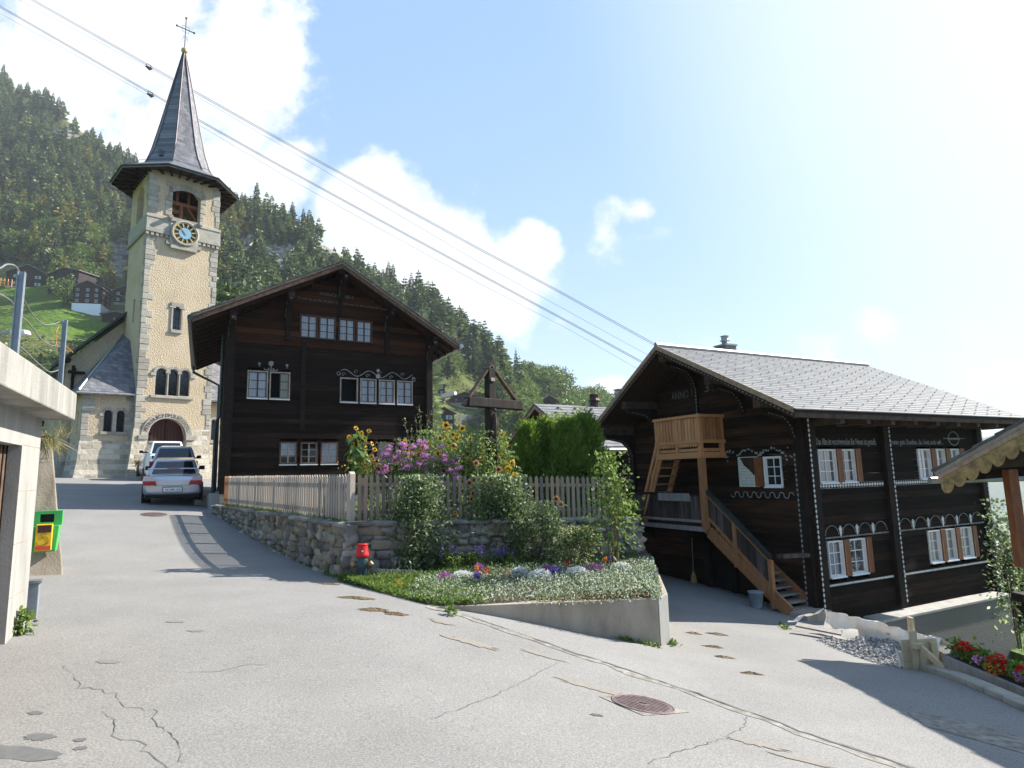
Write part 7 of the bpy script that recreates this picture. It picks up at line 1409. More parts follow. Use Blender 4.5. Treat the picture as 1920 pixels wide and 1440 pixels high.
slope_house('brown house with whitewashed ground floor at the foot of the meadow', 134, 181, 584, 190, 75, 50, 9, walls='wood_brown', base='van_paint', basepx=17, win_=(3, 3))
slope_house('dark house nearest the tower with its white windows in a row', 213, 252, 572, 212, 70, 30, 9, walls='wood_brown', win_=(2, 3), base='old_concrete', basepx=6)
slope_house('second dark gable house set behind the whitewashed one', 160, 196, 560, 225, 70, 22, 9, walls='wood_brown', win_=(1, 2))
slope_house('low weathered barn on the grass below the dark houses', 190, 236, 606, 165, 80, 18, 7, name='barn', walls='wood_brown', win_=(1, 1), slope=.18, wm='larch_red')
slope_house('small two storey chalet highest right of the middle chalet', 808, 834, 742, 255, 80, 22, 8, walls='wood_brown', win_=(2, 2), slope=.3)
slope_house('long low house with a broad grey roof above the retaining wall', 848, 896, 762, 240, 85, 18, 9, walls='wood_brown', base='concrete', basepx=7, win_=(1, 3), slope=.35, wm='larch_red')
slope_house('tall brown gable house with green shutters just right of the middle chalet', 812, 850, 822, 205, 66, 48, 11, walls='wood_brown', win_=(3, 2), shut='shutter_green')
slope_house('lone black gable house in the trees above the slate roof', 1009, 1053, 776, 260, 78, 22, 10, walls='wood_black', win_=(2, 3), slope=.55)
slope_house('little grey roofed hut low behind the sunflowers', 862, 884, 850, 120, 80, 12, 5, name='hut', walls='wood_brown', win_=(1, 1), slope=.5)
Yw = float(on_slope(878, 800)[1])-2; a, b = at(842, 803, Yw), at(915, 800, Yw+8); t = thing('retaining_wall', 'long pale stone retaining wall on the far slope below the houses', 'wall', a, math.atan2(*(b-a)[[1, 0]])); Lw = np.linalg.norm((b-a)[:2]); h = 27*Yw/FPX
MB().box(0, Lw, 0, 2, -3, h).build('wall_face', M['farwall'] if 'farwall' in M else M.setdefault('farwall', brickmat('pale_masonry', [(.2, (.3, .27, .22)), (.8, (.5, .46, .4))], (.3, .28, .24), 1.6, .6, msize=.05)), t); mb = MB()
for k in range(14): x = Lw*k/13; mb.box(x-.06, x+.06, .2, .3, h, h+1.1)
mb.box(0, Lw, .2, .3, h+1.0, h+1.08); mb.build('railing', M['zinc'], t)
a = at(826, 748, float(on_slope(830, 750)[1])); t = thing('tarpaulin', 'white tarpaulin beside the long low house', 'tarpaulin', a); MB().prism([(0, 0, 0), (5, 0, 1.5), (5, 0, 2.6), (2, 0, 2.2), (0, 0, 1.6)], (.5, 3, .2)).build('sheet', M['white_paint'], t)
t = thing('rail_fence', 'orange wooden rail fence in front of the green shuttered house', 'fence', at(-20, 533, 172)); b = np.array(t.location); mb = MB()
for k in range(7): x = -20+k*7; y = 533+k*.9; p = at(x, y-8, 172)-b; mb.beam(p-[0, 0, 1.2], p+[0, 0, 1.0], .2, .2)
for dz in (0, 5): mb.beam(at(-20, 524+dz, 172)-b, at(22, 530+dz, 172)-b, .15, .25)
mb.build('rails', M['larch'], t)
# ------------------------------------------------------------------ cableway
def cable(lb, pts, r, grp):
    P = [at(x, y, 118) for x, y in pts]; P = [at(pts[0][0]-(pts[1][0]-pts[0][0])*.3, pts[0][1]-(pts[1][1]-pts[0][1])*.3, 118)]+P+[at(2*pts[-1][0]-pts[-2][0], 2*pts[-1][1]-pts[-2][1], 118)]
    o = MB().tube(P, r, 5).build('ropeway_cable', M['cable'], smooth=True); tag(o, lb, 'cable', grp)
U = [(64, 0), (273, 118), (430, 207), (596, 300), (900, 466), (1050, 546), (1234, 648)]; Lc = [(0, 11), (277, 170), (508, 300), (700, 405), (900, 513), (1069, 604), (1208, 680)]
cable('highest of the ropeway cables across the sky', U, .055, 'upper ropeway cables'); cable('second ropeway cable close below the highest one', [(x, y+3.2) for x, y in U], .055, 'upper ropeway cables'); cable('thin haul rope sagging below the upper pair of cables', [(36, 0), (272, 124), (596, 313), (900, 493), (1069, 586), (1217, 667)], .03, 'upper ropeway cables')
cable('upper cable of the lower ropeway pair', Lc, .055, 'lower ropeway cables'); cable('under cable of the lower ropeway pair', [(x, y+2.8) for x, y in Lc], .055, 'lower ropeway cables'); cable('lowest thin haul rope of the ropeway', [(0, 25), (274, 176), (560, 345), (900, 532), (1069, 619), (1198, 693)], .03, 'lower ropeway cables')
for (x, y, lb) in ((279, 121, 'red carrier hanging on the upper ropeway cables'), (282, 172, 'red carrier hanging on the lower ropeway cables')):
    t = thing('cable_carrier', lb, 'carrier', at(x, y, 117.8), 0, 'carriers on the ropeway'); mb = MB(); mb.beam((-.5, 0, .25), (.5, 0, -.3), .1, .12); mb.beam((-.45, 0, .2), (-.55, 0, -.6), .09, .09); mb.beam((.45, 0, -.3), (.35, 0, -.8), .09, .09); mb.build('hanger', M['iron'], t)
    MB().hexa([(-.55, -.3, -.6), (.1, -.3, -1.25), (.1, .3, -1.25), (-.55, .3, -.6), (-.4, -.3, -.4), (.3, -.3, -.75), (.3, .3, -.75), (-.4, .3, -.4)]).build('lower_frame', M['iron'], t); MB().hexa([(-.05, -.28, -1.15), (.6, -.28, -1.0), (.6, .28, -1.0), (-.05, .28, -1.15), (.1, -.28, -.72), (.75, -.28, -.72), (.75, .28, -.72), (.1, .28, -.72)]).build('counterweight', M['cabin_red'], t, bevel=.05)
# ------------------------------------------------------------------ parked cars
def car(name, lb, px, py, Y, az, paint, L_=4.4, Wd=1.73, H=1.44, kind='sedan', detail=True):
    p = at(px, py, Y); x, y = p[0], p[1]; a = rad(az); fw = np.array([math.sin(a), math.cos(a)]); z0, z1 = float(G(x, y)), float(G(x+fw[0]*2.5, y+fw[1]*2.5)); lt = np.array([-fw[1], fw[0]])
    t = thing(name, lb, 'car', (x, y, z0+.0)); t.rotation_mode = 'XYZ'; t.rotation_euler = (math.atan2(z1-z0, 2.5), 0, rad(-az)); hw = Wd/2; k = H/1.44
    hatch = kind != 'sedan'; dk_ = .98*k
    st = [(0, .84, .42, .9), (.05, .93, .33, .955), (.22, .985, .26, .985), (.8, 1, .23, 1.0), (2.0, 1, .22, .95), (3.2, .99, .22, .92), (3.95, .94, .25, .82), (4.3, .84, .32, .72), (4.4, .7, .42, .6)]
    vs = []; ring = []
    for yy, wf, zb, zt in st:
        yy *= L_/4.4; w = hw*wf; zt *= k; ring = [(-w*.78, zb), (-w*.95, zb+.06), (-w, zb+.2), (-w*1.0, .62*k), (-w*.985, .72*k), (-w*.94, zt-.05), (-w*.86, zt), (-w*.4, zt+.02), (w*.4, zt+.02), (w*.86, zt), (w*.94, zt-.05), (w*.985, .72*k), (w*1.0, .62*k), (w, zb+.2), (w*.95, zb+.06), (w*.78, zb)]
        vs += [(xx, yy, zz) for xx, zz in ring]
    n = len(ring); m = len(st); fs = [(i*n+j, i*n+(j+1) % n, (i+1)*n+(j+1) % n, (i+1)*n+j) for i in range(m-1) for j in range(n)]+[tuple(range(n))[::-1], tuple((m-1)*n+j for j in range(n))]
    body = MB().add(vs, fs).build('body', M[paint], t, smooth=True); md = body.modifiers.new('ss', 'SUBSURF'); md.levels = 1; md.render_levels = 2
    # cabin
    rb = (.62, 1.25) if not hatch else (.06, .42); cw, rw = hw*.87, hw*.68; zr = H; base = .96*k
    B_ = [(-cw, rb[0], base), (cw, rb[0], base), (cw, 3.1, base-.04), (-cw, 3.1, base-.04)]; T_ = [(-rw, rb[1], zr-.03), (rw, rb[1], zr-.03), (rw*1.0, 2.3, zr), (-rw*1.0, 2.3, zr)]
    mid = lambda P, Q, f: tuple(np.array(P)*(1-f)+np.array(Q)*f)
    mb = MB(); mb.hexa(B_+T_); cab = mb.build('cabin', M[paint], t, bevel=.05)
    def pane(nm, i, j, lo=.1, hi=.9, ins=.08, off=.006):
        a0, a1, b0, b1 = [np.array(v) for v in (B_[i], B_[j], T_[i], T_[j])]; q = [a0+(b0-a0)*lo, a1+(b1-a1)*lo, a1+(b1-a1)*hi, a0+(b0-a0)*hi]
        e = [(q[0]+(q[1]-q[0])*ins), (q[1]+(q[0]-q[1])*ins), (q[2]+(q[3]-q[2])*ins), (q[3]+(q[2]-q[3])*ins)]; nrm = np.cross(e[1]-e[0], e[3]-e[0]); nrm /= np.linalg.norm(nrm); nrm = nrm*off; c_ = np.array([0, 1.8, .9])
        if nrm@(e[0]-c_) < 0: nrm = -nrm
        MB().prism([v for v in e], nrm).build(nm, M['car_glass'], t)
    pane('rear_window', 0, 1, .08, .88, .07); pane('windscreen', 2, 3); pane('side_window', 1, 2, .12, .86, .1); pane('side_window', 3, 0, .12, .86, .1)
    for sx in (-1, 1):
        for yy in (.85, 3.45):
            R_ = np.array([[0, 0, 1], [0, 1, 0], [-1, 0, 0]]); wl_ = MB().lathe([(.2, -.1), (.3, -.105), (.315, -.07), (.315, .07), (.3, .105), (.2, .1)], 24, (sx*(hw-.12), yy*L_/4.4, .315), R_).build('wheel', M['rubber'], t, True)
            MB().lathe([(.01, -.085), (.19, -.09), (.2, .09), (.01, .085)], 16, (sx*(hw-.1), yy*L_/4.4, .315), R_).build('rim', M['chrome'], wl_, True)
            ar = MB(); ar.lathe([(.36, -.02), (.36, .02)], 20, (sx*(hw+.0), yy*L_/4.4, .33), R_); ar.build('wheel_arch', M['black'], t)
        mr = MB().hexa([(sx*(cw-.01), 2.52, base+.03), (sx*(cw+.19), 2.5, base+.03), (sx*(cw+.17), 2.66, base+.03), (sx*(cw-.01), 2.66, base+.03), (sx*(cw-.0), 2.53, base+.17), (sx*(cw+.19), 2.52, base+.18), (sx*(cw+.17), 2.65, base+.17), (sx*(cw-.0), 2.65, base+.16)]).build('door_mirror', M['black'], t, bevel=.03)
        MB().box(sx*(cw-.2), sx*(cw+.02), 2.56, 2.63, base+.03, base+.08).build('mirror_stalk', M['black'], t)
    if detail:
        for sx in (-1, 1):
            if not hatch:
                P = [(sx*hw*.52, .0, .68), (sx*hw*.97, .05, .67), (sx*hw*.95, .07, .965), (sx*hw*.68, .02, .95)]
                lo = [P[0], P[1], (sx*hw*.975, .06, .81), (sx*hw*.575, .01, .81)]; hi = [lo[3], lo[2], P[2], P[3]]
                sh_ = lambda Q: [(v[0]+sx*.0, v[1]-.085, v[2]) for v in Q]
                o_ = MB().prism(sh_(lo), (0, .18, 0)).build('tail_lamp', M['tail_red'], t); MB().prism(sh_(hi), (0, .18, 0)).build('lamp_lens', M['tail_clear'], o_)
            else:
                MB().box(sx*hw*.82, sx*hw*.97, -.02, .2, .62*k, .95*k).build('tail_lamp', M['tail_red'], t, bevel=.02)
        pl = MB().box(-.26, .26, -.075, -.03, .47, .6).build('number_plate', M['white_paint'], t); text_on('plate_lettering', 'VS 188 164', .42, .09, lambda x, w, z: (-.21+x, -.077-abs(w)*.5, .5+z), M['black'], pl)
        MB().box(-.28, .28, -.068, -.02, .455, .615).build('plate_holder', M['black'], t)
        mb = MB(); mb.hexa([(-hw*.88, .02, .27), (hw*.88, .02, .27), (hw*.92, .35, .25), (-hw*.92, .35, .25), (-hw*.88, -.01, .36), (hw*.88, -.01, .36), (hw*.92, .35, .36), (-hw*.92, .35, .36)]); mb.build('rear_apron', M['black'], t)
        mb = MB(); mb.box(-hw*.6, hw*.6, -.012, .02, .655, .663); mb.build('boot_gap', M['black'], t)
        if not hatch:
            sp_ = MB(); sp_.hexa([(-hw*.84, .06, 1.17), (hw*.84, .06, 1.17), (hw*.82, .3, 1.175), (-hw*.82, .3, 1.175), (-hw*.84, .06, 1.205), (hw*.84, .06, 1.205), (hw*.82, .3, 1.2), (-hw*.82, .3, 1.2)]); so = sp_.build('rear_spoiler', M[paint], t, bevel=.01)
            for sx in (-1, 1): MB().hexa([(sx*hw*.8-.03, .12, .98), (sx*hw*.8+.03, .12, .98), (sx*hw*.8+.03, .28, .98), (sx*hw*.8-.03, .28, .98), (sx*hw*.8-.02, .1, 1.17), (sx*hw*.8+.02, .1, 1.17), (sx*hw*.8+.02, .25, 1.17), (sx*hw*.8-.02, .25, 1.17)]).build('spoiler_stand', M[paint], so)
            MB().box(-.18, .18, .058, .07, 1.175, 1.2).build('brake_light', M['tail_red'], so)
            R_ = np.array([[1, 0, 0], [0, 0, 1], [0, -1, 0]]); MB().lathe([(.05, 0), (.062, 0), (.062, .2), (.05, .2)], 14, (-hw*.52, .12, .31), R_).build('exhaust', M['chrome'], t, True)
        else:
            mb = MB(); mb.beam((-.35, rb[0]-.02, base+.06), (.12, rb[0]-.0, base+.12), .03, .03); mb.build('rear_wiper', M['black'], t)
    return t
car('parked_car', 'silver saloon with rear wing parked nearest on the road', 322, 948, 20.3, -27, 'silver_paint')
car('parked_car', 'grey hatchback parked just in front of the silver saloon', 323, 925, 25.4, -26, 'grey_paint', 4.2, 1.78, 1.78, 'hatch')
car('parked_car', 'white car at the church door, farthest of the three', 311, 910, 31.0, -36, 'van_paint', 4.5, 1.85, 2.0, 'hatch', False)
# ------------------------------------------------------------------ plant builders
def leaf6(P, L, W, A, rs=RS, fold=.25, droop=.2):
    n = len(P); A = unit(A); B = unit(np.cross(A, rs.normal(size=(n, 3))*.5+[0, 0, 1])); N = np.cross(B, A)*-1; L = np.broadcast_to(L, (n,))[:, None]; W = np.broadcast_to(W, (n,))[:, None]
    dn = np.array([0, 0, -1.])*droop*L
    V = np.stack([P, P+A*L*.3+B*W*.5+N*W*fold, P+A*L*.7+B*W*.36+N*W*fold*.6+dn*.4, P+A*L+dn, P+A*L*.7-B*W*.36+N*W*fold*.6+dn*.4, P+A*L*.3-B*W*.5+N*W*fold], 1).reshape(-1, 3)
    i = np.arange(n)[:, None]*6; return V, np.concatenate([i+np.array([[0, 1, 2, 3]]), i+np.array([[0, 3, 4, 5]])])
def shrub(name, lb, cat, base, h, rx, n, lf, ls=.06, lw=.03, stems=6, top=1.0, group=None, clumps=26, ry=None, lo=.25, stem_m='twig', droop=0, seed=1):
    rs = np.random.RandomState(seed); t = thing(name, lb, cat, base, 0, group); ry = ry or rx; mb = MB(); tips = []
    for k in range(stems):
        a = rs.uniform(0, 6.28); r = rs.uniform(.3, .9); e = np.array([math.cos(a)*rx*r, math.sin(a)*ry*r, h*rs.uniform(.7, .95)]); b0 = np.array([math.cos(a)*.05, math.sin(a)*.05, -.05]); m_ = b0*.5+e*.5+np.array([math.cos(a)*rx*-.12, math.sin(a)*ry*-.12, 0])
        mb.tube([b0, m_, e], [.012, .009, .004], 5); tips.append((b0, m_, e))
    if stems: mb.build('stems', M[stem_m], t)
    C = []
    for k in range(clumps):
        a = rs.uniform(0, 6.28); z = rs.uniform(lo, 1); prof = math.sin(math.pi*min(1, .18+.8*z))**.6; r = math.sqrt(rs.uniform(0, 1))*prof; C.append([math.cos(a)*rx*r, math.sin(a)*ry*r, h*z*rs.uniform(.92, 1.05)])
    C = np.array(C); ci = rs.randint(0, clumps, n); sz = np.array([rx, ry, h*.55])*.26
    P = C[ci]+rs.normal(size=(n, 3))*sz; P[:, 2] = np.clip(P[:, 2], .03, h*1.08); A = unit(P-np.array([0, 0, h*.35]))+rs.normal(size=(n, 3))*.7; A[:, 2] -= droop
    V, Q = leaf6(P, rs.uniform(.6, 1.25, n)*ls, rs.uniform(.7, 1.2, n)*lw, A, rs); mesh_np('foliage', V, Q, mats=M[lf], parent=t); return t
def headmesh(r=.09, disc=.045, pm='p_yellow', seed=0):
    rs = np.random.RandomState(seed); V, Q, mi = [], [], []; n = 22
    for k in range(n):
        a = 2*math.pi*k/n+rs.uniform(-.1, .1); c, s = math.cos(a), math.sin(a); L_ = r*rs.uniform(.8, 1.1); w = .016*r/.09; b = len(V); tl = rs.uniform(-.25, .15)*r
        for q, ww, z in ((disc*.8, .5, 0), (disc*.8+(L_-disc)*.5, 1, tl*.3), (L_, .1, tl)): V += [(c*q-s*w*ww, s*q+c*w*ww, z), (c*q+s*w*ww, s*q-c*w*ww, z)]
        Q += [(b, b+1, b+3, b+2), (b+2, b+3, b+5, b+4)]; mi += [0, 0]
    rings = [(disc, .004), (disc*.85, .018), (disc*.45, .024), (.004, .02)]
    for q, z in rings: 
        b = len(V)
        V += [(q*math.cos(2*math.pi*k/12), q*math.sin(2*math.pi*k/12), z) for k in range(12)]
    b = len(V)-48
    for i in range(3): Q += [(b+i*12+k, b+i*12+(k+1) % 12, b+(i+1)*12+(k+1) % 12, b+(i+1)*12+k) for k in range(12)]; mi += [1]*12
    o = mesh_np('flower_head', V, Q, mats=[M[pm], M['p_disc']], mi=mi); me = o.data; bpy.data.objects.remove(o); return me
HM = [headmesh(.1, .045, 'p_yellow', k) for k in range(3)]; HP = [headmesh(.09, .04, 'p_peach', 5), headmesh(.085, .042, 'p_peach', 6)]; HS = [headmesh(.055, .02, 'p_yellow', 9)]
def sunflower(lb, base, heads, nleaf=14, ls=.17, group=None, hm=HM, seed=0, lf='lf_sun', sc=1.0, spread=.16, lw=.75, dr=.45, hang=0):
    rs = np.random.RandomState(seed); t = thing('sunflower', lb, 'sunflower', base, 0, group); base = np.array(base, float); top = max(heads, key=lambda q: q[2]); T = np.array(top)-base; mb = MB(); mid = T*.5+np.array([rs.uniform(-.06, .06), rs.uniform(-.05, .05), 0])
    mb.tube([(0, 0, -.05), mid, T], [.016, .013, .009], 6); axis = lambda q: (2*q*(1-q)*mid+q*q*T)
    for hpt in heads:
        q = np.array(hpt)-base
        if hpt is not top: mb.tube([axis(.62), axis(.62)*.4+q*.6-[0, 0, .03], q], [.009, .008, .006], 5)
    mb.build('stem', M['stem'], t)
    z = rs.uniform(.2 if nleaf < 60 else .3, .99, nleaf); P = np.array([axis(q) for q in z]); a = rs.uniform(0, 6.28, nleaf); A = np.stack([np.cos(a), np.sin(a), rs.uniform(-.5, .35, nleaf)], -1); ln = ls*rs.uniform(.7, 1.25, nleaf)*(1.15-.5*z)*sc
    A[:, 2] -= hang; Pe = P+A*[1, 1, .3]*rs.uniform(.3, 1, (nleaf, 1))*spread; V, Q = leaf6(Pe, ln, ln*lw, A, rs, .12, dr); mesh_np('leaves', V, Q, mats=M[lf], parent=t)
    for hpt in heads:
        o = link('flower_head', hm[rs.randint(len(hm))], t); q = np.array(hpt)-base; o.location = q; d = Vector((rs.uniform(-.5, .9), rs.uniform(-1, -.2), rs.uniform(-.3, .5))); o.rotation_mode = 'QUATERNION'; o.rotation_quaternion = d.normalized().to_track_quat('Z', 'Y'); o.scale = (sc,)*3
    return t
# ------------------------------------------------------------------ behind the fence
def gb3(px, py, Y): p = at(px, py, Y); return np.array([p[0], p[1], garden_z(p[0], p[1])])
hs = [at(x, y, 13.6) for x, y in ((668, 803), (655, 820), (662, 833), (692, 808), (686, 840), (670, 850), (698, 832), (697, 856), (678, 812), (660, 845), (684, 822), (703, 843), (675, 830))]
b = gb3(680, 890, 13.6); sunflower('tall lone sunflower with drooping leaves left of the pink phlox', b, hs, 90, .23, hm=HS, seed=3, spread=.13, sc=1.1, lw=.85, dr=.5, hang=.5)
SG = [((758, 830), 15.2), ((774, 843), 15.0), ((793, 838), 14.8), ((808, 832), 15.2), ((836, 797), 15.4), ((842, 808), 15.2), ((857, 818), 15.6), ((867, 803), 15.3), ((877, 851), 14.6), ((851, 836), 14.8), ((905, 837), 15.2), ((908, 817), 15.4), ((937, 845), 14.9), ((941, 814), 15.6), ((949, 834), 15.2), ((953, 880), 14.6), ((945, 858), 14.9), ((822, 850), 14.5), ((890, 862), 14.5), ((961, 868), 15.0), ((826, 822), 15.5), ((882, 822), 15.5)]
lbl = ['leftmost sunflower of the group beside the chalet window', 'low sunflower head in front of the twiggy shoots', 'sunflower between the shoots and the pink phlox', 'sunflower right above the phlox blossoms', 'tallest sunflower of the group in front of the far gable house', 'second head just under the tallest sunflower', 'sunflower right of the tallest one, half hidden', 'dark centred sunflower beside the pale retaining wall', 'low sunflower over the right end of the phlox', 'sunflower leaning over the hut roof', 'sunflower left of the cross, lower head', 'round sunflower just left of the wayside cross', 'low sunflower right of the cross post', 'highest sunflower right of the cross post', 'leaning sunflower right of the cross post', 'lowest sunflower beside the thuja hedge', 'small headed sunflower behind the cross post', 'sunflower hidden deep in the leaves above the phlox', 'low sunflower left of the cross foot', 'sunflower closest to the thuja hedge', 'sunflower behind the tallest one', 'sunflower standing over the grey hut roof']
for i, ((px, y), Yd) in enumerate(SG):
    p = at(px, y, Yd); b = gb3(px+rnd.uniform(-6, 6), 900, Yd); hs = [p]
    for q in range(2 if i % 2 == 0 else 1): hs.append(p+np.array([rnd.uniform(-.22, .22), -.08, -rnd.uniform(.1, .45)]))
    sunflower(lbl[i], b, hs, 34, .17, 'sunflowers behind the picket fence', seed=20+i, spread=.22)
fol = [(800, 860, 15.0, .3), (840, 860, 14.8, .35), (880, 868, 14.6, .3), (940, 868, 14.8, .3), (905, 880, 14.3, .3)]
for i, (px, y, Yd, r) in enumerate(fol):
    b = gb3(px, 895, Yd); p = at(px, 822, Yd); shrub('leafy_shrub', ['leafy green bush left under the sunflowers', 'leafy green bush in the middle under the sunflowers', 'leafy green bush under the sunflowers left of the cross', 'leafy green bush right of the cross foot', 'leafy green bush right at the cross foot'][i], 'shrub', b, p[2]-b[2], r+.05, 1100, 'lf_sun', .085, .05, 5, group='bushes under the sunflowers', seed=50+i, stem_m='stem')
# phlox
for i, (px, yt, Yd, rx, nh) in enumerate([(722, 842, 14.0, .24, 15), (752, 835, 14.2, .26, 20), (785, 832, 14.4, .26, 18), (818, 840, 14.3, .25, 15), (848, 860, 14.0, .2, 12)]):
    b = gb3(px, 895, Yd); tp = at(px, yt-4, Yd); h = tp[2]-b[2]; nh = int(nh*1.5); t = shrub('phlox', ['pink phlox at the left end of the row, right of the lone sunflower', 'pink phlox second from the left, densest in bloom', 'pink phlox in the middle of the row, tallest', 'pink phlox fourth from the left behind the fence', 'pink phlox at the right end of the row, lowest'][i], 'phlox', b, h*.97, rx, 900, 'lf_dark', .07, .018, 12, group='pink phlox behind the fence', seed=70+i, stem_m='stem')
    rs = np.random.RandomState(90+i); lv = LV()
    for k in range(nh):
        a = rs.uniform(0, 6.28); r = math.sqrt(rs.rand())*rx*1.1; c = np.array([math.cos(a)*r, math.sin(a)*r, h*(1.0-.32*(r/rx)**2*rs.rand()-.35*rs.rand()**2)]); q = unit(rs.normal(size=(50, 3)))*[.055, .055, .045]; q[:, 2] = np.abs(q[:, 2]); lv.leaves(c+q, .03, .026, rs=rs)
    lv.build('blossoms', M['p_phlox'], t)
b = gb3(690, 890, 13.4); t = shrub('yellow_flowers', 'small yellow garden flowers at the foot of the lone sunflower', 'flowers', b, at(690, 868, 13.4)[2]-b[2], .28, 500, 'lf_fresh', .07, .03, 6, seed=8, stem_m='stem'); lv = LV(); q = RS.normal(size=(110, 3))*[.22, .15, .1]+[0, 0, at(690, 876, 13.4)[2]-b[2]]; lv.leaves(q, .05, .04); lv.build('blossoms', M['p_yellow'], t)
# twiggy shoots
b = gb3(795, 890, 16.2); t = thing('fruit_shrub', 'upright twiggy shoots rising dark against the chalet wall', 'shrub', b); mb = MB(); lv = LV(); rs = np.random.RandomState(5)
for x, y in ((757, 785), (778, 778), (786, 758), (802, 775), (806, 768), (815, 790), (770, 800), (828, 800)):
    e = at(x, y, 16.2)-b; m_ = e*.5+np.array([.05*(x < 790)-.03, 0, .05]); mb.tube([(rs.uniform(-.1, .1), 0, 0), m_, e], [.012, .008, .003], 5)
    n = 60; q = rs.uniform(.35, 1, n)[:, None]; P = 2*q*(1-q)*m_+q*q*e; P = P+rs.normal(size=(n, 3))*.025; lv.add(*leaf6(P, .055, .03, rs.normal(size=(n, 3)), rs))
mb.build('shoots', M['twig'], t); lv.build('leaves', M['lf_shrub'], t)
# thuja hedge
for i, (px, yt, Yd, rx, lb) in enumerate([(992, 800, 16.6, .5, 'leftmost thuja of the hedge, thinner at its pointed tip'), (1030, 792, 16.9, .58, 'second thuja of the hedge, broad and dense'), (1066, 790, 16.4, .55, 'third thuja of the hedge in front of the slate roof'), (1100, 782, 16.7, .56, 'rightmost thuja of the hedge, tallest beside the decorated chalet')]):
    b = gb3(px, 890, Yd); tp = at(px, yt, Yd); h = tp[2]-b[2]; t = thing('thuja', lb, 'thuja', b, 0, 'thuja hedge inside the fence'); rs = np.random.RandomState(130+i); MB().tube([(0, 0, -.1), (.02, 0, h*.8)], [.05, .015], 6).build('trunk', M['bark'], t)
    nb = 520; z = rs.rand(nb)**.85; a = rs.uniform(0, 6.28, nb); rr = rx*np.minimum(1.08, (1.03-z)**.62*1.3)*(.7+.4*rs.rand(nb)+.14*np.sin(a*3+i)+.12*np.sin(z*17+a*2)); C = np.stack([np.cos(a)*rr, np.sin(a)*rr, z*h], -1); m = 15
    P = np.repeat(C, m, 0)+rs.normal(size=(nb*m, 3))*[.06, .06, .1]; A = np.stack([np.cos(np.repeat(a, m)), np.sin(np.repeat(a, m)), np.full(nb*m, 1.3)], -1)+rs.normal(size=(nb*m, 3))*.45
    V, Q = leaf_quads(P, rs.uniform(.08, .17, nb*m), rs.uniform(.02, .045, nb*m), A, rs); lv = LV().add(V, Q)
    n2 = 2600; z = rs.rand(n2); a = rs.uniform(0, 6.28, n2); rr = rx*.7*rs.rand(n2)*np.minimum(1, (1.02-z)**.6*1.1); lv.leaves(np.stack([np.cos(a)*rr, np.sin(a)*rr, z*h*.97], -1), .16, .07, rs=rs)
    lv.build('foliage', M['lf_thuja'], t)
# ------------------------------------------------------------------ in the bed in front of the wall
def bd(s, t): return np.array(bed(s, t))
def bed_at(px, py, Y): p = at(px, py, Y); return p
def near_bed(px, py):                    # bed point seen at this pixel
    best = None
    for s in np.linspace(0, 1, 60):
        for t in np.linspace(0, 1, 24):
            p = bd(s, t); q = pr(p); d = (q[0]-px)**2+(q[1]-py)**2
            if best is None or d < best[0]: best = (d, p)
    return best[1]
B0 = near_bed(785, 1072); H_ = lambda b, y: at(0, 0, 1) is not None and (b[1]*((ray(0, 0)[2])*0+1))*0+ (CAM[2]+(lambda d: d[2]/d[1]*b[1])(ray(pr(b)[0], y))-b[2])
shrub('dogwood_shrub', 'large pale edged shrub leaning on the fence behind the hydrant', 'shrub', B0, H_(B0, 908), .6, 6500, 'lf_shrub', .095, .04, 11, seed=201, clumps=60, ry=.42, lo=.12)
b = near_bed(948, 1058); shrub('dark_shrub', 'dark leafy bush hanging over the wall under the cross', 'shrub', b+np.array([-.1, .2, 0]), H_(b, 905), .72, 5600, 'lf_shrub', .09, .04, 10, seed=202, clumps=56, ry=.38, lo=.3)
b = near_bed(1020, 1060); shrub('dark_shrub', 'second dark bush right of the one under the cross', 'shrub', b, H_(b, 950), .5, 2600, 'lf_dark', .075, .035, 7, seed=203, ry=.3, clumps=34)
b = near_bed(1087, 1062); shrub('variegated_shrub', 'pale variegated shrub beside the thin stemmed one', 'shrub', b, H_(b, 995), .44, 2600, 'lf_varieg', .06, .034, 6, seed=204, ry=.3)
b = near_bed(1150, 1068); shrub('lilac_shrub', 'tall light green shrub on thin pale stems at the right end of the fence', 'shrub', b, H_(b, 868), .4, 1300, 'lf_fresh', .095, .05, 10, seed=205, lo=.35, ry=.35, clumps=40)
b = near_bed(845, 1062)
# sunflowers in front of the fence with faded heads
for i, (hx, bx, lb, hm) in enumerate([(((919, 900), (893, 868), (880, 905)), 912, 'faded peach sunflower with the highest head in front of the fence', HP), (((948, 903), (935, 880)), 940, 'faded sunflower just right of the highest faded head', HP), (((885, 935), (887, 925)), 890, 'faded sunflower with a double head low on the pickets', HP), (((848, 968), (854, 962)), 868, 'small yellow sunflower hanging over the stone wall', HS), (((1043, 935), (1052, 945)), 1042, 'faded sunflower right of the bare pickets', HP), (((1044, 974),), 1050, 'faded sunflower head hanging lowest before the wall top', HP)]):
    b = near_bed(bx, 1052); hs = [at(x, y, b[1]+.15) for x, y in hx]; sunflower(lb, b, hs, 40 if i < 3 else 16, .14, 'faded sunflowers in front of the fence', hm, 300+i, 'lf_sun', .95, .26)
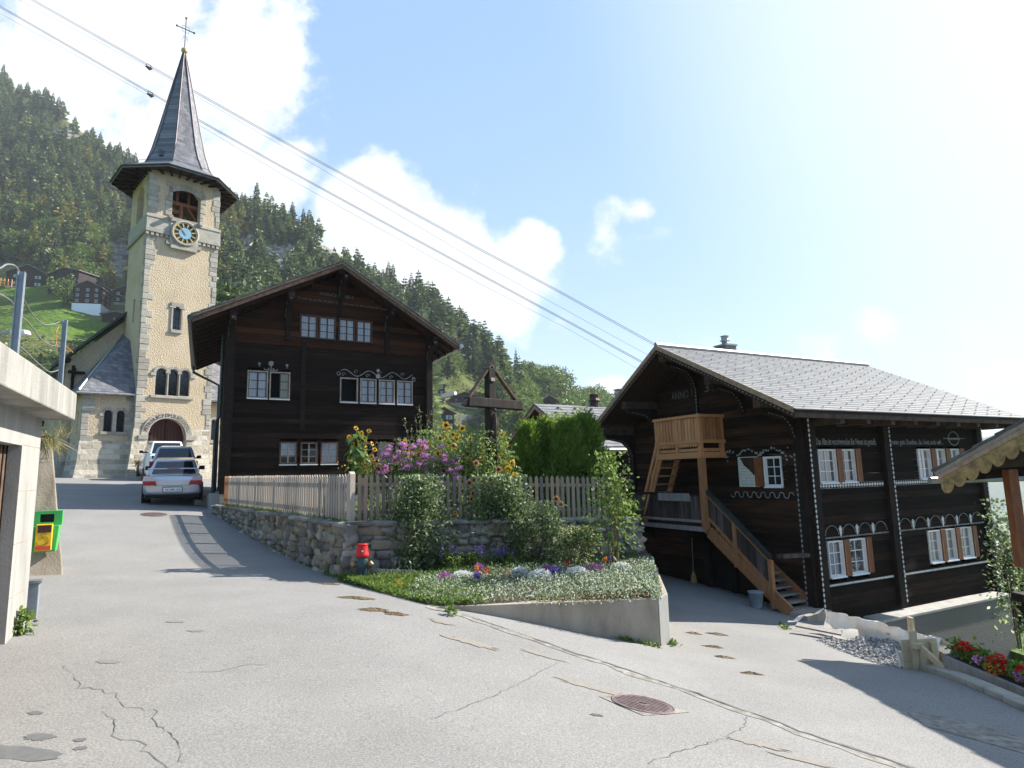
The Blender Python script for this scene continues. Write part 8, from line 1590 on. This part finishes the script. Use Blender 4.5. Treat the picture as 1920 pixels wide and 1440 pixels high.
# salvias
for i, (px, py) in enumerate([(846, 1068), (884, 1065), (943, 1062), (999, 1062)]):
    b = near_bed(px, py); h = H_(b, 1040); t = shrub('salvia', ['purple salvia clump nearest the dogwood shrub', 'purple salvia clump with orange marigolds at its foot', 'purple salvia clump under the cross, largest', 'purple salvia clump farthest right'][i], 'salvia', b, h, .24, 1300, 'lf_fresh', .06, .024, 6, group='salvias in the flower bed', seed=220+i, stem_m='stem'); rs = np.random.RandomState(i); lv = LV()
    for k in range(12):
        x, y = rs.uniform(-.2, .2), rs.uniform(-.12, .12); z = np.linspace(h*.85, h*1.5+rs.uniform(-.06, .06), 26); lv.leaves(np.stack([x+0*z+rs.normal(size=26)*.011, y+0*z+rs.normal(size=26)*.011, z], -1), .03, .018, rs=rs)
    lv.build('flower_spikes', M['p_violet'], t)
def clump(name, lb, cat, px, py, rx, ry, h, lf, pm, n, grp, seed, ls=.022):
    b = near_bed(px, py); t = thing(name, lb, cat, b, 0, grp); rs = np.random.RandomState(seed); lv = LV(); q = unit(rs.normal(size=(n//3, 3)))*[rx, ry, h]*rs.uniform(.5, 1, (n//3, 1)); q[:, 2] = np.abs(q[:, 2]); lv.leaves(q*[.95, .95, .85], .04, .015, rs=rs); lv.build('foliage', M[lf], t)
    lv = LV(); q = unit(rs.normal(size=(n, 3)))*[rx, ry, h]*(1+.12*np.sin(rs.uniform(0, 6, (n, 1))*3)); q[:, 2] = np.abs(q[:, 2])+.01; lv.leaves(q, ls, ls*.9, rs=rs, flat=.7); lv.build('blossoms', M[pm], t)
for i, (px, py, rx, lb) in enumerate([(870, 1090, .2, 'white alyssum cushion farthest left'), (970, 1082, .13, 'small white alyssum cushion second from the left'), (1010, 1085, .19, 'white alyssum cushion in the middle beside violet flowers'), (1081, 1083, .19, 'white alyssum cushion left of the pink asters'), (1163, 1073, .18, 'white alyssum cushion farthest right by the corner stones')]): clump('alyssum', lb, 'alyssum', px, py, rx*1.05, rx*.75, .14, 'lf_silver', 'p_white', 1200, 'white alyssum cushions', 240+i)
for i, (px, py, rx, pm, lb) in enumerate([(832, 1092, .13, 'p_magenta', 'magenta asters left of the first white cushion'), (893, 1092, .08, 'p_violet', 'small violet clump right of the first white cushion'), (900, 1076, .1, 'p_magenta', 'magenta asters above the small violet clump'), (1030, 1080, .1, 'p_magenta', 'magenta asters right of the middle white cushion'), (1042, 1086, .1, 'p_violet', 'violet clump right of the middle white cushion'), (1118, 1074, .17, 'p_magenta', 'widest pink aster patch between two white cushions'), (1148, 1062, .08, 'p_violet', 'dark violet clump at the corner stones')]): clump('asters', lb, 'asters', px, py, rx*1.1, rx*.8, .16, 'lf_dark', pm, 520, 'purple asters in the bed', 260+i)
for i, (px, py, pm, lb) in enumerate([(875, 1062, 'p_orange', 'orange marigold at the foot of the second salvia'), (896, 1080, 'p_orange', 'orange marigold by the magenta asters'), (917, 1085, 'p_red', 'red flower between the first two white cushions'), (1062, 1070, 'p_red', 'red flower left of the pink aster patch'), (1138, 1062, 'p_orange', 'orange flower behind the last white cushion'), (785, 1070, 'p_orange', 'single orange flower at the dogwood foot'), (745, 1106, 'p_yellow', 'yellow flower in the grass verge'), (950, 1088, 'p_peach', 'brownish pink plant between the white cushions')]): clump('marigold', lb, 'flower', px, py, .055, .05, .15, 'lf_fresh', pm, 46, 'single bright flowers in the bed', 280+i, .035)
# ground cover, verge weeds, moss: uncountable
def cover(name, kind_m, n, sfun, tfun, L, W, up_, lab, rs):
    s, t = sfun(n, rs), tfun(n, rs); P = np.array([bd(a, b) for a, b in zip(s, t)]); P[:, 2] += rs.rand(n)**1.5*up_; A = rs.normal(size=(n, 3))*.7+[0, -.1, .8]
    V, Q = leaf6(P, rs.uniform(.6, 1.3, n)*L, rs.uniform(.7, 1.2, n)*W, A, rs); o = mesh_np(name, V, Q, mats=M[kind_m]); tag(o, lab, 'ground cover', kind='stuff')
rs = np.random.RandomState(77)
cover('silver_ground_cover', 'lf_silver', 15000, lambda n, r: .26+.74*r.rand(n)**.85, lambda n, r: r.rand(n)*.5, .045, .02, .12, 'silvery ground cover spilling over the planter', rs)
cover('silver_ground_cover', 'lf_silver', 5000, lambda n, r: .6+.4*r.rand(n), lambda n, r: -.05+r.rand(n)*.4, .045, .02, .1, 'thick silvery ground cover at the right end', rs)
cover('green_weeds', 'lf_fresh', 5200, lambda n, r: r.rand(n)**1.2*.5, lambda n, r: r.rand(n)**1.6*.5, .085, .026, .06, 'bright green weeds along the road verge', rs)
cover('verge_grass', 'lf_grass', 5000, lambda n, r: r.rand(n)*.48, lambda n, r: r.rand(n)**1.4*.9, .13, .012, .04, 'grass on the verge beside the hydrant', rs)
cover('bed_leaves', 'lf_dark', 3500, lambda n, r: .1+.85*r.rand(n), lambda n, r: .45+r.rand(n)*.5, .06, .03, .1, 'low dark leaves in the middle of the bed', rs)
cover('orange_moss', 'lf_moss', 1900, lambda n, r: .62+.25*r.rand(n)+.02*np.sin(r.rand(n)*30), lambda n, r: -.015+r.rand(n)*.07, .035, .018, .05, 'orange stonecrop along the wall top', rs)
def strip_weeds(name, m, a, b, n, L, W, jit, lab, seed, out=0.0):
    r = np.random.RandomState(seed); t = r.rand(n); k = (np.sin(t*23+seed)+np.sin(t*51+2*seed))*.5 > -.25+r.normal(size=n)*.2; t = t[k]; n = len(t); P = np.array(a)[None]*(1-t[:, None])+np.array(b)[None]*t[:, None]; P[:, :2] += r.normal(size=(n, 2))*jit; P[:, 2] = G(P[:, 0], P[:, 1])+.01; A = r.normal(size=(n, 3))*.6+[0, 0, .8]; V, Q = leaf6(P, r.uniform(.6, 1.3, n)*L, r.uniform(.7, 1.2, n)*W, A, r); tag(mesh_np(name, V, Q, mats=M[m]), lab, 'weeds', kind='stuff')
strip_weeds('wall_weeds', 'lf_grass', on_road(990, 1158), on_road(1235, 1214), 900, .08, .028, .03, 'weeds at the foot of the planter wall', 3)
strip_weeds('wall_weeds', 'lf_grass', on_road(430, 955), on_road(650, 1090), 1500, .09, .03, .05, 'weeds at the foot of the stone wall', 5)
strip_weeds('wall_weeds', 'lf_grass', on_road(1255, 1205), on_road(1258, 1212), 120, .08, .03, .05, 'weeds at the planter corner', 6)
strip_weeds('wall_weeds', 'lf_fresh', on_road(1466, 1172), on_road(1476, 1182), 120, .07, .03, .04, 'weeds beside the bottom stair', 8)
p = on_road(41, 1188); shrub('garage_weed', 'small green weed at the foot of the garage corner', 'weed', p, .22, .09, 160, 'lf_fresh', .07, .04, 4, seed=411, stem_m='stem')
p = on_road(845, 1154); shrub('crack_weed', 'tuft of grass growing in the road joint', 'weed', p, .08, .07, 120, 'lf_fresh', .06, .02, 0, seed=412)
# wall-top grass along the fence, garden green
n = 1500; t_ = rs.rand(n); q = F2[None]*(1-t_[:, None])+F0[None]*t_[:, None]; P = np.column_stack([q[:, :2]+rs.normal(size=(n, 2))*.05+np.array(o1)*.06, (F2b+(F0b-F2b)*t_)+0*t_]); V, Q = leaf6(P, rs.uniform(.04, .12, n), .012, rs.normal(size=(n, 3))*.5+[0, 0, .7], rs); tag(mesh_np('wall_top_grass', V, Q, mats=M['lf_grass']), 'grass along the wall top under the pickets', 'grass', kind='stuff')
n = 9000; P = np.array([gz(a, b_) for a, b_ in zip(rs.rand(n), rs.rand(n))]); P[:, 2] += rs.rand(n)**2*.25; V, Q = leaf6(P, rs.uniform(.06, .16, n), rs.uniform(.02, .05, n), rs.normal(size=(n, 3))*.5+[0, 0, .8], rs); tag(mesh_np('garden_greens', V, Q, mats=M['lf_fresh']), 'low green growth covering the garden soil', 'ground cover', kind='stuff')
b = at(1893, 1080, 15.5); shrub('climbing_shrub', 'silvery bush climbing between the right chalet corner and the porch', 'shrub', b-np.array([0, 0, 1.6]), 3.1, .5, 1800, 'lf_shrub', .1, .06, 6, seed=413)
b = at(1906, 1212, 17.5); n = 6000; P = np.column_stack([b[0]+rs.uniform(-.1, 3.5, n), b[1]+rs.uniform(-2, 5, n), np.full(n, b[2]-.1)]); V, Q = leaf6(P, rs.uniform(.05, .14, n), .02, rs.normal(size=(n, 3))*.4+[0, 0, .8], rs); tag(mesh_np('lawn_grass', V, Q, mats=M['lf_grass']), 'bright lawn below the porch', 'grass', kind='stuff')
o = MB().box(b[0]-.12, b[0]+6, b[1]-3, b[1]+9, b[2]-3, b[2]-.12).build('lawn_terrace', M.setdefault('lawn', mat('lawn_ground', [(.3, (.05, .1, .015)), (.7, (.1, .17, .03))], 9, bump=.4))); tag(o, kind='structure')
# ------------------------------------------------------------------ trees on the slopes
def conifer(seed, levels=15, per=9, droop=.35, rb=.19, top=.03, leaf=2, gap=.0, base=.08):
    rs = np.random.RandomState(seed); V, Q, n = [], [], 0; P, A, L, W = [], [], [], []
    for i in range(levels):
        z = base+(1-base)*(i+.3*rs.rand())/levels; r = rb*(1-z)**.8*(1+.25*rs.normal()*.6)+top*.3
        if rs.rand() < gap: continue
        for k in range(per):
            a = 2*math.pi*(k+rs.rand())/per; rr = r*rs.uniform(.6, 1.2); d = np.array([math.cos(a), math.sin(a), -droop*rs.uniform(.4, 1.3)])
            for q in range(leaf):
                f = .15+.6*q/leaf; P.append([math.cos(a)*rr*f, math.sin(a)*rr*f, z-droop*rr*f*.7]); A.append(d+rs.normal(size=3)*.18); L.append(rr*.75+.012); W.append(rr*.4+.02)
    P.append([0, 0, .95]); A.append([0, 0, 1.]); L.append(.07); W.append(.02)
    return leaf_quads(np.array(P), np.array(L), np.array(W), np.array(A), rs, .35, .3)
def broad(seed, clumps=46, per=13, rx=.34, lo=.18):
    rs = np.random.RandomState(seed); C = []
    while len(C) < clumps:
        p = rs.uniform(-1, 1, 3); q = np.linalg.norm(p)
        if .45 < q < 1: C.append([p[0]*rx*(1+.2*math.sin(p[2]*5)), p[1]*rx, lo+(1-lo)*(p[2]*.5+.5)*.97])
    C = np.array(C); P = np.repeat(C, per, 0)+rs.normal(size=(clumps*per, 3))*.055; A = rs.normal(size=P.shape)*.8+unit(P-[0, 0, .5])
    return leaf_quads(P, rs.uniform(.05, .1, len(P)), rs.uniform(.04, .07, len(P)), A, rs, .3, .5)
def trunk_mesh(h=.9, r=.016):
    mb = MB(); mb.tube([(0, 0, -.06), (.004, 0, h*.5), (0, .003, h)], [r, r*.7, r*.15], 6); return mb
KIND = {}
for nm, fn, mt in (('spruce', lambda k: conifer(k, 17, 10, .4, .19), 'lf_spruce'), ('fir', lambda k: conifer(40+k, 15, 11, .25, .23, gap=.04), 'lf_pine'), ('larch', lambda k: conifer(60+k, 15, 8, .15, .2, gap=.1), 'lf_larch'), ('broadleaf_tree', lambda k: broad(k), 'lf_broad'), ('light_broadleaf_tree', lambda k: broad(20+k), 'lf_broad_light'), ('rusty_broadleaf_tree', lambda k: broad(30+k), 'lf_rust')):
    L_ = []
    for k in range(3):
        V, Q = fn(k); o = mesh_np('crown', V, Q, mats=M[mt]); L_.append((o.data, V, Q)); bpy.data.objects.remove(o)
    mb = trunk_mesh(.92 if nm in ('spruce', 'fir', 'larch') else .6); tm = bpy.data.meshes.new('trunk'); tm.from_pydata(mb.v, [], mb.f); tm.materials.append(M['bark']); KIND[nm] = (L_, tm, mt)
TLAB = {'spruce': ('spruce', 'dark spruce among the forest on the mountainside', 'spruces on the mountainside'), 'fir': ('conifer', 'mid green conifer on the mountainside', 'conifers on the mountainside'), 'larch': ('larch', 'yellow green larch on the mountainside', 'larches on the mountainside'), 'broadleaf_tree': ('tree', 'round green broadleaf tree on the lower slope', 'broadleaf trees on the slopes'), 'light_broadleaf_tree': ('tree', 'light green broadleaf tree on the lower slope', 'light broadleaf trees on the slopes'), 'rusty_broadleaf_tree': ('tree', 'rust tinted tree on the lower slope', 'rust tinted trees on the slopes')}
def plant(kind, p, h, k, rz, label=None, wide=1.0):
    L_, tm, mt = KIND[kind]; cat, lb, grp = TLAB[kind]; t = thing(kind, label or lb, cat, p, rz, grp if label is None else None); t.scale = (h*wide, h*wide, h)
    c = link('crown', L_[k % 3][0], t); link('trunk', tm, t); return t
rs = np.random.RandomState(2024); trees = []
def zone(px, py): return None
def pick(px, py, t):
    u = rs.rand()
    if px > 985: return 'broadleaf_tree' if u < .62 else ('light_broadleaf_tree' if u < .9 else 'rusty_broadleaf_tree')
    if px > 800 and t < .72: return ('broadleaf_tree' if u < .45 else 'light_broadleaf_tree' if u < .75 else 'fir' if u < .93 else 'rusty_broadleaf_tree')
    if 395 < px < 470 and 430 < py < 600: return 'larch' if u < .72 else 'spruce'
    if px < 320 and py > 395: return 'broadleaf_tree' if u < .4 else ('light_broadleaf_tree' if u < .65 else 'spruce' if u < .8 else 'larch')
    if px < 330 and py > 330: return 'spruce' if u < .5 else ('fir' if u < .8 else 'larch' if u < .88 else 'broadleaf_tree')
    return 'spruce' if u < .52 else ('fir' if u < .93 else 'larch')
tries = 0
cand = []
for px in np.arange(-330, 1330, 9.5):
    yr, yb = float(m_ridge(px)), float(m_pb(px)); n = int((yb-yr)/11)
    if px > 780: n = int(n*1.7)
    for j in range(n):
        x = px+rs.uniform(-5, 5); t = (j+rs.rand())/n; py = yb+(yr-yb)*t; cand.append((x, t, py))
for x, t, py in cand:
    if rs.rand() < .12: continue
    rk = max(max(float(ell(x, py, r[0], r[1]+14, r[2], r[3]+14)) for r in ROCKS), 0); md = max(float(ell(x, py+4, *r)) for r in MEADOW)
    if md > .02 or rk > .1+.5*rs.rand(): continue
    if 796 < x < 925 and 705 < py < 885: continue
    if 998 < x < 1060 and 745 < py < 835: continue
    if x < 265 and py > 560: continue
    if x < 260 and 492 < py < 560 and rs.rand() < .8: continue
    vis = vnoise(x*.12, py*.15, 1.0)
    if 430 < x < 700 and py > 420 and rk > .02 and rs.rand() < .45: continue
    if vis > .75 and rs.rand() < .6: continue
    k = pick(x, py, t); h = {'spruce': 23, 'fir': 21, 'larch': 18, 'broadleaf_tree': 11.5, 'light_broadleaf_tree': 9.5, 'rusty_broadleaf_tree': 8.5}[k]*rs.choice([rs.uniform(.5, .8), rs.uniform(.8, 1.2)])
    if t > .9: h *= .72
    trees.append((x, t, py, k, h))
P = MT(np.array([q[0] for q in trees]), np.array([min(q[1], .999) for q in trees]))
# which stand largest in the picture and are not behind the church, chalets or out of frame
def hidden(x, py, hpx):
    y0 = py-hpx*.6
    return x < -15 or x > 1170 or (255 < x < 410 and y0 > 320) or (380 < x < 850 and y0 > 490+abs(x-646)*.47) or (x > 965 and y0 > 770) or (y0 > 830) or (x < 120 and y0 > 640)
sc = []
for i, q in enumerate(trees):
    hpx = q[4]*FPX/P[i][1]; sc.append((-hpx if not hidden(q[0], q[2], hpx) else 0, i))
sc.sort(); ind = set(i for v, i in sc[:285] if v < 0)
FV, FQ, FM, nV = [], [], [], 0; mts = ['lf_spruce', 'lf_pine', 'lf_larch', 'lf_broad', 'lf_broad_light', 'lf_rust']
for i, q in enumerate(trees):
    x, t, py, k, h = q; p = P[i]
    if i in ind: plant(k, p, h, i, rs.uniform(0, 6.28), wide=rs.uniform(.95, 1.4))
    else:
        me, V, Q = KIND[k][0][i % 3]; a = rs.uniform(0, 6.28); c, s = math.cos(a), math.sin(a); w = h*rs.uniform(.95, 1.4); W_ = np.stack([(V[:, 0]*c-V[:, 1]*s)*w, (V[:, 0]*s+V[:, 1]*c)*w, V[:, 2]*h], -1)+p
        FV.append(W_); FQ.append(Q+nV); nV += len(V); FM.append(np.full(len(Q), mts.index(KIND[k][2])))
o = mesh_np('forest', np.concatenate(FV), np.concatenate(FQ), mats=[M[m] for m in mts], mi=np.concatenate(FM)); tag(o, 'mixed forest filling the rest of the mountainside', 'forest', kind='stuff')
# bushes and grass tufts roughening the open slope
n = 9000; bx = rs.uniform(-60, 1200, n); bt = rs.rand(n)**.9*.98; pyb = m_pb(bx)+(m_ridge(bx)-m_pb(bx))*bt; ok = np.array([max(float(ell(a, b, *r)) for r in MEADOW) < .05 and not (796 < a < 925 and 725 < b < 885 and rs.rand() < .8) and not (998 < a < 1060 and 745 < b < 835) and not (a < 265 and 500 < b < 600) for a, b in zip(bx, pyb)]); bx, bt = bx[ok], bt[ok]; Pb = MT(bx, bt); m = 5
Pp = np.repeat(Pb, m, 0)+rs.normal(size=(len(Pb)*m, 3))*[.9, .9, .45]+[0, 0, .5]; V, Q = leaf_quads(Pp, rs.uniform(.7, 1.5, len(Pp)), rs.uniform(.5, .9, len(Pp)), None, rs, .3); mi = np.repeat(rs.choice(3, len(Pb), p=[.45, .35, .2]), m)
tag(mesh_np('slope_scrub', V, Q, mats=[M['lf_broad'], M['lf_broad_light'], M['lf_rust']], mi=mi), 'low scrub on the open slope', 'scrub', kind='stuff')
# crags
mb = MB(); rr_ = random.Random(8)
for (cx, cy, rx, ry) in ROCKS:
    for k in range(int(rx*ry/80)):
        x, y = cx+rr_.gauss(0, .45)*rx, cy+rr_.gauss(0, .45)*ry; t = (float(m_pb(x))-y)/(float(m_pb(x))-float(m_ridge(x)))
        if 0 < t < .97: p = MT(x, t); s = rr_.uniform(.5, 1.9); stone(mb, p+[0, 0, .2], [np.array([s, s*.3, 0]), np.array([0, s*.8, 0]), np.array([.1, -.2, s*rr_.uniform(.8, 1.5)])], rr_, .28, 4, 6, .7)
o = mb.build('crags', M['rock']); tag(o, 'grey rock outcrops breaking through the forest slope', 'rocks', kind='stuff')
p = on_slope(118, 576); t = plant('broadleaf_tree', p, 62*p[1]/FPX, 1, 0, 'lone round tree on the meadow in front of the dark houses', 1.15)
p = on_slope(968, 700); plant('spruce', p, 46*p[1]/FPX, 2, 0, 'thin lone spruce standing up on the falling ridge line', .7)
p = on_slope(894, 815); plant('broadleaf_tree', p, 44*p[1]/FPX, 0, 0, 'round tree standing in front of the pale retaining wall', 1.0)
